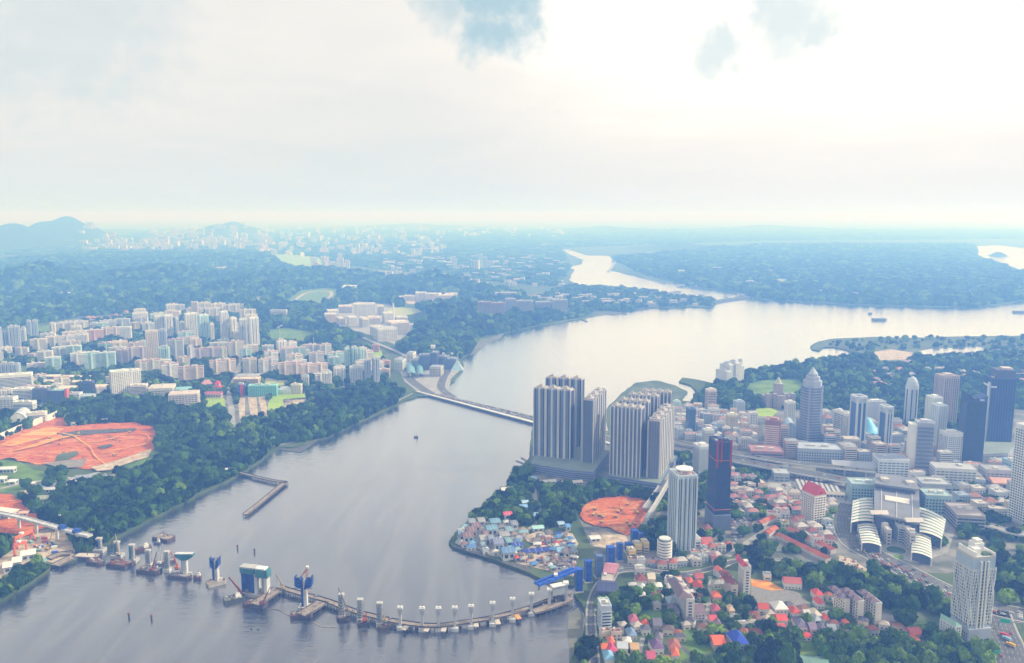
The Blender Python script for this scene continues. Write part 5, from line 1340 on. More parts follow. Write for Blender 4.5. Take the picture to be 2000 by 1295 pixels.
# east end: girder segment on two piers and the blue launching girder
def zpt(x, y, ref): k = (647.5 - y) / FPX; zz = ref.y * (k * CP - SP) / (CP + k * SP) + CAM_H; d = ref.y * CP - (zz - CAM_H) * SP; return Vector(((x - 1000) / FPX * d, ref.y, zz))
pA, pB = G(1073, 1185, 0.5), G(1105, 1178, 0.5)
for q, yb, yt, l in ((pA, 1185, 1148, 'left white pier under the blue launching girder'), (pB, 1178, 1136, 'right white pier under the blue launching girder')):
    x = 1073 if q is pA else 1105; h = HT(x, yb, yt, .5)
    t = thing('bridge_pier', l, 'bridge pier', (q.x, q.y, 0)); MB().box(0, 0, -.5, 6, 6, 4).build('pile_cap', M_CAP, t); MB().box(0, 0, 3.5, 3.6, 5, h - 5).build('column', M_PIER, t); MB().box(0, 0, h - 2, 5.6, 7, 2.2).build('pier_head', M_WHITE, t)
mid = (pA + pB) / 2; d = pB - pA
t = thing('girder_segment', 'grey concrete box girder piece hung between the two white piers', 'girder', (mid.x, mid.y, 0), math.atan2(d.y, d.x))
MB().box(0, 0, 13, d.length - 5, 5.5, 10, bottom=True).build('box_girder', mat((0.34, 0.38, 0.42)), t); MB().box(0, 0, 23, d.length - 4.4, 8, 1, bottom=True).build('top_flange', M_WHITE, t)
scatter_bits(t, 24, 10, 5, 26, 8, [M_RUST, M_STEEL, M_PILE], 'falsework', 7)
a, c = zpt(1048, 1141, pA), zpt(1122, 1112, pB + Vector((6, 22, 0)))
t = thing('launching_girder', 'bright blue twin launching girder at the east bank', 'launching girder', a)
e = c - a; n = Vector((-e.y, e.x, 0)).normalized()
for s in (-1, 1):
    MB().bar(n * s * 3, e + n * s * 3, 1.5).build('main_beam', M_NET, t)
b = MB()
for i in range(9): q = e * (i / 8); b.bar(q + n * 3, q - n * 3, .5)
b.build('cross_beams', M_FORM, t, 'stuff')
MB().box(*(e * .06)[:2], -7, 2.4, 3, 7).build('hanger', M_STEEL, t); MB().box(*(e * .33)[:2], -5, 3, 4, 6).build('front_leg', M_PIERD, t); MB().box(*(e * .72)[:2], -4, 3, 4, 6).build('rear_leg', M_PIERD, t); MB().box(*(e * .5)[:2], e.z * .5 + 1.5, 4, 5, 2).build('winch_trolley', M_WHITE, t)
# blue netted piers on land
for i, (x0, x1, yt, yb, m_) in enumerate(((1123, 1138, 1113, 1158, M_NET), (1142, 1156, 1097, 1139, M_NET), (1163, 1178, 1087, 1130, mat((0.10, 0.16, 0.34), .7)), (1185, 1201, 1070, 1113, M_NET), (1205, 1216, 1062, 1097, M_NET), (1222, 1236, 1062, 1081, M_NET), (1233, 1246, 1037, 1064, M_NET), (1247, 1256, 1042, 1068, M_NET))):
    x = (x0 + x1) / 2; p = G(x, yb); w = (x1 - x0) * MPX(yb); h = HT(x, yb, yt)
    t = thing('netted_pier', f'blue netted viaduct pier, {ORD[i]} from left on the land side', 'bridge pier', (p.x, p.y + w / 2, 3), R(8), 'blue netted piers', clear=10)
    MB().box(0, 0, 0, w * .5, w * .5, h - 1).build('column', M_PIER, t); b = MB(); r = random.Random(i)
    n_ = 7
    for j in range(n_): b.box(0, 0, h * j / n_, w * r.uniform(.86, .95), w * r.uniform(.8, .9), h / n_ - .3, bottom=True)
    b.build('safety_net', m_, t); b = MB()
    for s in ((-1, -1), (1, -1), (1, 1), (-1, 1)): b.bar((s[0] * w * .46, s[1] * w * .44, 0), (s[0] * w * .46, s[1] * w * .44, h + 1.5), .16)
    b.build('scaffold_poles', M_STEEL, t, 'stuff'); MB().box(0, 0, 0, w * 1.2, w * 1.2, 1.2).build('footing', M_CAP, t)
# white guideway in the city
def beam(name, label, px, width, z, th, cols, mm=M_WHITE, cat='viaduct'):
    line = ribbon_pts(px, width, z, 6); o = line[0][0].copy(); o.z = 0; t = thing(name, label, cat, o)
    k = len(line); seg = 6
    for i in range(0, k - 1, seg):
        b = ribbon_mb(line, 0, width, 0, th, None, 0, i, min(i + seg + 1, k)); b.v = [(v[0] - o.x, v[1] - o.y, v[2]) for v in b.v]; b.build('deck_span', mm, t)
        p = line[i][0]; MB().box(p.x - o.x, p.y - o.y, 3, 3, 3, z - th - 3).build('column', cols, t)
    for e_ in (-1, 1): b = ribbon_mb(line, e_ * (width / 2 - .3), .5, 1.2, 1.2); b.v = [(v[0] - o.x, v[1] - o.y, v[2]) for v in b.v]; b.build('parapet', mm, t)
    return t
beam('guideway', 'pale new guideway rising past the striped tower', [(1262, 1012), (1280, 985), (1296, 958), (1312, 930)], 5.5, 20, 1.8, M_CAP, M_CAP)
beam('west_viaduct', 'unfinished white viaduct deck on the west bank', [(-10, 1000), (36, 1009), (70, 1018), (110, 1029), (150, 1040), (176, 1046)], 8, 20, 1.8, M_PIER, mat((.56, .57, .58), .8, .3, .2))
for i, x in enumerate((122, 150)):
    p = G(x, 1033 + i * 7, 20); t = thing('form_traveller', f'{("left", "right")[i]} blue form traveller on the west viaduct deck', 'form traveller', (p.x, p.y, 20.1), R(-30)); MB().box(0, 0, 0, 6, 9, 4).build('frame', M_FORM, t); MB().box(0, 0, 4, 8, 3, 1.2).build('top_beam', M_NET, t)
for i, (x, yb, yt, l) in enumerate(((118, 1026, 1005, 'white slim panel sign in the wood by the west viaduct'),)):
    p = G(x, yb); t = thing('mast_sign', l, 'sign', p); h = HT(x, yb, yt); MB().bar((0, 0, 0), (0, 0, h), .3).build('post', M_STEEL, t); MB().box(0, 0, h * .3, 3, .8, h * .7, bottom=True).build('panel', M_WHITE, t)
# orange gantries
for i, (xa, ya, xb, yb, l) in enumerate(((30, 1072, 64, 1056, 'upper orange gantry crane in the works yard'), (30, 1092, 53, 1086, 'lower orange gantry crane in the works yard'))):
    a, c = G(xa, ya), G(xb, yb); h = HT(xa, ya, ya - (20 if i == 0 else 28))
    t = thing('gantry_crane', l, 'crane', a); e = c - a; n = Vector((-e.y, e.x, 0)).normalized()
    MB().bar(Vector((0, 0, h)), e + Vector((0, 0, h)), 1.6).build('bridge_beam', M_ORA, t)
    for q in (Vector((0, 0, 0)), e):
        b = MB(); b.bar(q + n * 5, q + Vector((0, 0, h)), .7); b.bar(q - n * 5, q + Vector((0, 0, h)), .7); b.bar(q + n * 5 + Vector((0, 0, .6)), q - n * 5 + Vector((0, 0, .6)), .6); b.build('leg_frame', M_ORA, t)
    MB().box(e.x * .4, e.y * .4, h + 1.6, 4, 4, 2.4).build('trolley', M_WHITE, t)
# works yard sheds
YS = [(4, 30, 1104, 1122, 'white roofed yard shed, lowest in the row'), (22, 48, 1094, 1112, 'white roofed yard shed, second lowest in the row'), (40, 74, 1081, 1098, 'white roofed yard shed nearest the gantry')]
for x0, x1, yt, yb, l in YS: block('yard_shed', l, 'shed', x0, x1, yt, yb, 18, 28, 'shed', (0.5, 0.5, 0.5), (0.74, 0.70, 0.66))
block('yard_shed', 'long white roofed shed on the red yard at the left edge', 'shed', -20, 36, 1000, 1016, 20, -14, 'shed', (0.6, 0.58, 0.55), (0.78, 0.74, 0.68))
block('yard_shed', 'pink roofed site office on the red yard', 'shed', 40, 58, 1000, 1009, 12, 6, 'shed', (0.6, 0.5, 0.45), (0.70, 0.42, 0.34))
block('yard_shed', 'teal shed at the edge of the shore scrub', 'shed', 74, 92, 1096, 1104, 10, 26, 'shed', (0.3, 0.4, 0.42), (0.20, 0.42, 0.42))
r_ = random.Random(12)
for i in range(16):
    x, y = r_.uniform(46, 108), r_.uniform(1048, 1082); p = G(x, y); c = r_.choice(((0.05, 0.12, 0.5), (0.2, 0.36, 0.3), (0.6, 0.58, 0.52), (0.5, 0.1, 0.06)))
    t = thing('site_container', 'site container among the clutter of the west works yard', 'container', p, R(r_.uniform(-40, 40)), 'works yard containers', clear=5)
    MB().box(0, 0, 0, 7, 3, 2.8).build('body', mat(c), t); MB().box(0, 0, 2.8, 7.2, 3.2, .3).build('roof', mat(tuple(min(.8, q + .15) for q in c)), t)
# old jetty in the channel
t = trestle('old_jetty', 'angled old jetty arm reaching from the wooded west bank', [(468, 923), (500, 931), (530, 938), (560, 942)], 7, 4)
t = trestle('old_jetty', 'long straight jetty arm running back towards the viewer', [(558, 941), (530, 963), (505, 984), (479, 1004)], 8, 4)
# marina fingers left of the towers
line = [(1033, 897), (1020, 910), (1004, 924)]
b = MB(); ribbon_mb(ribbon_pts(line, 3, 1.2), 0, 3, 0, .8, b); t = b.build('marina_walkway', M_TIMB); tag(t, 'floating marina walkway left of the river towers', 'walkway')
for i, (a, c) in enumerate((((1024, 905), (1008, 899)), ((1018, 911), (1002, 910)), ((1013, 916), (999, 916)), ((1009, 920), (996, 921)), ((1030, 900), (1018, 893)))):
    b = MB(); ribbon_mb(ribbon_pts([a, c], 2, 1.1), 0, 2.4, 0, .7, b); o = b.build('mooring_finger', M_TIMB); tag(o, f'mooring finger, {ORD[sorted(range(5), key=lambda k: (899, 910, 916, 921, 893)[k]).index(i)]} from the far end of the marina walkway', 'jetty', 'mooring fingers')

# more work craft and stages along the unfinished line
vessel('barge', 'brown barge moored against the blue faced pier', 'barge', 168, 206, 1092, 1106, 10, -18, M_BARGE, M_TIMB, 14)
vessel('barge', 'low dark barge beside the tee headed pier', 'barge', 330, 376, 1120, 1134, 9, -12, M_BARGE, M_PIERD, 12)
vessel('barge', 'rusty barge in front of the portal pier', 'barge', 478, 524, 1172, 1192, 12, -8, M_BARGE, M_RUST, 18)
vessel('barge', 'rusty barge below the winged blue pier', 'barge', 566, 612, 1194, 1212, 11, 12, M_BARGE, M_RUST, 18)
vessel('barge', 'small dark barge at the second banded pier', 'barge', 698, 724, 1214, 1226, 7, 22, M_BARGE, M_TIMB, 8)
vessel('barge', 'small dark barge at the third banded pier', 'barge', 738, 764, 1222, 1234, 7, 18, M_BARGE, M_TIMB, 8)
vessel('tugboat', 'small tug with white wheelhouse near the pale barge', 'tugboat', 378, 394, 1126, 1134, 6, 10, M_BARGE, M_RUST, 2, True, 2.4)
crane('dark crane standing on the barge by the scaffolded piers', 296, 1116, [(306, 1078)], M_CRANE, .45)
crane('orange crane behind the tee headed pier', 346, 1112, [(334, 1076)], M_ORA, .45)
crane('tan crane between the portal and winged piers', 552, 1152, [(540, 1122)], mat((0.5, 0.38, 0.22)), .45)
crane('red crane on the rusty barge before the portal pier', 512, 1182, [(528, 1146)], M_CRANE, .45)
crane('yellow crane in the west works yard', 92, 1074, [(104, 1034)], mat((0.62, 0.42, 0.08)), .5)

# ============================================================ THE EAST BANK CITY
def face_at(p0, p1, depth, z=3.0):
    """block whose front foot runs from pixel p0 to pixel p1"""
    a, c = G(*p0, z), G(*p1, z)
    d = c - a; W = d.length; u = d.normalized(); inw = Vector((-u.y, u.x, 0))
    m = (a + c) / 2 + inw * depth / 2
    return m, W, math.atan2(u.y, u.x)
# ---- river towers: ribbed slabs with ornate crowns on a podium
M_RFL = mat((0.62, 0.61, 0.60), .8); M_RFD = mat((0.05, 0.06, 0.12), .7); M_RFC = mat((0.46, 0.43, 0.41), .8)
def ribbed_slab(label, p0, p1, depth, yt, lobes, z=3.0, group='ribbed river towers', wallm=M_RFD, ribm=M_RFL):
    m, W, rot = face_at(p0, p1, depth, z)
    h = HT((p0[0] + p1[0]) / 2, (p0[1] + p1[1]) / 2, yt, z)
    t = thing('ribbed_tower', label, 'tower', m, rot, group, clear=max(W, depth) * .6)
    MB().box(0, 0, 0, W, depth - 3, h).build('wall', wallm, t)
    bw = W / lobes; baym = mat((.24, .26, .33))
    b = MB(); wb = MB()
    for i in range(lobes):
        cx = -W / 2 + bw * (i + .5)
        MB().box(cx, 0, 0, bw * .56, depth, h + 1).build('bay', baym, t)
        for s, k_ in ((-.45, .075), (0, .12), (.45, .08)):
            for e_ in (-1, 1): b.box(cx + s * bw, e_ * (depth / 2 + .1), 0, bw * k_, 1.8, h + (2.0 if abs(s) < .1 else 0))
        n = int(h / 3.3)
        for e_ in (-1, 1):
            yy = e_ * (depth / 2 + .12)
            for j in range(1, n):
                for s in (-.34, -.20, .20, .34):
                    x0, x1 = cx + (s - .045) * bw, cx + (s + .045) * bw; z0, z1 = j * 3.3, j * 3.3 + 1.9
                    if abs(s) > .3: yv = e_ * ((depth - 3) / 2 + .12)
                    else: yv = yy
                    q = [(x0, yv, z0), (x1, yv, z0), (x1, yv, z1), (x0, yv, z1)]
                    wb.quad(*(q if e_ < 0 else q[::-1]))
        c = MB(); c.box(cx, 0, h + 1, bw * .50, depth * .6, 1.8); c.box(cx - bw * .05, depth * .05, h + 2.8, bw * .30, depth * .36, 2.4); c.cyl(cx, 0, h + 5.2, bw * .10, 2.2, 8, r2=bw * .05)
        for s in (-.36, .36): c.box(cx + s * bw, 0, h, bw * .10, depth * .9, 3.0)
        c.build('crown', M_RFC, t)
    win_grid(wb, W, depth - 3, h, 0, 3.3, 3.2, .4, .55, sides='rl')
    b.build('ribs', ribm, t, 'stuff'); wb.build('window_grid', W_GLASS, t, 'stuff')
    MB().box(0, 0, h, W, depth - 3, .8).build('roof', M_RFC, t)
    return t
Z1 = 17.0
ribbed_slab('front left ribbed slab tower of the river group', (1041, 890), (1114, 898), 20, 762, 3, Z1)
ribbed_slab('rear ribbed slab tower of the river group, tallest', (1064, 868), (1136, 874), 20, 741, 3, Z1)
ribbed_slab('right hand ribbed slab tower of the river group seen end on', (1157, 905), (1182, 876), 18, 772, 3, Z1, wallm=mat((.14, .15, .20)), ribm=mat((.58, .57, .58)))
def podium(name, label, px, z, n=4, cat='podium', wallm=None, lm=None):
    P = [G(*q) for q in px]; c = sum(P, Vector()) / len(P)
    t = thing(name, label, cat, (c.x, c.y, 3), 0, None, clear=0)
    poly = [(p.x - c.x, p.y - c.y) for p in P]
    MB().prism(poly, 0, z - 3).build('wall', wallm or mat((.10, .13, .26)), t)
    for j in range(n):
        b = MB(); zz = (z - 3) * (j + .35) / n
        MB().prism([(q[0] * 1.012, q[1] * 1.012) for q in poly], zz, zz + (z - 3) / n * .22, cap=True).build('facade_band', lm or mat((.34, .37, .46)), t)
    MB().prism([(q[0] * .97, q[1] * .97) for q in poly], z - 3, z - 2.6).build('roof_deck', mat((.22, .27, .24)), t)
    return t
podium('tower_podium', 'banded dark blue podium carrying the river towers', [(1035, 922), (1112, 936), (1160, 940), (1192, 896), (1120, 872), (1058, 868)], Z1, 4)
Z2 = 16.0
A2 = [('front ribbed tower of the right hand cluster', (1190, 927), (1250, 935), 798, 22), ('second ribbed tower back in the right hand cluster', (1206, 912), (1264, 918), 786, 20), ('third ribbed tower back in the right hand cluster', (1224, 897), (1282, 902), 775, 20), ('rearmost ribbed tower of the right hand cluster', (1250, 884), (1308, 888), 768, 20)]
for l, p0, p1, yt, d in A2: ribbed_slab(l, p0, p1, d, yt, 4, Z2, 'right hand ribbed cluster', mat((.10, .115, .18)), mat((.68, .69, .71)))
ribbed_slab('right ribbed slab of the cluster running back from the viewer', (1287, 936), (1314, 896), 19, 808, 4, Z2, 'right hand ribbed cluster', mat((.20, .20, .25)), mat((.68, .66, .65)))
podium('tower_podium', 'dark podium under the right hand ribbed cluster', [(1186, 946), (1252, 956), (1290, 962), (1322, 905), (1262, 884), (1218, 902)], Z2, 3, lm=mat((.30, .33, .42)))
# ---- single towers
def tower(name, label, cat, x0, x1, yt, yb, D, rot, wall, styles, fl=3.6, crown=None, win=W_GLASS, trim=None, clear=True):
    """office or residential tower; styles: letters g grid, b bands, f fins, l ledges"""
    q, W, D, H, a = spot(x0, x1, yt, yb, D, rot)
    t = thing(name, label, cat, q, a, None, clear=max(W, D) * .55 + 4 if clear else 0)
    mt = mat(trim) if trim else mat(tuple(min(.8, c * 1.3 + .05) for c in wall))
    MB().box(0, 0, 0, W, D, H).build('wall', mat(wall, .55), t)
    if 'g' in styles: win_grid(MB(), W, D, H - 2, 1, fl, 3.4, .55, .55, sides='frl').build('window_grid', win, t, 'stuff')
    if 'b' in styles: bands(MB(), W, D, H - 2, 1, fl, .5, sides='frl', margin=.8).build('ribbon_windows', win, t, 'stuff')
    if 'l' in styles: ledges(MB(), W, D, H - 2, 1, fl, .45, .7, 'frl').build('floor_ledges', mt, t, 'stuff')
    if 'f' in styles: fins(MB(), W, D, H - 1, 0, 4.2, .8, .8, 'frl').build('vertical_fins', mt, t, 'stuff')
    b = parapet(MB(), W, D, 1.6, H, .8); b.build('roof_parapet', mt, t)
    MB().box(0, 0, H, W * .45, D * .45, 4).build('lift_house', mt, t)
    for s in (-1, 1): MB().box(s * W * .32, D * .1 * s, H, W * .14, D * .2, 2.2).build('roof_unit', M_TANK, t)
    MB().box(0, 0, 0, W * 1.06, D * 1.06, 5).build('base', mat(tuple(c * .8 for c in wall)), t)
    return t, W, D, H
t, W, D, H = tower('striped_tower', 'pale blue grey tower with dark vertical stripes', 'tower', 1306, 1353, 932, 1084, 30, 10, (.42, .50, .58), '', trim=(.66, .72, .76))
b = MB()
for i, x in enumerate(np.linspace(-.42, .42, 9)):
    if i in (2, 6): continue
    b.box(x * W, -D / 2 - .1, 2, W * .035, .5, H - 5)
for y in (-.3, -.1, .1, .3): b.box(-W / 2 - .1, y * D, 2, .5, D * .06, H - 5); b.box(W / 2 + .1, y * D, 2, .5, D * .06, H - 5)
b.build('dark_window_strips', W_GLASS, t, 'stuff')
fins(MB(), W, D, H - 1, 0, 5.2, 1.1, .9, 'frl').build('vertical_fins', mat((.60, .67, .72)), t, 'stuff')
MB().cyl(W * .05, 0, H, 9, 5, 16).build('roof_drum', mat((.50, .30, .26)), t); MB().cyl(W * .05, 0, H + 5, 10.5, 1.4, 16).build('roof_ring', M_WHITE, t)
p = G(1300, 1102); t = thing('round_annex', 'short round white car park drum beside the striped tower', 'annex', (p.x, p.y + 9, 3), clear=14); h = HT(1300, 1102, 1058)
MB().cyl(0, 0, 0, 8.2, h, 20).build('drum_core', W_SHADE, t)
for j in range(8): MB().cyl(0, 0, h * j / 8, 9.2, h / 8 * .55, 20).build('floor_ring', M_WHITE, t)
MB().cyl(0, 0, h, 7, 1.2, 20).build('roof_ring', mat(PALE), t)
p = G(1358, 1082); t, W, D, H = tower('tower_wing', 'small white wing right of the striped tower', 'annex', 1348, 1366, 1054, 1076, 14, 12, (.66, .68, .70), 'b')
# dark tower with red edges
t, W, D, H = tower('dark_tower', 'dark navy tower with red corner edges and orange safety line', 'tower', 1383, 1418, 866, 1036, 30, 6, (.035, .05, .14), 'g', win=glass((.02, .035, .10)), trim=(.06, .08, .18))
for s in (-1, 1): MB().box(s * (W / 2 - 1.2), -D / 2 - .4, H * .72, 2.6, 1.2, H * .28 + 4).build('red_edge_fin', mat((.34, .035, .045)), t)
MB().box(-W * .18, -D / 2 - .5, H * .78, 2.2, 1.2, H * .22 + 5).build('red_edge_fin', mat((.34, .035, .045)), t)
for k in (.235, .80): MB().box(0, -.2, H * k, W + 2, D + 2, .7, bottom=True).build('safety_screen_band', mat((.46, .11, .04)), t)
MB().box(0, 0, 0, W * 1.12, D * 1.2, H * .18).build('podium', mat((.16, .19, .28)), t)
MB().box(W / 2 + 2, 4, 0, 4, D * .6, H * .78).build('white_side_wing', M_WHITE, t)
TW = [
 ('office_tower', 'white gridded tower with dark blue side left of the navy tower', 'tower', 1354, 1384, 874, 926, 24, 14, (.60, .66, .70), 'g', None),
 ('office_tower', 'brown office tower with cream horizontal stripes', 'tower', 1489, 1526, 824, 890, 26, -20, (.30, .13, .13), '', None),
 ('office_tower', 'small cream tower among the shophouses', 'tower', 1419, 1438, 812, 848, 18, 6, (.70, .62, .44), 'g', None),
 ('office_tower', 'beige slab tower standing by the waterfront trees', 'tower', 1377, 1397, 763, 806, 16, 10, (.66, .54, .47), 'b', None),
 ('office_tower', 'glassy grey tower left of the civic lawn', 'tower', 1433, 1452, 786, 812, 18, 8, (.34, .42, .52), 'f', None),
 ('office_tower', 'round shouldered white gridded tower left of the crowned tower', 'tower', 1532, 1550, 787, 828, 16, 8, (.74, .74, .74), 'g', None),
 ('office_tower', 'white slab with blank end right of the crowned tower', 'tower', 1629, 1646, 805, 858, 20, 16, (.66, .66, .66), 'b', None),
 ('office_tower', 'white slab wing beside the framed blue tower', 'tower', 1646, 1662, 812, 864, 16, 16, (.70, .69, .66), 'g', None),
 ('apartment_tower', 'lilac slab block behind the blue dome', 'tower', 1686, 1725, 786, 826, 20, 4, (.52, .54, .62), 'l', None),
 ('office_tower', 'bare concrete framed tower under construction', 'tower', 1825, 1859, 736, 840, 30, 6, (.40, .34, .34), 'gf', None),
 ('office_tower', 'pale green tower with white crown, left of a pair', 'tower', 1806, 1828, 778, 880, 22, 8, (.56, .62, .60), 'f', None),
 ('office_tower', 'pale grey tower in front of the pale green one', 'tower', 1816, 1838, 794, 896, 20, 8, (.46, .52, .58), 'f', None),
 ('office_tower', 'grey tower banded with wide dark ledges', 'tower', 1780, 1816, 828, 928, 24, -14, (.36, .38, .44), '', None),
 ('office_tower', 'white gridded mid rise block beside the dark blue tower', 'tower', 1836, 1870, 848, 912, 24, 6, (.68, .70, .74), 'g', None),
 ('office_tower', 'very dark blue tower with a notched slanting top', 'tower', 1871, 1912, 786, 914, 30, -10, (.03, .05, .14), 'b', None),
 ('office_tower', 'largest dark blue glass tower near the right edge', 'tower', 1917, 1967, 742, 876, 36, -12, (.04, .07, .20), 'f', None),
 ('apartment_tower', 'tall white balcony tower at the right frame edge', 'tower', 1976, 2014, 838, 1028, 28, 14, (.70, .72, .74), 'gl', None),
 ('office_tower', 'dark glass tower left of the navy tower rows', 'tower', 1340, 1356, 800, 850, 18, 10, (.08, .16, .30), 'b', None),
 ('office_tower', 'pale teal slab behind the ribbed cluster', 'tower', 1314, 1328, 786, 812, 14, 6, (.46, .60, .64), 'f', None),
 ('hotel_tower', 'cream hotel block with corner sign left of the dark tower wing', 'tower', 1372, 1392, 842, 878, 16, 10, (.62, .66, .62), 'g', None)]
TWO = {}
for n_, l_, c_, x0, x1, yt, yb, D, rot, wl_, stl, _ in TW: TWO[l_] = tower(n_, l_, c_, x0, x1, yt, yb, D, rot, wl_, stl)
t, W, D, H = TWO['brown office tower with cream horizontal stripes']
for j in range(13): MB().box(-W * .04, -D / 2 - .4, 6 + j * (H - 12) / 13, W * .92, 1.0, (H - 12) / 13 * .52, bottom=True).build('cream_band', mat((.70, .58, .52)), t)
t, W, D, H = TWO['grey tower banded with wide dark ledges']
for j in range(12): MB().box(0, -D / 2 - .9, 5 + j * (H - 8) / 12, W * .94, 2.4, (H - 8) / 12 * .45, bottom=True).build('sun_ledge', mat((.15, .17, .25)), t)
MB().box(-W * .7, 0, 0, W * .4, D * .8, H * .96).build('white_end_wall', M_WHITE, t)
t, W, D, H = TWO['very dark blue tower with a notched slanting top']
MB().add([(-W / 2, -D / 2, H), (-W * .1, -D / 2, H), (-W * .1, -D / 2, H + 4), (-W / 2, -D / 2, H + 13), (-W / 2, D / 2, H), (-W * .1, D / 2, H), (-W * .1, D / 2, H + 4), (-W / 2, D / 2, H + 13)], [(0, 1, 2, 3), (7, 6, 5, 4), (3, 2, 6, 7), (0, 3, 7, 4), (1, 5, 6, 2)]).build('slanting_top', mat((.04, .06, .16)), t)
MB().add([(W / 2, -D / 2, H), (W * .1, -D / 2, H), (W * .1, -D / 2, H + 5), (W / 2, -D / 2, H + 11), (W / 2, D / 2, H), (W * .1, D / 2, H), (W * .1, D / 2, H + 5), (W / 2, D / 2, H + 11)], [(3, 2, 1, 0), (4, 5, 6, 7), (7, 6, 2, 3), (4, 7, 3, 0), (2, 6, 5, 1)]).build('slanting_top', mat((.05, .09, .22)), t)
MB().box(W * .22, -D / 2 - .5, H + 2, W * .22, .6, 3).build('name_board', mat((.5, .55, .65)), t)
t, W, D, H = TWO['largest dark blue glass tower near the right edge']
MB().box(-W * .4, 0, H - 16, W * .25, D * 1.04, 3).build('white_shoulder', M_WHITE, t); MB().box(W * .1, 0, H, W * .78, D * .8, 16).build('upper_storeys', mat((.12, .14, .24)), t); MB().box(W * .2, 0, H + 16, W * .4, D * .5, 3).build('roof_cap', mat((.6, .52, .5)), t)
MB().box(-W / 2 - 1.2, -D * .3, 0, 2.2, D * .3, H * .94).build('white_corner_strip', mat((.55, .62, .72)), t); podium('mall_podium', 'grey galleried podium below the largest dark blue tower', [(1905, 905), (1968, 902), (1985, 880), (1910, 878)], 18, 3, lm=mat((.5, .52, .58)), wallm=mat((.28, .31, .38)))
# crowned tower
q, W, D, H, a = spot(1554, 1606, 760, 878, 44, 0)
t = thing('crowned_tower', 'tallest octagonal city tower with a stepped pointed crown', 'tower', q, R(12), None, clear=34)
def octo(w, d, k=.28): W_, D_ = w / 2, d / 2; return [(-W_ * (1 - 2 * k), -D_), (W_ * (1 - 2 * k), -D_), (W_, -D_ * (1 - 2 * k)), (W_, D_ * (1 - 2 * k)), (W_ * (1 - 2 * k), D_), (-W_ * (1 - 2 * k), D_), (-W_, D_ * (1 - 2 * k)), (-W_, -D_ * (1 - 2 * k))]
W = D = min(W, 35)
MB().prism(octo(W, D), 0, H).build('shaft', mat((.13, .17, .27), .5), t)
for j in range(int(H / 5)): MB().prism(octo(W * 1.02, D * 1.02), j * 5 + 1, j * 5 + 2.6).build('floor_band', mat((.33, .34, .42)), t)
for i, (k, z0, h_) in enumerate(((.86, 0, 12), (.66, 12, 7), (.46, 19, 5))): MB().prism(octo(W * k, D * k), H + z0, H + z0 + h_).build('crown_tier', mat((.40, .44, .52)), t)
b = MB(); pl = octo(W * .42, D * .42); hh = HT(1580, 878, 730) - H; b.add([(x, y, H + 24) for x, y in pl] + [(0, 0, max(H + 36, H + hh))], [(i, (i + 1) % 8, 8) for i in range(8)]); b.build('spire', mat((.46, .51, .57), .4), t)
for s in ((-1, -1), (1, -1), (1, 1), (-1, 1)): MB().box(s[0] * W * .34, s[1] * D * .34, 0, 4, 4, H + 3).build('corner_shaft', mat((.32, .34, .42)), t)
# framed blue towers
for l, x0, x1, yt, yb in (('blue glass tower in a white frame, wider of the pair', 1660, 1684, 776, 876), ('blue glass tower in a white frame, narrower of the pair', 1717, 1734, 796, 890)):
    q, W, D, H, a = spot(x0, x1, yt, yb, 22, 8); t = thing('framed_tower', l, 'tower', q, a, None, clear=18)
    MB().box(0, 0, 0, W, D, H - 12).build('glass_shaft', mat((.06, .12, .28), .3), t)
    for sx in (-1, 1):
        for sy in (-1, 1): MB().box(sx * (W / 2 - 1), sy * (D / 2 - 1), 0, 3, 3, H).build('frame_column', mat((.62, .66, .72)), t)
    MB().box(0, -D / 2 - .2, 0, W * .16, 1.2, H - 10).build('centre_strip', mat((.62, .66, .72)), t); MB().box(0, 0, H - 12, W * .8, D * .8, 8).build('plant_floor', mat((.50, .55, .62)), t); parapet(MB(), W + 1, D + 1, 4, H - 3, 2.2).build('top_frame', mat((.62, .66, .72)), t); bands(MB(), W, D, H - 14, 1, 4, .12, .1, 'frl').build('mullion_lines', mat((.16, .24, .42)), t, 'stuff')
# bullet tower
q, W, D, H, a = spot(1764, 1788, 760, 834, 24, 0); t = thing('bullet_tower', 'slender grey tower with rounded bullet top', 'tower', q, R(10), None, clear=18)
b = MB(); n = 16
prof = [(1, 0), (1, H), (.93, H + 7), (.78, H + 14), (.5, H + 20), (.0, H + 24)]
vs = []; fs = []
for k, z in prof: vs += [(W / 2 * k * math.cos(6.2832 * i / n) * (1 if z < H + 1 else 1), D / 2 * k * math.sin(6.2832 * i / n), z) for i in range(n)]
for j in range(len(prof) - 1):
    for i in range(n): fs.append((j * n + i, j * n + (i + 1) % n, (j + 1) * n + (i + 1) % n, (j + 1) * n + i))
b.add(vs, fs); b.build('shaft', mat((.50, .55, .62), .5), t)
b = MB()
for i in range(0, n, 2): a_ = 6.2832 * (i + .5) / n; b.box(W / 2 * .98 * math.cos(a_), D / 2 * .98 * math.sin(a_), 2, 1.2, 2.2, H - 4, a_)
b.build('dark_strips', W_GLASS, t, 'stuff')
# blue dome
p = G(1706, 862); t = thing('blue_dome', 'wide light blue dome roof of an arena hall', 'dome', (p.x, p.y + 34, 3), 0, None, clear=46); rr = 30 * MPX(862)
MB().cyl(0, 0, 0, rr * .96, 12, 28).build('drum_wall', mat((.34, .36, .42)), t); dome(MB(), (0, 0, 12), rr, rr, HT(1706, 862, 827) - 8, 3, 28, 9, rough=0).build('dome_shell', mat((.16, .50, .78), .45), t); MB().box(-rr * .3, -rr * .95, 0, rr * .8, 3, 13).build('entrance_arch', mat((.10, .13, .25)), t)
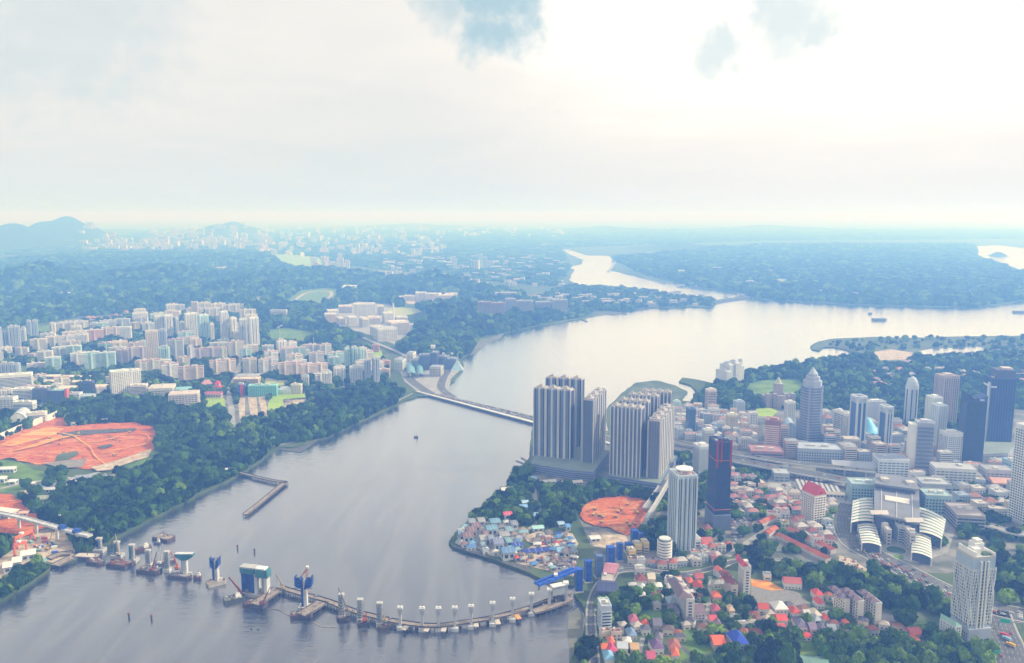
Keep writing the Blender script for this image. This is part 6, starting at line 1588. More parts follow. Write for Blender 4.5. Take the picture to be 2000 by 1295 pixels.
# waterfront hotel
q, W, D, H, a = spot(1397, 1457, 712, 752, 40, 28); t = thing('waterfront_hotel', 'large white stepped hotel on the waterfront point', 'hotel', q, a, None, clear=50)
for i, (x, w, k) in enumerate(((-.38, .24, .66), (-.14, .26, .92), (.12, .26, 1.0), (.37, .24, .82))):
    MB().box(x * W, (i % 2) * 4, 0, w * W, D * (1 - .06 * i), H * k).build('wing', mat((.66, .66, .66)), t); b = win_grid(MB(), w * W * .98, D * (1 - .06 * i), H * k, 0, 4.5, 5, .55, .4, sides='frl'); b.v = [(v[0] + x * W, v[1] + (i % 2) * 4, v[2]) for v in b.v]; b.build('window_grid', W_GLASS2, t, 'stuff'); MB().hip(x * W, (i % 2) * 4, H * k, w * W * .8, D * .6, 6).build('roof', mat((.42, .45, .50)), t)
MB().box(W * .46, 0, 0, 6, 8, H * 1.12).build('stair_tower', mat((.46, .48, .54)), t)
# civic building with a domed clock tower
q, W, D, H, a = spot(1490, 1546, 768, 796, 34, 4); t = thing('civic_palace', 'dark stone civic palace with a tall domed centre tower', 'palace', q, a, None, clear=36); mm = mat((.34, .29, .31))
MB().box(0, 0, 0, W, D, H * .7).build('wall', mm, t); win_grid(MB(), W, D, H * .7, 0, 4, 4.5, .45, .6, sides='frl').build('window_grid', W_GLASS, t, 'stuff')
for s in (-.46, .46, -.2, .2): MB().box(s * W, -D * .4, 0, 9, 12, H * .95).build('corner_turret', mm, t)
MB().box(0, 0, H * .7, 16, 16, HT(1518, 796, 752) - H * .7).build('centre_tower', mat((.42, .36, .36)), t); dome(MB(), (0, 0, HT(1518, 796, 752)), 9, 9, 14, 1, 14, 6, rough=0).build('tower_dome', mat((.50, .50, .38)), t)
MB().box(0, -D / 2 - 3, 0, 18, 6, H * .85).build('portico', mat((.44, .38, .38)), t)
# arched mall by the round shouldered tower
q, W, D, H, a = spot(1527, 1554, 826, 862, 40, -12); t = thing('arched_mall', 'pale blue vaulted glass hall below the crowned tower', 'hall', q, a, None, clear=24)
MB().box(0, 0, 0, W, D, H * .6).build('wall', mat((.40, .48, .58)), t); b = MB(); n = 10
for i in range(n): a0, a1 = math.pi * i / n, math.pi * (i + 1) / n; b.quad((-W / 2 * math.cos(a0), -D / 2, H * .6 + H * .4 * math.sin(a0)), (-W / 2 * math.cos(a1), -D / 2, H * .6 + H * .4 * math.sin(a1)), (-W / 2 * math.cos(a1), D / 2, H * .6 + H * .4 * math.sin(a1)), (-W / 2 * math.cos(a0), D / 2, H * .6 + H * .4 * math.sin(a0)))
b.add([(-W / 2 * math.cos(math.pi * i / n), -D / 2 + .05, H * .6 + H * .4 * math.sin(math.pi * i / n)) for i in range(n + 1)], [tuple(range(n, -1, -1))]); b.build('vault', mat((.34, .46, .60), .4), t); fins(MB(), W, D, H * .9, 0, 5, .7, .7, 'f').build('vault_ribs', mat(PALE), t, 'stuff')
# malls and podiums of the centre
MALL = [('city_mall', 'long pale city square podium with small arched windows', 1550, 1640, 880, 905, 44, -8, 'grid', (.40, .45, .54), (.36, .40, .48)), ('city_mall', 'brown base building below the cream striped tower', 1460, 1528, 884, 908, 40, -8, 'office', (.36, .20, .22), (.42, .30, .34)),
 ('city_mall', 'white trapezoid fronted hall beside the highway', 1706, 1768, 900, 934, 34, -8, 'flat', (.66, .70, .76), (.30, .34, .44)), ('city_mall', 'large white shopping centre below the gridded block', 1818, 1898, 918, 948, 30, -10, 'flat', (.62, .62, .64), (.44, .45, .48)),
 ('station_hall', 'long grey curved roof hall along the highway', 1622, 1720, 908, 930, 30, -10, 'shed', (.30, .34, .42), (.34, .36, .42)), ('teal_hall', 'teal framed glass hall left of the big station roof', 1654, 1710, 948, 985, 30, -8, 'grid', (.34, .50, .56), (.60, .58, .54)), ('teal_hall', 'teal framed glass hall right of the big station roof', 1796, 1850, 970, 1006, 30, -8, 'grid', (.34, .50, .56), (.60, .58, .54)),
 ('city_mall', 'low lattice roofed building right of the station', 1790, 1850, 948, 966, 36, -8, 'office', (.40, .42, .46), (.5, .5, .5)), ('carpark_building', 'stacked car park decks with brown shed roof right of the station', 1848, 1912, 1010, 1040, 50, -10, 'office', (.38, .34, .34), (.42, .36, .34)),
 ('shop_row', 'salmon roofed low shops near the right edge', 1930, 1975, 940, 958, 30, -10, 'shed', (.55, .45, .42), (.62, .34, .26)), ('shop_row', 'pale blue block left of the right edge tower', 1960, 1984, 902, 934, 20, 10, 'grid', (.40, .56, .70), None), ('cinema', 'brown tank shaped block by the right edge', 1916, 1970, 920, 946, 26, -10, 'flat', (.42, .44, .50), None),
 ('bus_shed', 'white long canopy at the top of the coach yard', 1555, 1592, 929, 938, 10, -12, 'shed', (.5, .5, .5), (.70, .66, .60)), ('bus_shed', 'white long canopy at the right of the coach yard', 1618, 1648, 935, 944, 10, -12, 'shed', (.5, .5, .5), (.70, .66, .60)), ('bus_shed', 'pale lattice canopy at the left of the coach yard', 1507, 1540, 926, 942, 24, -8, 'flat', (.34, .37, .42), (.40, .44, .48)), ('bus_shed', 'long pale canopy behind the red crowned tower', 1570, 1646, 964, 974, 10, -10, 'shed', (.5, .5, .5), (.72, .62, .52))]
for n_, l_, x0, x1, yt, yb, D, rot, st, wc, rc in MALL: block(n_, l_, 'building', x0, x1, yt, yb, D, rot, st, wc, rc, fl=4.5)
# coach bay strips
for i in range(9):
    a, c = G(1556 + i * 9.4, 942 + i * 1.5), G(1566 + i * 9.4, 964 + i * 1.0)
    d = c - a; t = thing('bus_bay_roof', f'narrow coach bay roof strip, {ORD[i]} from left in the coach yard', 'canopy', (a + c) / 2, math.atan2(d.y, d.x), 'coach bay roofs', clear=6)
    MB().box(0, 0, 5, d.length, 4.5, .6, bottom=True).build('roof', mat((.44, .44, .46)), t); b = MB()
    for s in (-.4, 0, .4): b.box(s * d.length, 0, 0, .5, .5, 5)
    b.build('posts', M_STEEL, t, 'stuff')
# station: big grey roof and ribbed sheds
def roof_quad(name, label, px, z, th, mm, cat='station', legs=True, fold=0.0):
    P = [G(x, y, z) for x, y in px]; c = sum(P, Vector()) / 4
    t = thing(name, label, cat, (c.x, c.y, 3), 0, None, clear=0)
    L_ = [(p.x - c.x, p.y - c.y) for p in P]
    b = MB(); b.prism(L_, z - 3 - th, z - 3, bottom=True); b.build('roof_slab', mm, t)
    MB().prism([(q[0] * .9, q[1] * .9) for q in L_], 0, z - 3 - th).build('hall_wall', mat((.10, .12, .22)), t)
    return t, L_, c
t, L_, c = roof_quad('station_hall', 'great grey station roof with a pale central strip', [(1707, 1002), (1797, 1022), (1795, 950), (1708, 940)], 34, 3, mat((.20, .21, .25), .6))
def lerp4(L_, u, v): a = (L_[0][0] + (L_[1][0] - L_[0][0]) * u, L_[0][1] + (L_[1][1] - L_[0][1]) * u); d = (L_[3][0] + (L_[2][0] - L_[3][0]) * u, L_[3][1] + (L_[2][1] - L_[3][1]) * u); return (a[0] + (d[0] - a[0]) * v, a[1] + (d[1] - a[1]) * v)
for u in (.16, .5, .84): a, d = lerp4(L_, u, 0), lerp4(L_, u, 1); MB().bar((*a, 31.3), (*d, 31.3), .5).build('roof_seam', mat((.5, .5, .52)), t)
MB().prism([lerp4(L_, .24, .42), lerp4(L_, .78, .42), lerp4(L_, .78, .56), lerp4(L_, .24, .56)], 31, 32.4).build('skylight_strip', mat((.66, .64, .60)), t)
for u in (.12, .88): q = lerp4(L_, u, .02); MB().gable(q[0], q[1] + 3, 31, 22, 12, 3.5).build('roof_gablet', mat((.60, .55, .52)), t)
t, L2, c2 = roof_quad('station_hall', 'rear raised grey roof behind the great station roof', [(1708, 944), (1793, 956), (1790, 934), (1710, 924)], 42, 3, mat((.20, .21, .25), .6))
for u in (.2, .8): q = lerp4(L2, u, .5); MB().gable(q[0], q[1], 39, 9, 20, 4).build('roof_gablet', mat((.56, .52, .50)), t); MB().box(q[0], q[1] - 9, 39, 8, 5, 4).build('skylight_box', mat((.62, .60, .54)), t)
def ribbed_shed(label, px, z, rise, ridge=.5):
    """white vaulted roof striped with teal gutters"""
    P = [G(x, y, z) for x, y in px]; c = sum(P, Vector()) / 4; t = thing('vaulted_shed', label, 'station shed', (c.x, c.y, 3), 0, 'vaulted station sheds', clear=0)
    L_ = [(p.x - c.x, p.y - c.y) for p in P]; z0 = z - 3 - rise
    def at(u, v, dz=0): q = lerp4(L_, u, v); return (q[0], q[1], z0 + rise * math.sin(math.pi * (u * .86 + .07)) + dz)
    nu, nv = 10, 8
    for j in range(nv):
        b = MB()
        for i in range(nu): b.quad(at(i / nu, j / nv), at((i + 1) / nu, j / nv), at((i + 1) / nu, (j + .66) / nv), at(i / nu, (j + .66) / nv))
        b.build('roof_vault', mat((.78, .75, .70), .6), t)
        b = MB()
        for i in range(nu): b.quad(at(i / nu, (j + .66) / nv, -.6), at((i + 1) / nu, (j + .66) / nv, -.6), at((i + 1) / nu, (j + 1) / nv, -.6), at(i / nu, (j + 1) / nv, -.6))
        b.build('teal_gutter', mat((.10, .42, .46), .5), t)
    MB().prism([(q[0] * .86, q[1] * .86) for q in L_], 0, z0 + rise * .15).build('hall_wall', mat((.11, .14, .26)), t); b = MB()
    for v in (0.02, .33, .66, .97):
        for u in (.02, .98): q = lerp4(L_, u, v); b.box(q[0], q[1], 0, 1.2, 1.2, z0 + rise * .2)
    b.build('posts', M_WHITE, t, 'stuff')
ribbed_shed('vaulted ribbed shed at the upper left of the great roof', [(1662, 1018), (1707, 1016), (1705, 968), (1666, 974)], 20, 2.6)
ribbed_shed('vaulted ribbed shed at the lower left of the great roof', [(1683, 1058), (1722, 1064), (1710, 1020), (1675, 1020)], 16, 2.6)
ribbed_shed('vaulted ribbed shed at the upper right of the great roof', [(1796, 1036), (1840, 1050), (1848, 1010), (1796, 986)], 20, 2.6)
ribbed_shed('vaulted ribbed shed at the lower right of the great roof', [(1780, 1076), (1821, 1088), (1818, 1046), (1782, 1036)], 16, 2.6)
block('station_core', 'white louvred stair block before the great station roof', 'building', 1742, 1760, 1028, 1062, 30, -8, 'office', (.56, .57, .60), None)
block('flat_wing', 'flat tan wing beside the lower left ribbed shed', 'building', 1722, 1736, 1036, 1066, 24, -8, 'flat', (.5, .47, .46), (.52, .48, .46)); block('flat_wing', 'flat tan wing beside the lower right ribbed shed', 'building', 1766, 1782, 1042, 1078, 24, -8, 'flat', (.5, .47, .46), (.52, .48, .46))
p = G(1750, 1076); t = thing('roundabout_garden', 'round planted garden ring before the station', 'garden', (p.x, p.y, 3.2)); MB().cyl(0, 0, 0, 13, .7, 24).build('ring_wall', M_CONC, t); MB().cyl(0, 0, .7, 11, .5, 24).build('hedge', mat((.04, .09, .05), .9, .4, .5), t)
# red crowned white tower
q, W, D, H, a = spot(1567, 1606, 968, 1024, 26, 20); t = thing('red_crowned_tower', 'white apartment tower with a bright red gabled crown', 'apartment tower', q, a, None, clear=22)
for s in (-.25, .25): MB().box(s * W, 0, 0, W * .48, D, H).build('wing_wall', mat((.72, .66, .62)), t); MB().gable(s * W, 0, H, D, W * .46, 8, R(90)).build('red_gable_roof', mat((.60, .08, .09)), t)
MB().box(0, 2, 0, W * .2, D * .8, H + 3).build('lift_core', mat((.62, .56, .52)), t); win_grid(MB(), W, D, H - 2, 0, 3.4, 4, .4, .5, sides='frl').build('window_grid', W_GLASS, t, 'stuff'); MB().gable(0, 0, H + 4, D * 1.0, W * .4, 8, R(90)).build('red_gable_roof', mat((.62, .09, .10)), t); ledges(MB(), W, D, H - 2, 0, 3.4, .3, .8, 'f').build('balcony_slabs', mat((.74, .70, .66)), t, 'stuff')
# wavy white tower
q, W, D, H, a = spot(1864, 1919, 1094, 1254, 24, 9); t = thing('wavy_tower', 'tall white tower wrapped in wavy vertical balcony screens', 'apartment tower', q, a, None, clear=36)
MB().box(0, 0, 14, W, D, H - 14).build('wall', mat((.40, .48, .58)), t); win_grid(MB(), W, D, H - 26, 16, 3.4, 3.2, .6, .6, sides='frl').build('window_grid', W_GLASS, t, 'stuff')
b = MB(); n = int((H - 24) / 3.4)
for k, o_, u_, nr, ln in [(kk, *v) for kk, v in faces(W, D, 18).items() if kk in 'frl']:
    ns = int(ln / 2.2)
    for i in range(ns + 1):
        s = i / ns
        if k == 'f' and .36 < s < .66: continue
        pr = None
        for j in range(n + 1):
            sw = .55 * math.sin(j * .75 + i * 1.9); c_ = o_ + u_ * min(max(s * ln + sw, 0), ln) + nr * (.9 + .35 * math.sin(j * .5 + i)); q_ = (c_.x, c_.y, 18 + j * 3.4)
            if pr: b.bar(pr, q_, .34)
            pr = q_
b.build('wavy_screens', mat((.76, .77, .78)), t, 'stuff'); ledges(MB(), W, D, H - 24, 16, 3.4, .35, .7, 'frl').build('balcony_slabs', M_WHITE, t, 'stuff')
for s in (-.15, .02, .16): MB().box(s * W, -D / 2 - .7, 14, 1.4, 1.8, H - 16).build('centre_pilaster', M_WHITE, t)
MB().box(.16 * W - 3, -D / 2 - .3, 14, 2.4, .8, H - 16).build('dark_service_slot', M_DARK, t); MB().box(0, 0, H, W, D, 2.5).build('roof_deck', mat((.50, .49, .47)), t)
MB().box(-W * .15, -2, H + 2.5, W * .28, D * .4, 6).build('penthouse', M_WHITE, t); MB().box(W * .1, D * .15, H + 2.5, W * .4, D * .4, 9).build('penthouse', M_WHITE, t); MB().box(W * .12, D * .15, H + 11.5, W * .26, D * .3, 3).build('lift_house', M_WHITE, t); MB().box(W * .2, -D * .25, H + 2.5, W * .34, D * .3, 1.2).build('roof_garden', mat((.07, .13, .06), .9, .4, .6), t); MB().box(-W * .4, 0, H + 2.5, 1.2, D, 5).build('roof_screen', M_WHITE, t); MB().box(W * .5 - 1, 0, H + 2.5, 1, D, 3).build('roof_screen', M_WHITE, t)
MB().box(0, -1, 0, W * 1.03, D * 1.12, 14).build('podium', mat((.42, .46, .54)), t); win_grid(MB(), W * 1.03, D * 1.12, 13, 0, 3.2, 2.6, .5, .6, sides='frl').build('podium_windows', W_GLASS2, t, 'stuff')
q, W, D, H, a = spot(1840, 1866, 1214, 1262, 18, 20); t = thing('sloping_wing', 'white wedge wing with a mint green roof beside the wavy tower', 'annex', q, a, None, clear=16)
MB().prism([(-W / 2, -D / 2), (W / 2, -D / 2), (W / 2, D / 2), (-W / 2, D / 2)], 0, H * .8).build('wall', mat((.60, .66, .70)), t); MB().add([(-W / 2, -D / 2, H * .8), (W / 2, -D / 2, H * .8), (W / 2, D / 2, H * .8), (-W / 2, D / 2, H * .8), (-W / 2, -D / 2, H), (-W / 2, D / 2, H)], [(0, 1, 4), (1, 2, 5, 4), (2, 3, 5), (0, 4, 5, 3)]).build('sloping_roof', mat((.40, .66, .56)), t); fins(MB(), W, D, H * .78, 0, 3, .5, .5, 'frl').build('vertical_fins', M_WHITE, t, 'stuff'); win_grid(MB(), W, D, H * .8, 0, 3.2, 3, .5, .5, sides='frl').build('window_grid', W_GLASS2, t, 'stuff')
# low city fabric: shophouses and small blocks, each placed clear of the landmarks
def cname(c):
    r, g, b_ = c
    if max(c) < .2: return 'navy' if b_ > r * 1.5 else 'dark'
    if r > g * 1.6: return 'red'
    if b_ > r * 1.15: return 'bluish'
    if r > b_ * 1.12: return 'cream'
    return 'white' if r > .55 else 'grey'
def city_fill(label, group, n, poly, hmin, hmax, wmin, wmax, seed, walls, roofs, rot=(-14, 14), name='shophouse', cat='shophouse', near=0.6, pitched=.3):
    r = random.Random(seed); xs = [p[0] for p in poly]; ys = [p[1] for p in poly]; k = tries = 0
    while k < n and tries < n * 40:
        tries += 1
        x, y = r.uniform(min(xs), max(xs)), r.uniform(min(ys), max(ys))
        if not in_poly(np.array([x]), np.array([y]), poly)[0]: continue
        p = G(x, y); w, d, h = r.uniform(wmin, wmax), r.uniform(wmin, wmax) * .8, r.uniform(hmin, hmax)
        rad = max(w, d) * near
        if any((p.x - fx) ** 2 + (p.y - fy) ** 2 < (fr * .8 + rad) ** 2 for fx, fy, fr in FOOT): continue
        if near_road(x, y, rad): continue
        k += 1
        wc_, rc_ = r.choice(walls), r.choice(roofs)
        mw = mat(wc_); mr = mat(rc_)
        hh = h if r.random() > pitched else h * .75
        u_ = (x - min(xs)) / (max(xs) - min(xs))
        lb = f'{cname(wc_)} {label}, {cname(rc_)} {"hipped" if hh < h else "flat"} roof, {("left end", "left part", "middle", "right part", "right end")[min(int(u_ * 5), 4)]}'
        t = thing(name, lb, cat, p, R(r.uniform(*rot)), group, clear=rad)
        MB().box(0, 0, 0, w, d, hh).build('wall', mw, t)
        (win_grid if h < 30 else bands)(MB(), w, d, hh, 0, 3.4, **(dict(pitch=3.6, fw=.5, fh=.45, sides='fr') if h < 30 else dict(sides='frl'))).build('window_grid', W_GLASS, t, 'stuff')
        if hh < h: MB().hip(0, 0, hh, w, d, h * .25 + 1).build('roof', mr, t)
        else:
            parapet(MB(), w, d, .9, h).build('roof_parapet', mw, t); MB().box(0, 0, h, w - 1.2, d - 1.2, .25).build('roof', mr, t); MB().box(r.uniform(-.25, .25) * w, r.uniform(-.2, .2) * d, h + .25, r.uniform(2, 4), r.uniform(2, 4), r.uniform(1.5, 3)).build('roof_hut', mw, t)
def near_road(x, y, rad):
    m = MPX(y)
    for (a, b_, hw) in ROADS_PX:
        if min(a[0], b_[0]) - 40 > x or max(a[0], b_[0]) + 40 < x: continue
        dx, dy = b_[0] - a[0], b_[1] - a[1]; L2 = dx * dx + dy * dy + 1e-9; s = max(0, min(1, ((x - a[0]) * dx + (y - a[1]) * dy) / L2))
        ex, ey = (x - a[0] - s * dx) * m, (y - a[1] - s * dy) * m * 3.2
        if math.hypot(ex, ey) < hw + rad: return True
    return False
CW_ = [(.62, .60, .56), (.66, .66, .66), (.46, .52, .60), (.60, .50, .46), (.36, .42, .52), (.66, .58, .48), (.70, .70, .70)]
CR_ = [(.40, .40, .42), (.50, .48, .46), (.34, .16, .14), (.44, .22, .18), (.30, .36, .46), (.56, .52, .48)]
city_fill('old town shophouse', 'old town shophouses', 125, [(1320, 810), (1350, 795), (1430, 812), (1470, 815), (1490, 830), (1480, 872), (1420, 886), (1330, 866), (1318, 846)], 9, 22, 11, 22, 21, CW_, CR_)
city_fill('mid rise among the shophouses', 'old town blocks', 22, [(1325, 815), (1480, 830), (1480, 872), (1340, 862)], 26, 48, 12, 20, 22, CW_ + [(.08, .13, .28)], CR_, pitched=0, name='city_block', cat='city block')
city_fill('building behind the blue dome', 'quarter behind the dome', 36, [(1610, 820), (1780, 830), (1850, 850), (1860, 905), (1740, 895), (1620, 880)], 8, 26, 14, 28, 23, CW_, CR_, name='city_block', cat='city block')
city_fill('house on the wooded slopes', 'slope houses', 46, [(1660, 715), (1780, 700), (1990, 690), (2010, 760), (1900, 740), (1800, 760), (1700, 770)], 6, 16, 12, 30, 24, [(.66, .60, .56), (.6, .62, .66)], [(.50, .24, .22), (.5, .46, .46)], name='slope_house', cat='house', pitched=.6)
city_fill('building right of the station', 'blocks right of the station', 40, [(1860, 925), (1985, 900), (2010, 1010), (1930, 1005), (1870, 985)], 7, 18, 12, 26, 25, CW_, CR_, name='city_block', cat='city block')
city_fill('house left of the coach yard', 'houses by the coach yard', 40, [(1425, 920), (1500, 945), (1560, 985), (1560, 1010), (1500, 1020), (1430, 1000)], 5, 12, 9, 18, 26, CW_, [(.44, .20, .18), (.5, .46, .44), (.34, .14, .14)], name='town_house', cat='house', pitched=.7)

city_fill('downtown building around the podiums', 'downtown infill', 70, [(1420, 885), (1500, 850), (1560, 850), (1660, 866), (1790, 880), (1880, 900), (1900, 960), (1800, 945), (1660, 920), (1540, 905)], 10, 40, 13, 26, 27, CW_ + [(.30, .36, .48)], CR_, name='city_block', cat='city block', pitched=.1)
city_fill('building beside the coach yard', 'coach yard infill', 40, [(1480, 960), (1560, 975), (1650, 985), (1650, 1060), (1600, 1070), (1520, 1030), (1470, 1010)], 6, 14, 9, 17, 28, CW_, [(.36, .12, .09), (.5, .46, .44), (.27, .10, .09), (.4, .38, .38)], name='town_house', cat='house', pitched=.7)
city_fill('house below the striped tower', 'houses below the striped tower', 36, [(1230, 1100), (1300, 1104), (1420, 1062), (1440, 1080), (1400, 1100), (1290, 1112), (1230, 1112)], 6, 11, 8, 14, 29, CW_, [(.40, .12, .08), (.5, .46, .44), (.28, .10, .09), (.38, .36, .36)], name='town_house', cat='house', pitched=.8)

# ============================================================ HOUSES AND LOW BUILDINGS OF THE FOREGROUND
OR = (.72, .16, .05); RD = (.52, .08, .03); MR = (.24, .07, .055); PU = (.16, .09, .20); GY = (.30, .30, .33); BL = (.04, .08, .55); TN = (.42, .22, .16); WH = (.74, .72, .70); LB = (.22, .44, .66)
HS = [  # x0, x1, top, foot, depth, turn, wall, roof, label
 (1186, 1200, 1252, 1268, 12, 4, WH, OR, 'bright orange roofed house at the bottom left lane'), (1174, 1186, 1262, 1276, 10, 0, WH, OR, 'small orange roofed annex beside the bottom left lane'), (1184, 1204, 1266, 1282, 14, 6, (.6, .3, .3), (.58, .08, .14), 'crimson roofed house below the bright orange one'), (1178, 1198, 1281, 1300, 14, 4, WH, LB, 'light blue roofed house at the bottom edge'),
 (1204, 1226, 1260, 1278, 12, -4, WH, (.5, .54, .6), 'white and grey gabled house beside the crimson roof'), (1216, 1232, 1250, 1262, 10, 0, WH, (.66, .64, .62), 'flat white roofed house by the lane end'), (1222, 1242, 1236, 1252, 14, 10, (.5, .5, .56), (.18, .27, .44), 'slate blue hipped villa above the lane end'), (1230, 1246, 1262, 1278, 12, 0, (.70, .52, .32), (.55, .36, .2), 'ochre house right of the grey gables'),
 (1250, 1268, 1214, 1228, 12, -10, WH, RD, 'red and white gabled house, right of a pair'), (1226, 1246, 1208, 1224, 13, 8, (.5, .36, .38), (.42, .12, .16), 'dull red roofed house, left of a pair'), (1274, 1290, 1214, 1234, 14, 0, (.34, .3, .34), (.17, .15, .2), 'dark slate gabled house on the green slope'), (1278, 1296, 1244, 1258, 12, -12, WH, (.2, .17, .2), 'white walled house with black gable below the slope'),
 (1268, 1294, 1260, 1280, 16, 8, WH, PU, 'purple roofed large house near the bottom'), (1262, 1278, 1280, 1298, 14, 0, WH, (.5, .1, .16), 'white house with crimson roof at the bottom edge'), (1304, 1326, 1258, 1276, 15, 0, (.5, .4, .36), (.36, .13, .1), 'round brown tent roofed house beside the curved lane'), (1310, 1326, 1274, 1292, 12, -6, WH, OR, 'orange roofed white house beside the curved lane'),
 (1386, 1414, 1252, 1272, 18, 6, (.62, .5, .45), (.80, .14, .04), 'large vivid orange roofed villa in the foreground'), (1422, 1456, 1246, 1280, 22, 8, (.55, .62, .72), BL, 'pale villa with vivid blue hipped roof'), (1240, 1262, 1128, 1146, 14, 4, WH, MR, 'maroon roofed house left of the cream chapel'), (1264, 1278, 1124, 1142, 12, 0, (.68, .6, .44), (.62, .55, .44), 'cream gable fronted house above the pool'),
 (1276, 1292, 1142, 1152, 10, 0, WH, (.7, .68, .64), 'flat white pool house'), (1246, 1260, 1144, 1158, 10, 0, WH, (.60, .62, .66), 'white box house left of the pool'), (1304, 1314, 1144, 1164, 10, 0, WH, (.66, .66, .66), 'slim white house right of the pool'), (1340, 1354, 1134, 1146, 12, 6, (.62, .4, .34), OR, 'small orange roofed house above the dark condominium'),
 (1352, 1372, 1140, 1158, 14, -8, WH, RD, 'red roofed house right of the dark condominium'), (1356, 1372, 1124, 1138, 12, 0, (.5, .4, .4), (.42, .1, .1), 'dark red roofed house behind the red roofed one'), (1300, 1322, 1172, 1188, 14, 8, (.5, .54, .56), (.32, .42, .46), 'pale grey hipped house left of the dark condominium'), (1304, 1326, 1186, 1204, 14, -4, (.5, .48, .5), (.18, .16, .2), 'dark gabled house below the pale grey hipped one'),
 (1348, 1374, 1188, 1212, 16, 8, (.62, .52, .55), (.20, .13, .16), 'dark roofed pink house right of the dark condominium'), (1390, 1406, 1160, 1176, 12, 0, (.64, .4, .3), OR, 'orange roofed house at the lane junction'), (1388, 1406, 1186, 1204, 12, 6, (.56, .3, .32), (.44, .1, .13), 'red tiled house below the lane junction'), (1384, 1398, 1206, 1222, 10, 0, WH, (.66, .1, .1), 'small red topped white house on the lane'),
 (1394, 1406, 1214, 1228, 10, 0, (.62, .5, .42), (.2, .14, .16), 'small dark roofed cream house on the lane'), (1420, 1432, 1186, 1204, 10, 4, (.70, .52, .3), (.66, .5, .3), 'yellow box house among the trees'), (1478, 1500, 1184, 1200, 12, -6, WH, RD, 'red roofed long house below the gravel lot, left'), (1506, 1534, 1182, 1204, 16, 4, WH, (.7, .7, .7), 'large flat roofed white house below the gravel lot'),
 (1540, 1560, 1192, 1208, 13, 8, WH, RD, 'red hipped house below the gravel lot, right'), (1514, 1534, 1206, 1222, 13, 0, WH, (.66, .09, .07), 'red roofed house in front of the flat white one'), (1586, 1604, 1156, 1174, 13, 4, WH, (.62, .09, .06), 'upper of two red hipped houses right of the gravel lot'), (1590, 1606, 1172, 1190, 12, 4, WH, (.62, .09, .06), 'lower of two red hipped houses right of the gravel lot'),
 (1566, 1580, 1196, 1212, 11, 6, WH, (.6, .58, .56), 'plain white house with flat roof in the middle row'), (1580, 1600, 1196, 1214, 14, 8, WH, (.62, .55, .45), 'white house with tan terrace in the middle row'), (1552, 1572, 1216, 1240, 14, 0, WH, (.19, .17, .25), 'steep dark gabled white house in the lower row'), (1574, 1592, 1222, 1244, 13, 8, (.66, .56, .52), (.24, .18, .26), 'pink gabled house second in the lower row'),
 (1594, 1612, 1224, 1246, 13, 0, (.64, .52, .5), (.2, .17, .22), 'pink gabled house third in the lower row'), (1582, 1600, 1206, 1224, 12, 12, (.5, .56, .66), (.4, .44, .52), 'blue grey gabled house above the lower row'), (1612, 1630, 1226, 1246, 13, 4, (.55, .58, .66), (.3, .33, .4), 'blue grey house at the right end of the lower row'), (1544, 1560, 1238, 1250, 10, 0, WH, RD, 'red roofed porch house at the bottom of the lower row'),
 (1562, 1582, 1240, 1252, 9, 0, WH, (.62, .06, .05), 'long red roofed porch in the lower row'), (1516, 1532, 1224, 1238, 12, 4, WH, (.5, .1, .08), 'dark red hipped house among trees left of the lower row'), (1604, 1616, 1204, 1218, 10, 0, WH, RD, 'small red roofed house behind the lower row'), (1646, 1658, 1216, 1228, 10, 8, (.6, .4, .3), OR, 'orange roofed hut beside the three slab blocks'),
 (1768, 1796, 1234, 1252, 14, 10, (.6, .45, .42), (.5, .12, .1), 'red roofed house beside the curved lane at right'), (1776, 1794, 1250, 1266, 13, 12, (.66, .45, .36), (.66, .14, .06), 'orange and pink house near the wavy tower'), (1646, 1664, 1236, 1252, 11, 0, (.5, .4, .44), (.22, .17, .2), 'dark roofed house at the end of the lane'), (1528, 1564, 1134, 1152, 14, -8, WH, (.45, .12, .1), 'long red roofed house above the gravel lot'),
 (1395, 1412, 1112, 1132, 14, 20, WH, (.80, .20, .10), 'orange sail roofed temple beside the road'), (1362, 1388, 1066, 1080, 16, 6, (.6, .3, .3), (.62, .08, .05), 'bright red roofed shop by the striped tower'), (1366, 1390, 1054, 1068, 14, 8, WH, (.44, .12, .1), 'red tiled house behind the bright red shop'), (1372, 1390, 1028, 1046, 14, 6, WH, (.30, .1, .1), 'dark red hipped house below the navy tower'),
 (1384, 1406, 1086, 1100, 18, 16, (.55, .42, .44), (.56, .32, .34), 'pink arched roof hall by the main road')]
for x0, x1, yt, yb, D, rot, wc, rc, l in HS: block('house', l, 'house', x0, x1, yt, yb, D, rot, 'house', wc, rc)
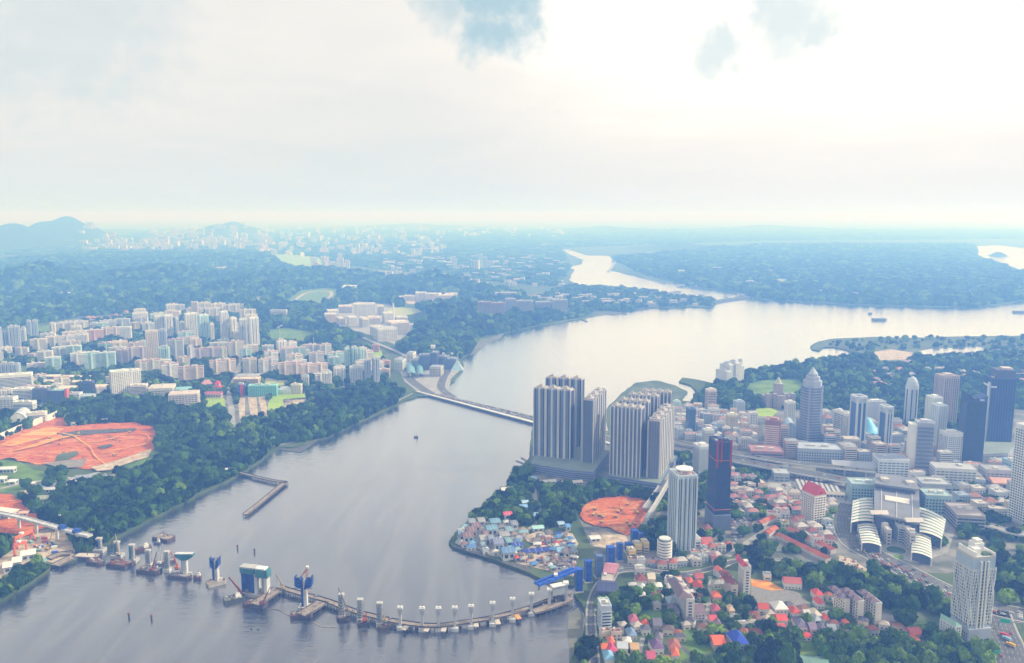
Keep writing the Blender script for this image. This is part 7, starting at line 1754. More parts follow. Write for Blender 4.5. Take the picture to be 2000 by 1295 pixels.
# flats and condominiums
FL = [('condominium', 'white round cornered condominium by the shore road', 1168, 1192, 1186, 1238, 18, 6, 'office', (.55, .60, .68), (.74, .68, .64)), ('condominium', 'slim white tower flat with red gabled tiers', 1444, 1460, 1108, 1170, 18, 4, 'grid', WH, None), ('condominium', 'cream slab with dark stepped roof beside the white tiered one', 1418, 1434, 1142, 1172, 26, 4, 'grid', (.68, .58, .46), MR),
 ('condominium', 'pale six storey condominium with long dark roof', 1324, 1346, 1172, 1216, 44, 4, 'grid', (.72, .68, .66), None), ('slab_flats', 'left of three white blank ended slab blocks', 1634, 1650, 1172, 1206, 22, 8, 'blank', (.78, .73, .66), None), ('slab_flats', 'middle of three white blank ended slab blocks', 1658, 1676, 1176, 1214, 24, 8, 'blank', (.78, .73, .66), None), ('slab_flats', 'right of three white blank ended slab blocks', 1692, 1710, 1180, 1220, 24, 8, 'blank', (.78, .73, .66), None),
 ('yellow_flats', 'yellow flats beside the blue netted piers, left block', 1224, 1240, 1078, 1098, 14, 8, 'office', (.68, .52, .20), (.3, .25, .24)), ('yellow_flats', 'yellow flats behind the left yellow block', 1236, 1252, 1066, 1084, 14, 8, 'office', (.68, .54, .22), (.3, .25, .24)), ('yellow_flats', 'yellow flats with dark roof right of the others', 1252, 1266, 1062, 1080, 14, 8, 'office', (.68, .54, .22), (.3, .25, .24)),
 ('work_shed', 'broad dull pink roofed shed under the netted piers', 1176, 1210, 1112, 1138, 26, -18, 'shed', (.4, .34, .36), (.50, .20, .26)), ('work_shed', 'dark navy roofed hall below the pink shed', 1164, 1206, 1148, 1174, 24, -8, 'shed', (.10, .11, .2), (.06, .07, .16)), ('work_shed', 'grey roofed hall between the pink and navy sheds', 1172, 1202, 1136, 1152, 20, -8, 'flat', (.36, .34, .34), (.44, .40, .38)), ('kiosk', 'blue panelled white kiosk beside the main road', 1239, 1258, 1112, 1128, 12, 2, 'grid', (.66, .66, .68), (.62, .62, .64)),
 ('villa_row', 'yellow gable villa left of three under the round drum', 1244, 1256, 1090, 1106, 12, 4, 'house', (.68, .52, .24), (.17, .15, .17)), ('villa_row', 'yellow gable villa, middle of three under the round drum', 1258, 1270, 1090, 1106, 12, 4, 'house', (.68, .52, .24), (.17, .15, .17)), ('villa_row', 'yellow gable villa, right of three under the round drum', 1273, 1285, 1088, 1104, 12, 4, 'house', (.68, .52, .24), (.17, .15, .17)),
 ('mint_roof_hall', 'mint green roofed hall cut by the bottom edge', 1566, 1616, 1300, 1314, 18, -6, 'shed', (.3, .36, .34), (.15, .28, .23)), ('container_office', 'white cabin on the gravel lot bund', 1490, 1505, 1124, 1134, 8, -4, 'flat', WH, None)]
for n_, l_, x0, x1, yt, yb, D, rot, st, wc, rc in FL: block(n_, l_, 'building', x0, x1, yt, yb, D, rot, st, wc, rc)
def roof_on(x, yb, yt, items):
    """tiled roofs set on the flats"""
for l, x, yb, yt, w, d, n, c in (('red tiers', 1452, 1170, 1108, 9, 8, 3, (.62, .08, .10)), ('dark tiers', 1426, 1172, 1142, 9, 8, 4, MR)):
    p = G(x, yb); h = HT(x, yb, yt)
    t = thing('tiered_roof', f'{l} of gables crowning the {"white slim" if n == 3 else "cream"} flats', 'roof', (p.x, p.y + 4, 3 + h + 1.3), R(4))
    for i in range(n): MB().gable(0, i * 7.0, .1, 8.5, 6.5, 4.5, R(90 if n == 3 else 0)).build('gable', mat(c), t)
p = G(1335, 1216); h = HT(1335, 1216, 1172); t = thing('long_roof', 'long dark hipped roof on the six storey condominium', 'roof', (p.x, p.y + 24, 3 + h + 1.3), R(4)); MB().hip(0, 0, 0, 15, 46, 5).build('tiles', mat((.17, .12, .13)), t)
for k in (-14, 2, 16): MB().gable(3, k, 2.2, 6, 5, 3).build('dormer', mat((.66, .62, .6)), t)
for i, (x, yb, yt) in enumerate(((1642, 1206, 1172), (1667, 1214, 1176), (1701, 1220, 1180))):
    p = G(x, yb); h = HT(x, yb, yt); t = thing('slab_roof', f'dark tiled roof on the {("left", "middle", "right")[i]} blank ended slab block', 'roof', (p.x + 2, p.y + 15, 3 + h + 1.3), R(8))
    for k in range(3): MB().hip(0, -9 + k * 9, .1 + (k % 2) * .4, 10, 8.5, 3.5).build('hip', mat((.17, .12, .15)), t)
# swimming pool
p = [G(x, y, 3.3) for x, y in ((1274, 1150), (1291, 1150), (1292, 1163), (1277, 1163))]; c = sum(p, Vector()) / 4
t = thing('swimming_pool', 'turquoise swimming pool below the cream gabled house', 'pool', c); MB().prism([(q.x - c.x, q.y - c.y) for q in p], 0, .2).build('pool_water', mat((.12, .62, .58), .1, .1), t); MB().prism([((q.x - c.x) * 1.18, (q.y - c.y) * 1.3) for q in p], -.15, .12).build('pool_deck', M_SAND, t)
# terrace rows with long red roofs
for i, (a, c, l) in enumerate((((1520, 1052), (1618, 1100), 'long red roofed terrace, lower of two rows'), ((1540, 1040), (1628, 1082), 'long red roofed terrace, upper of two rows'), ((1482, 1030), (1512, 1016), 'short red roofed terrace by the car park'), ((1495, 1050), (1514, 1038), 'short red roofed terrace left of the long rows'))):
    A, B = G(*a), G(*c); d = B - A; L_ = d.length; t = thing('terrace_row', l, 'terrace', (A + B) / 2, math.atan2(d.y, d.x), None, clear=8)
    for k in range(5): FOOT.append((A.x + d.x * (k + .5) / 5, A.y + d.y * (k + .5) / 5, 9))
    MB().box(0, 0, 0, L_, 10, 6).build('wall', mat((.6, .55, .52)), t); win_grid(MB(), L_, 10, 6, 0, 3, 3.4, .5, .5, sides='fb').build('window_grid', W_GLASS, t, 'stuff'); n = max(2, int(L_ / 8))
    for k in range(n): MB().gable(-L_ / 2 + L_ * (k + .5) / n, 0, 6 + (k % 2) * .35, L_ / n - .3, 10, 3, 0, 0, .25).build('roof_bay', mat((.40 + .03 * (k % 3), .10 + .02 * (k % 2), .045)), t)
# dormitories and yard sheds on the point
DB, DM = (.30, .48, .66), (.34, .20, .22)
DS = [(892, 908, 1040, 1058, DB), (900, 926, 1044, 1062, DM), (908, 932, 1034, 1050, DM), (918, 940, 1026, 1040, DM), (912, 930, 1018, 1030, (.4, .46, .54)), (930, 948, 1016, 1028, (.5, .5, .54)), (934, 952, 1050, 1066, (.62, .62, .62)), (940, 956, 1042, 1056, DM), (946, 972, 1030, 1048, (.26, .50, .70)), (954, 978, 1018, 1030, (.26, .50, .70)), (960, 984, 1056, 1078, (.36, .40, .62)), (976, 1006, 1074, 1096, (.22, .40, .72)), (950, 966, 1050, 1068, (.38, .44, .60)),
      (972, 996, 1044, 1056, (.5, .5, .54)), (984, 1002, 1034, 1046, (.30, .52, .62)), (994, 1012, 1022, 1034, (.34, .36, .42)), (984, 1000, 1056, 1068, (.30, .55, .60)), (936, 950, 1064, 1074, (.40, .56, .66))]
for i, (x0, x1, yt, yb, rc) in enumerate(sorted(DS, key=lambda t: t[0] + t[1])): block('dormitory', f'white dormitory with coloured flat gable roof, {ORD[i]} from left on the point', 'dormitory', x0, x1, yt, yb, 16, 16, 'shed', (.54, .56, .58), tuple(c_ * .58 for c_ in rc), group='dormitories on the point')
SH = [('blue roofed shed beside the service track, upper', 1018, 1032, 980, 988, (.36, .54, .72)), ('blue roofed shed beside the service track, lower', 1014, 1030, 988, 998, (.20, .42, .70)), ('red roofed shed among the trees on the point', 982, 1000, 1002, 1016, (.58, .09, .12)), ('pale blue roofed shed at the track bend', 1040, 1056, 1004, 1014, (.28, .48, .74)), ('white long boat shed on the shore', 978, 1002, 954, 968, (.72, .68, .64)), ('mint roofed shed above the sand pit', 1038, 1062, 1030, 1040, (.36, .60, .58)), ('sky blue roofed shed right of the sand pit', 1088, 1102, 1022, 1030, (.34, .52, .70)), ('blue and orange shed near the clay site', 1102, 1114, 1026, 1038, (.08, .24, .62)), ('blue roofed shed in the builders yard', 1086, 1102, 1072, 1090, (.24, .44, .68)), ('dark gabled shed in the builders yard', 1098, 1112, 1074, 1092, (.22, .16, .18)),
      ('navy tarpaulin roof beside the dormitories', 998, 1022, 1064, 1074, (.04, .08, .34)), ('long navy screen roof in the builders yard', 1018, 1072, 1078, 1084, (.04, .06, .30)), ('blue canopy at the foot of the river podium', 1027, 1048, 933, 941, (.22, .38, .66)), ('white site hoarding shed below the river podium', 1052, 1086, 940, 948, (.6, .58, .54)), ('pale canopy strip below the river podium, right', 1096, 1138, 942, 950, (.62, .56, .48)), ('blue site cabins below the river podium', 1090, 1118, 948, 955, (.16, .26, .60)), ('white cabins beside the sand yard', 1150, 1172, 1050, 1060, (.7, .68, .66)), ('long low shed on the west bank below the pit', 84, 122, 954, 964, (.5, .5, .52)), ('dark long shed beside the pit road', 150, 196, 930, 940, (.3, .33, .42)), ('olive roofed shed in the west wood clearing', 76, 98, 970, 986, (.3, .33, .24)), ('white hut at the old jetty root', 440, 462, 916, 924, (.7, .68, .64)), ('white cabin by the pit road junction', 20, 34, 938, 948, WH), ('white site office at the left edge', -10, 12, 932, 946, WH), ('white long shed on the green slope at left', -10, 30, 914, 926, (.72, .7, .68))]
for l, x0, x1, yt, yb, rc in SH: block('yard_shed', l, 'shed', x0, x1, yt, yb, 11, 12 if x0 > 800 else 8, 'shed', (.56, .57, .58), rc)
r_ = random.Random(33)
for i in range(46):                                   # building materials on the yard
    x, y = r_.uniform(1012, 1118), r_.uniform(1050, 1118)
    if not in_poly(np.array([x]), np.array([y]), [(1008, 1095), (1060, 1052), (1100, 1044), (1116, 1062), (1122, 1100), (1112, 1120), (1060, 1110)])[0]: continue
    p = G(x, y); c = r_.choice(((.6, .05, .04), (.05, .1, .4), (.3, .3, .3), (.36, .26, .2), (.62, .6, .55), (.16, .17, .2)))
    t = thing('material_stack', 'stack of building material on the cluttered builders yard', 'material stack', p, R(r_.uniform(-60, 60)), 'builders yard stacks', clear=3); w = r_.uniform(2.5, 6)
    for k in range(3): MB().box(r_.uniform(-.4, .4), r_.uniform(-.3, .3), k * .7, w - k * .4, 2.4, .65).build('layer', mat(c), t)
r_ = random.Random(34)
for i in range(26):                                   # machines on the clay sites
    if i < 14: x, y = r_.uniform(1150, 1250), r_.uniform(982, 1030)
    else: x, y = r_.uniform(40, 285), r_.uniform(842, 890)
    p = G(x, y, 6.5); t = thing('excavator', 'small yellow excavator on the ' + ('east bank red clay site' if i < 14 else 'west bank red clay pit'), 'excavator', p, R(r_.uniform(0, 360)), 'excavators on the ' + ('east clay' if i < 14 else 'west clay'))
    MB().box(0, 0, 0, 4, 3, 1.2).build('tracks', M_DARK, t); MB().box(-.3, 0, 1.2, 3.2, 2.6, 1.8).build('cab', mat((.62, .42, .08)), t); b = MB(); b.bar((1, 0, 2), (4, 0, 4.5), .3); b.bar((4, 0, 4.5), (6, 0, 1), .25); b.build('boom', mat((.62, .42, .08)), t)

# small houses filling the foreground quarters
RC_ = [(.30, .10, .05), (.22, .08, .055), (.38, .13, .05), (.15, .11, .11), (.34, .34, .35), (.62, .60, .57), (.20, .10, .075), (.44, .40, .36), (.12, .11, .14), (.56, .55, .54)]
WC_ = [(.70, .68, .65), (.66, .58, .50), (.60, .60, .62), (.70, .62, .50)]
for lb_, gr_, n_, pl_, sd_ in (('house between the pool and the lane', 'small houses by the pool', 22, [(1232, 1140), (1330, 1132), (1420, 1120), (1420, 1180), (1380, 1215), (1300, 1195), (1240, 1180)], 51), ('house around the bottom lanes', 'small houses at the bottom', 26, [(1165, 1240), (1240, 1215), (1330, 1240), (1345, 1290), (1290, 1300), (1170, 1300)], 52), ('house below the gravel lot', 'small houses below the gravel lot', 38, [(1470, 1182), (1600, 1196), (1640, 1215), (1640, 1245), (1540, 1248), (1470, 1215)], 53), ('house near the slab blocks', 'small houses by the slab blocks', 26, [(1600, 1150), (1640, 1180), (1720, 1215), (1790, 1235), (1760, 1250), (1640, 1225)], 54), ('house on the hillside gardens', 'small hillside houses', 10, [(1300, 1215), (1460, 1200), (1540, 1240), (1460, 1290), (1370, 1240)], 55)):
    city_fill(lb_, gr_, n_, pl_, 5, 9, 7, 12, sd_, WC_, RC_, (-30, 30), 'house', 'house', .55, .85)
PB_ = [(.16, .32, .52), (.52, .53, .55), (.24, .15, .15), (.10, .22, .48), (.34, .35, .37), (.24, .40, .46), (.60, .58, .55), (.20, .18, .18), (.28, .22, .18)]
city_fill('cabin on the dormitory point', 'small cabins on the point', 60, [(890, 1056), (920, 1018), (985, 1020), (1026, 1040), (1008, 1092), (960, 1084), (905, 1070)], 3.5, 7, 7, 13, 56, [(.66, .67, .68), (.56, .58, .62)], PB_, (10, 22), 'site_cabin', 'cabin', .5, .8)
city_fill('cabin on the builders yard', 'small cabins on the yard', 46, [(1008, 1094), (1060, 1046), (1100, 1042), (1120, 1062), (1124, 1104), (1110, 1122), (1060, 1110)], 3, 6, 5, 11, 57, [(.5, .5, .5), (.3, .28, .28)], PB_ + [(.55, .08, .05), (.05, .08, .4), (.2, .16, .15)], (-30, 30), 'site_cabin', 'cabin', .5, .8)
city_fill('shed along the pit road', 'sheds along the pit road', 22, [(60, 945), (190, 925), (230, 935), (130, 965), (60, 975)], 3, 6, 7, 16, 58, [(.5, .5, .52)], [(.5, .5, .52), (.32, .36, .42), (.62, .6, .56)], (-10, 30), 'site_cabin', 'shed', .5, .8)

# ============================================================ TREES
F_A = foliage('leaves_deep', (.003, .014, .002), (.066, .158, .010)); F_B = foliage('leaves_fresh', (.016, .050, .004), (.180, .300, .016)); F_C = foliage('leaves_blue', (.002, .011, .002), (.044, .112, .010))
M_TRUNK = mat((.12, .09, .07), .9)
def crown_mesh(name, seed, m, flat=.72, leaves=230):
    r = random.Random(seed); b = MB()
    lobes = [(r.uniform(-.5, .5), r.uniform(-.5, .5), r.uniform(-.12, .35), r.uniform(.36, .62)) for _ in range(8)] + [(0, 0, 0, .72)]
    for lx, ly, lz, lr in lobes:
        n, k = 9, 5; vs = []; fs = []
        for j in range(k + 1):
            th = math.pi * j / k
            for i in range(n):
                q = lr * (1 + r.uniform(-.22, .22)); a = 6.2832 * i / n
                vs.append((lx + q * math.sin(th) * math.cos(a), ly + q * math.sin(th) * math.sin(a), (lz + q * math.cos(th)) * flat + .55))
        for j in range(k):
            for i in range(n): fs.append((j * n + i, (j + 1) * n + i, (j + 1) * n + (i + 1) % n, j * n + (i + 1) % n))
        b.add(vs, fs)
    for i in range(leaves):                          # loose leaf clumps over the lobes
        lx, ly, lz, lr = r.choice(lobes); u = Vector((r.gauss(0, 1), r.gauss(0, 1), abs(r.gauss(0, 1)))).normalized(); c = Vector((lx, ly, lz)) + u * lr * r.uniform(.95, 1.2); c.z = c.z * flat + .55
        s = r.uniform(.07, .15); a = Vector((r.gauss(0, 1), r.gauss(0, 1), r.gauss(0, 1))).normalized(); d = a.cross(u).normalized()
        b.quad(c - a * s - d * s, c + a * s - d * s, c + a * s + d * s, c - a * s + d * s)
    return b.mesh(name, m)
CROWNS = [crown_mesh('crown', 1, F_A), crown_mesh('crown', 2, F_B, .8), crown_mesh('crown', 3, F_C, .66), crown_mesh('crown', 4, F_A, .95), crown_mesh('crown', 5, F_B, .7), crown_mesh('crown', 6, F_C, .85)]
def palm_mesh():
    b = MB(); r = random.Random(8)
    for i in range(16):
        a = 6.2832 * i / 16 + r.uniform(-.1, .1); p = None
        for k in range(5):
            t = k / 4; q = (math.cos(a) * t, math.sin(a) * t, .5 + .35 * math.sin(t * 2.4) - .35 * t * t); w = .13 * (1 - t * .8); pr = (q[0] - math.sin(a) * w, q[1] + math.cos(a) * w, q[2] - .05), (q[0] + math.sin(a) * w, q[1] - math.cos(a) * w, q[2] - .05)
            if p: b.quad(p[0], p[1], pr[1], pr[0])
            p = pr
    return b.mesh('crown', F_B)
PALM = palm_mesh()
tb = MB(); tb.cyl(0, 0, 0, .07, .6, 7, r2=.045)
for a in (0.4, 2.4, 4.5): tb.bar((0, 0, .35), (.3 * math.cos(a), .3 * math.sin(a), .62), .03, r2=.015)
TRUNK = tb.mesh('trunk', M_TRUNK)
pcol = bpy.data.collections.new('tree_prototypes')      # not linked to the scene: only instanced
for i, me in enumerate(CROWNS): pcol.objects.link(bpy.data.objects.new(f'woodland_crown_{i}', me))
def scatter(poly, smin, kd, seed, jitter=.45):
    """points in a pixel polygon, spaced in metres, opening out with distance"""
    r = np.random.default_rng(seed); ys = [p[1] for p in poly]; xs = [p[0] for p in poly]
    y = max(ys); out = []
    while y > min(ys):
        p = G(1000, min(y, 1340)); D = math.hypot(p.y, CAM_H); s = max(smin, kd * D)
        dx = s / D * FPX; dy = max(s * FPX * CAM_H / (D * D), .05)
        n = int((max(xs) - min(xs)) / dx) + 2
        xx = min(xs) + (np.arange(n) + r.uniform(-jitter, jitter, n) + .5 * (len(out) % 2)) * dx; yy = y + r.uniform(-jitter, jitter, n) * dy
        out.append(np.stack([xx, yy, np.full(n, s)], -1)); y -= dy
    a = np.concatenate(out); a = a[in_poly(a[:, 0], a[:, 1], poly)]
    return a
FA = np.array(FOOT)
def free(a, margin=2.0, patches=True, foot=True):
    if not len(a): return a
    keep = np.ones(len(a), bool)
    if patches:
        up = np.array([min(20, s_ * 1.5) / MPX(y_) for y_, s_ in zip(a[:, 1], a[:, 2])])
        for q in CLEAR_PX:
            if True:
                for k_ in (0, .45, .9): keep &= ~in_poly(a[:, 0], a[:, 1] - up * k_, q)
    for (p, q, hw) in ROADS_PX:
        m = MPX((p[1] + q[1]) / 2); pad = (hw + margin) / m + 4
        near = keep & (a[:, 0] > min(p[0], q[0]) - pad) & (a[:, 0] < max(p[0], q[0]) + pad)
        if not near.any(): continue
        dx, dy = q[0] - p[0], q[1] - p[1]; L2 = dx * dx + dy * dy + 1e-9; s = np.clip(((a[near, 0] - p[0]) * dx + (a[near, 1] - p[1]) * dy) / L2, 0, 1)
        ex, ey = (a[near, 0] - p[0] - s * dx) * m, (a[near, 1] - p[1] - s * dy) * m * 3.0
        if hw > 9: ey = np.where(ey > 0, np.maximum(ey - 26, 0), ey)
        idx = np.nonzero(near)[0]; keep[idx[np.hypot(ex, ey) < hw + margin]] = False
    a = a[keep]
    if foot and len(a):
        W_ = np.array([(lambda v: (v.x, v.y))(G(x, y)) for x, y in a[:, :2]]); k2 = np.ones(len(a), bool)
        for i in range(0, len(a), 4000):
            w = W_[i:i + 4000]; d2 = (w[:, None, 0] - FA[None, :, 0]) ** 2 + (w[:, None, 1] - FA[None, :, 1]) ** 2
            k2[i:i + 4000] = ~(d2 < (FA[None, :, 2] * .85 + a[i:i + 4000, 2][:, None] * .35) ** 2).any(1)
        a = a[k2]
    return a
ng = bpy.data.node_groups.new('scatter_trees', 'GeometryNodeTree')
ng.interface.new_socket('Geometry', in_out='INPUT', socket_type='NodeSocketGeometry'); ng.interface.new_socket('Geometry', in_out='OUTPUT', socket_type='NodeSocketGeometry')
gi, go = ng.nodes.new('NodeGroupInput'), ng.nodes.new('NodeGroupOutput'); iop = ng.nodes.new('GeometryNodeInstanceOnPoints'); ci = ng.nodes.new('GeometryNodeCollectionInfo'); m2p = ng.nodes.new('GeometryNodeMeshToPoints')
ci.inputs['Collection'].default_value = pcol; ci.inputs['Separate Children'].default_value = True; ci.inputs['Reset Children'].default_value = True
def attr(nm, ty): n = ng.nodes.new('GeometryNodeInputNamedAttribute'); n.data_type = ty; n.inputs['Name'].default_value = nm; return n.outputs['Attribute']
ng.links.new(gi.outputs[0], m2p.inputs[0]); ng.links.new(m2p.outputs[0], iop.inputs['Points']); ng.links.new(ci.outputs[0], iop.inputs['Instance']); iop.inputs['Pick Instance'].default_value = True
ng.links.new(attr('pick', 'INT'), iop.inputs['Instance Index']); ng.links.new(attr('turn', 'FLOAT_VECTOR'), iop.inputs['Rotation']); ng.links.new(attr('size', 'FLOAT_VECTOR'), iop.inputs['Scale']); ng.links.new(iop.outputs[0], go.inputs[0])
NT = 0
def woodland(name, label, a, seed, tall=1.0, picks=(0, 1, 2, 3, 4, 5), hill=False):
    global NT
    if not len(a): return
    r = np.random.default_rng(seed)
    cl_ = np.sin(a[:, 0] * .23 + a[:, 1] * .31) + np.sin(a[:, 0] * .11 - a[:, 1] * .47 + 2) + r.normal(0, .8, len(a))
    a = a[cl_ < 2.0]; n = len(a); NT += n      # small openings in the canopy
    pts = np.array([tuple(G(x, y)) for x, y in a[:, :2]])
    if hill:
        pts[:, 2] = [ground_z(p[0], p[1]) for p in pts]
        k3 = ~((pts[:, 1] > 6500) & (pts[:, 2] > 25)); pts, a, n = pts[k3], a[k3], int(k3.sum())   # the far ridges carry their wood in their own skin
    me = bpy.data.meshes.new(name); me.from_pydata(pts.tolist(), [], []); me.materials.append(F_A)
    rad = a[:, 2] * r.choice([.5, .62, .75, .95, 1.12], n, p=[.2, .28, .28, .16, .08]) * r.uniform(.9, 1.1, n); hh = np.minimum(rad, 16 + rad * .25) * r.uniform(1.0, 1.5, n) * tall
    # patches of like trees, not an even mix
    ph = np.sin(pts[:, 0] * .011 + 1) + np.sin(pts[:, 1] * .009) + np.sin((pts[:, 0] + pts[:, 1]) * .021) + r.normal(0, .9, n)
    pk = np.array(picks)[np.clip(((ph + 3) / 6 * len(picks)).astype(int), 0, len(picks) - 1)]
    for nm, ty, d in (('pick', 'INT', pk.astype(np.int32)),): me.attributes.new(nm, ty, 'POINT').data.foreach_set('value', d)
    me.attributes.new('turn', 'FLOAT_VECTOR', 'POINT').data.foreach_set('vector', np.stack([np.zeros(n), np.zeros(n), r.uniform(0, 6.28, n)], -1).ravel())
    me.attributes.new('size', 'FLOAT_VECTOR', 'POINT').data.foreach_set('vector', np.stack([rad, rad, hh], -1).ravel())
    o = bpy.data.objects.new(name, me); C.objects.link(o); md = o.modifiers.new('scatter', 'NODES'); md.node_group = ng; o['kind'] = 'stuff'; tag(o, label, 'woodland')
P_SHORE = [(-60, 800), (60, 806), (140, 790), (290, 786), (380, 802), (440, 800), (450, 840), (520, 815), (600, 778), (690, 764), (760, 752), (790, 772), (786, 784), (745, 803), (700, 826), (640, 855), (580, 871), (534, 872), (532, 880), (500, 905), (470, 924), (445, 938), (400, 958), (350, 985), (300, 1010), (235, 1045), (180, 1076), (140, 1094), (105, 1104), (60, 1138), (0, 1172), (-60, 1200)]
woodland('shore_woodland', 'dense green wood along the west shore below the estates', free(scatter(P_SHORE, 8.5, 0, 1)), 1, 1.25, (2, 0, 2, 3, 5, 1))
P_MID = [(-60, 520), (160, 500), (520, 500), (640, 530), (760, 545), (900, 560), (1000, 575), (1100, 620), (1040, 637), (975, 652), (935, 664), (918, 690), (900, 700), (870, 705), (790, 695), (740, 668), (700, 660), (690, 672), (600, 672), (520, 690), (505, 640), (470, 596), (340, 596), (260, 612), (160, 618), (60, 634), (-60, 650)]
woodland('hill_woodland', 'hazy blue green forest rolling behind the estates', free(scatter(P_MID, 10, .0052, 2)), 2, 1.2, hill=True)
woodland('estate_trees', 'street trees filling gaps between the estate blocks', (lambda a: a[np.random.default_rng(5).random(len(a)) < .62])(free(scatter([(-40, 690), (110, 640), (260, 616), (340, 598), (470, 594), (510, 630), (520, 690), (600, 674), (720, 678), (755, 705), (755, 750), (600, 768), (440, 795), (140, 786), (-40, 800)], 10, 0, 3), 3)), 3)
woodland('far_forest', 'pale blue forest plain fading into the horizon haze', free(scatter([(-200, 498), (500, 498), (700, 520), (900, 545), (1090, 560), (1110, 520), (1090, 484), (1500, 470), (2100, 466), (2100, 450), (-200, 450)], 20, .0062, 4, .5), patches=True), 4, .5, hill=True)
woodland('far_shore_forest', 'blue green forest on the far shore beyond the bright water', free(scatter([(1200, 505), (1330, 495), (1500, 480), (1900, 480), (1905, 505), (1990, 535), (2100, 545), (2100, 583), (1980, 588), (1915, 598), (1850, 598), (1700, 595), (1545, 587), (1470, 581), (1445, 571), (1350, 558), (1250, 534)], 12, .0055, 5), foot=False), 5, .9, hill=True)
woodland('point_trees', 'trees on the narrow point before the reservoir', free(scatter([(1000, 600), (1110, 560), (1240, 568), (1340, 581), (1398, 590), (1390, 598), (1260, 600), (1140, 619), (1040, 634)], 10, 0.003, 6)), 6)
P_E = [(1395, 752), (1460, 730), (1600, 708), (1690, 696), (1780, 700), (1930, 692), (2100, 700), (2100, 800), (1970, 800), (1900, 850), (1760, 840), (1620, 800), (1540, 800), (1420, 800), (1350, 796), (1370, 770)]
woodland('park_woodland', 'wooded park slopes between the city towers and the water', free(scatter(P_E, 9, .003, 7), 3), 7, 1.15)
woodland('tower_park_trees', 'dark grove at the foot of the ribbed river towers', free(scatter([(1030, 950), (1140, 958), (1200, 950), (1270, 968), (1290, 985), (1262, 1006), (1226, 970), (1170, 974), (1130, 1000), (1120, 1024), (1060, 1032), (1036, 1000), (1050, 985)], 8, 0, 8)), 8, 1.2)
woodland('point_scrub', 'green trees covering the middle of the east point', free(scatter([(888, 1048), (920, 1012), (960, 976), (1000, 938), (1030, 915), (1044, 960), (1050, 1000), (1036, 1030), (990, 1020), (930, 1016)], 7.5, 0, 9), 2), 9)
woodland('city_trees', 'clumps of trees between the city buildings', (lambda a: a[np.random.default_rng(9).random(len(a)) < .42])(free(scatter([(1320, 880), (1480, 900), (1650, 940), (1650, 1080), (1500, 1088), (1420, 1085), (1300, 1108), (1230, 1104), (1262, 1010), (1310, 960)], 8, 0, 10), 3)), 10)
woodland('city_trees', 'trees among the blocks at the right edge', (lambda a: a[np.random.default_rng(11).random(len(a)) < .5])(free(scatter([(1850, 940), (2060, 960), (2060, 1200), (1945, 1180), (1935, 1060), (1860, 1050)], 8.5, 0, 11), 3)), 11)
woodland('belt_woodland', 'dark tree belt between the expressway and the gravel lots', free(scatter([(1420, 1092), (1500, 1108), (1640, 1122), (1700, 1108), (1790, 1140), (1860, 1172), (1856, 1215), (1790, 1196), (1700, 1186), (1610, 1160), (1560, 1150), (1500, 1120)], 8, 0, 12), 2), 12, 1.2)
woodland('garden_woodland', 'leafy trees filling the gardens of the foreground houses', (lambda a: a[np.random.default_rng(13).random(len(a)) < .75])(free(scatter([(1165, 1180), (1236, 1150), (1420, 1130), (1470, 1190), (1640, 1205), (1720, 1235), (1850, 1230), (1850, 1310), (1120, 1310), (1146, 1230), (1150, 1190)], 7.2, 0, 13), 1.5)), 13, 1.1, (0, 1, 4, 3, 1, 4))
woodland('bottom_woodland', 'broad green canopy along the bottom edge left of the wavy tower', free(scatter([(1620, 1250), (1720, 1250), (1850, 1262), (1938, 1270), (1942, 1310), (1460, 1310), (1480, 1270), (1560, 1252)], 8, 0, 14), 1.5), 14, 1.25, (0, 4, 1, 3, 4, 5))
woodland('yard_scrub', 'shore scrub beside the west works yard', free(scatter([(-40, 1160), (10, 1132), (80, 1102), (104, 1106), (60, 1138), (-40, 1190)], 6, 0, 15), 1), 15)
woodland('spit_trees', 'scattered trees on the grassy spit', (lambda a: a[np.random.default_rng(17).random(len(a)) < .10])(free(scatter([(1600, 672), (1700, 662), (2000, 660), (2000, 690), (1930, 690), (1780, 700), (1700, 692)], 10, 0, 16))), 16)
# single trees that stand out
TG = [(1226, 1172, 13, 'A', 'big dark round tree pair, left, beside the white pool house'), (1238, 1168, 12, 'A', 'big dark round tree pair, right, beside the white pool house'), (1314, 1166, 9, 'C', 'tall dark tree between the slim white house and the condominium'), (1300, 1130, 7, 'A', 'round tree behind the pool house lawn'), (1322, 1128, 7, 'A', 'round tree on the road verge above the pool'), (1406, 1110, 12, 'B', 'broad bright tree beside the main road bend'), (1766, 1222, 15, 'A', 'very large round dark tree on the right hand gravel lot'), (1935, 990, 14, 'C', 'large round dark tree right of the station decks'), (1452, 1046, 12, 'A', 'broad tree at the car park edge below the navy tower'), (1150, 1270, 13, 'A', 'broad tree beside the shore road near the bottom edge'), (1140, 1290, 12, 'A', 'tree at the bottom edge beside the muddy shore'), (1350, 1172, 8, 'C', 'dark tree right of the long dark roofed condominium'), (1690, 1020, 9, 'A', 'dark tree in front of the upper left ribbed shed'), (1838, 1066, 12, 'A', 'broad tree right of the lower right ribbed shed'), (1412, 998, 12, 'C', 'leafy tree right of the navy tower base'), (1530, 1032, 9, 'B', 'tree beside the short red terrace'), (1700, 1212, 7, 'B', 'small tree between the slab blocks'), (1258, 1218, 8, 'B', 'small tree between the two red gabled houses'), (1370, 1256, 10, 'B', 'bright tree left of the vivid orange villa'), (1470, 1286, 11, 'B', 'tree right of the blue roofed villa')]
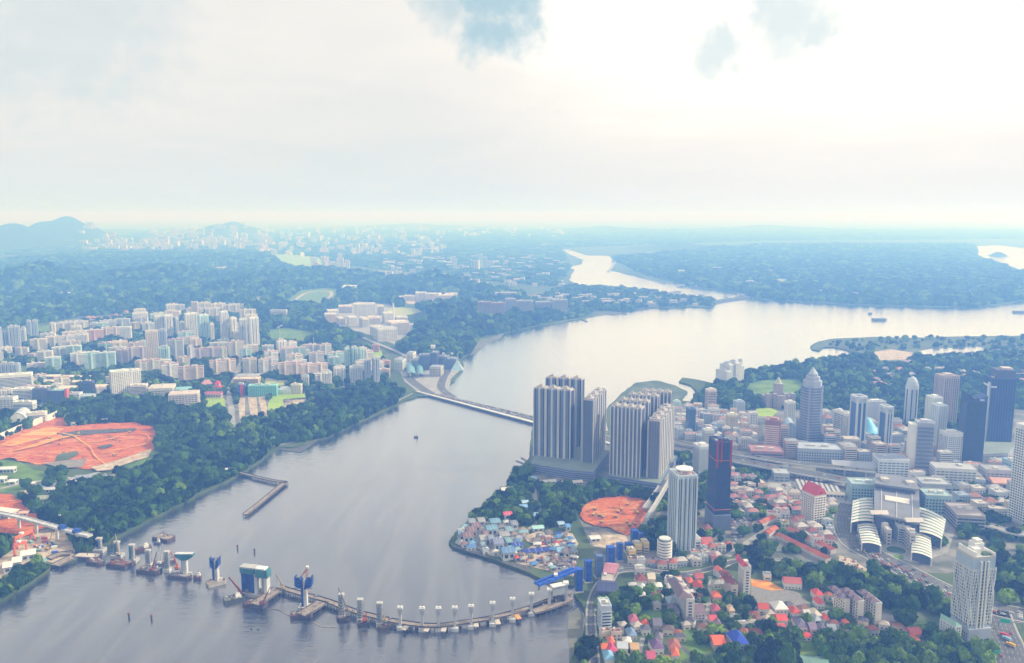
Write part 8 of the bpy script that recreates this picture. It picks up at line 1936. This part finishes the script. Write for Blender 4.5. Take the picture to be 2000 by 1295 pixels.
for x, y, rd, k, l in TG:
    p = G(x, y); t = thing('broadleaf_tree', l, 'tree', p, R((x * 37) % 360)); t.scale = (rd * .8, rd * .8, rd * .95)
    for me, nm in ((CROWNS['ABC'.index(k)], 'crown'), (TRUNK, 'trunk')): o = bpy.data.objects.new(nm, me); C.objects.link(o); o.parent = t
# street and garden trees that stand alone: each its own thing
solo = free(scatter([(1165, 1120), (1420, 1100), (1640, 1200), (1720, 1230), (1850, 1230), (1850, 1300), (1165, 1300)], 21, 0, 21), 1.0)
zones = (('pale_condo', 1250, 'single garden tree near the white round cornered condominium'), ('pool', 1330, 'single garden tree in the gardens below the pool'), ('lane', 1420, 'single garden tree by the lane beside the red tiled house'), ('villas', 1500, 'single garden tree near the vivid blue villa'), ('row', 1630, 'single garden tree around the lower row of gabled houses'), ('east', 2000, 'single garden tree near the right hand gravel lot'))
for i, (x, y, s) in enumerate(solo[:150]):
    p = G(x, y); z_ = next(q for q in zones if x < q[1]); palm = (i % 7 == 3); rd = random.Random(i).uniform(3.6, 6.5)
    t = thing('palm_tree' if palm else 'broadleaf_tree', z_[2].replace('garden tree', 'garden palm') if palm else z_[2], 'tree', p, i * 1.3, ('palms, ' if palm else 'garden trees, ') + z_[0]); t.scale = (rd, rd, rd * (1.6 if palm else 1.1))
    for me, nm in ((PALM if palm else CROWNS[i % 6], 'crown'), (TRUNK, 'trunk')): o = bpy.data.objects.new(nm, me); C.objects.link(o); o.parent = t
print('TREES', NT)
# ============================================================ CARS
cb = MB(); cb.box(0, 0, .35, 4.5, 1.85, .75); cb.box(-.2, 0, 1.1, 2.6, 1.65, .6, taper=.82)
CARC = [(.70, .70, .70), (.74, .74, .73), (.08, .08, .09), (.35, .36, .38), (.45, .06, .05), (.10, .16, .36), (.62, .60, .56)]
CARM = [cb.mesh('car', mat(c, .3, .05)) for c in CARC]
wh = MB()
for sx in (-1.4, 1.4):
    for sy in (-.9, .9): wh.box(sx, sy, 0, .65, .25, .65)
WHM = wh.mesh('wheels', M_DARK); gl = MB(); gl.box(-.2, 0, 1.25, 2.7, 1.7, .35, taper=.9); GLM = gl.mesh('windows', W_GLASS)
CARN = ('silver grey', 'white', 'black', 'dark grey', 'red', 'blue', 'beige')
def car(x, y, z, rot, label, group, r, truck=False):
    k_ = r.randrange(7); label = CARN[k_] + ' ' + label; group = CARN[k_] + ' cars, ' + group
    t = bpy.data.objects.new('car', CARM[k_]); C.objects.link(t); t.location = (x, y, z); t.rotation_euler = (0, 0, rot); tag(t, label, 'car', group)
    for me, nm in ((WHM, 'wheels'), (GLM, 'windows')): o = bpy.data.objects.new(nm, me); C.objects.link(o); o.parent = t
r_ = random.Random(77)
def queue(line, offs, step, label, group, prob, z=.1, a=0, e=None):
    acc = 0; last = None
    for p, n, d in line[a:e]:
        if last is None: last = (p, n, d); continue
        L_ = (p - last[0]).length; s = step - acc
        while s < L_:
            if r_.random() < prob: q = last[0].lerp(p, s / L_) + n * offs; car(q.x, q.y, q.z + z, math.atan2(d.y, d.x), label, group, r_)
            s += step
        acc = L_ - (s - step) if L_ > 0 else acc; last = (p, n, d)
for k in (-10.5, -6.3, -2.0): queue(EXP, k, 7.5, 'car in the queue on the expressway lanes before the station', 'expressway queue', .8, .1, 22)
for k in (4.0, 9): queue(EXP, k, 16, 'car moving on the far lanes of the expressway', 'expressway traffic', .5)
for k in (-9, 0, 8): queue(HWY, k, 26, 'vehicle on the city highway at the bottom right', 'city highway traffic', .45)
for ln_ in VIA[:2]: queue(ln_, 3, 22, 'car on an elevated city highway', 'elevated highway traffic', .5)
def cw_line(t0): S, Nn = CW; return ribbon_world([G(s[0] + (n[0] - s[0]) * t0, s[1] + (n[1] - s[1]) * t0, 4.4) for s, n in zip(S[:3], Nn[:3])], 1)
for t0 in (.42, .52, .72, .82): queue(cw_line(t0), 0, 9.5, 'car in the jam on the causeway roadway', 'causeway traffic', .55, 0)
queue(CHKRD, 2, 12, 'car on the checkpoint approach', 'checkpoint traffic', .6)
def lot(px, label, group, n, seed, ang):
    r = random.Random(seed); xs = [p[0] for p in px]; ys = [p[1] for p in px]; k = 0; u = Vector((math.cos(ang), math.sin(ang), 0)); v = Vector((-u.y, u.x, 0)); c = G(sum(xs) / len(xs), sum(ys) / len(ys))
    for i in range(-30, 31):
        for j in range(-12, 13):
            q = c + u * i * 3.0 + v * j * 8.5; x, y = PX((q.x, q.y, 3))
            if k < n and in_poly(np.array([x]), np.array([y]), px)[0] and r.random() < .72: car(q.x, q.y, 3.3, ang + math.pi / 2, label, group, r); k += 1
lot([(1424, 1018), (1446, 1010), (1472, 1016), (1462, 1040), (1432, 1064)], 'car parked in the tree edged lot below the navy tower', 'navy tower car park', 90, 1, .4)
lot([(1640, 1086), (1660, 1091), (1692, 1112), (1688, 1117), (1642, 1107)], 'car parked on the pale sandy lot', 'sandy car park', 70, 2, -.5)
lot([(553, 781), (598, 778), (592, 789), (558, 797)], 'vehicle parked on the pale lorry yard', 'lorry yard', 40, 3, .1)
lot([(1530, 945), (1555, 948), (1552, 958), (1526, 954)], 'vehicle in the coach yard', 'coach yard vehicles', 20, 4, .1)
# trucks on the highway
for i, (x, y, c, l) in enumerate(((1962, 1243, (.60, .05, .06), 'red lorry on the city highway'), (1966, 1250, (.3, .5, .7), 'pale blue lorry behind the red one'), (1974, 1262, (.75, .45, .04), 'yellow lorry at the end of the lorry line'))):
    p = G(x, y, 3.4); t = thing('lorry', l, 'lorry', p, R(118)); MB().box(-1, 0, .9, 6, 2.4, 2.6).build('cargo_box', mat(c), t); MB().box(3.3, 0, .7, 2, 2.3, 2).build('cab', mat(c), t); b = MB()
    for sx in (-3, -1.8, 3.2):
        for sy in (-1.1, 1.1): b.box(sx, sy, 0, .9, .3, .9)
    b.build('wheels', M_DARK, t)
# highway sign gantries
for i, (xa, ya, xb, yb, l) in enumerate(((1950, 1226, 1996, 1232, 'green sign gantry spanning the city highway'), (1938, 1290, 1950, 1290, 'green roadside sign at the bottom right'))):
    a, c = G(xa, ya), G(xb, yb); d = c - a; h = 8; t = thing('sign_gantry', l, 'sign', a)
    b = MB(); b.bar((0, 0, 0), (0, 0, h), .4); b.bar(d, d + Vector((0, 0, h)), .4); b.bar((0, 0, h), d + Vector((0, 0, h)), .5); b.build('gantry_frame', M_STEEL, t)
    q = d * (.25 if i == 0 else .5); MB().box(q.x, q.y - .5, h - 1.5, max(d.length * .42, 5), .4, 4, math.atan2(d.y, d.x), bottom=True).build('sign_panel', mat((.02, .42, .26), .5), t)

# ============================================================ THE AIR
def haze():
    m = bpy.data.materials.new('haze_air')
    m.use_nodes = True
    t = m.node_tree
    t.nodes.clear()
    o = t.nodes.new('ShaderNodeOutputMaterial')
    v = t.nodes.new('ShaderNodeVolumePrincipled')
    v.inputs['Color'].default_value = HAZE_COL
    v.inputs['Absorption Color'].default_value = (1, 1, 1, 1)
    v.inputs['Density'].default_value = HAZE_DENS
    v.inputs['Anisotropy'].default_value = 0.12
    t.links.new(v.outputs[0], o.inputs['Volume'])
    b = MB()
    b.box(0, FAR / 2, -2.0, FAR * 2.2, FAR * 1.25, CAM_H + 110 + 2.0, bottom=True)
    h = b.build('haze', m)
    h['kind'] = 'stuff'
HAZE_COL = (0.155, 0.37, 1.0, 1)
HAZE_DENS = 0.00030
haze()
for l_, v_ in LABELS.items():
    if len(v_) > 1 and len({g for _, g in v_}) > 1 or (len(v_) > 1 and v_[0][1] is None): print('DUP LABEL', l_, len(v_))
    if not 4 <= len(l_.replace(',', ' ').split()) <= 16: print('LABEL LENGTH', l_)
print('THINGS', sum(len(v) for v in LABELS.values()), 'OBJECTS', len(bpy.data.objects))
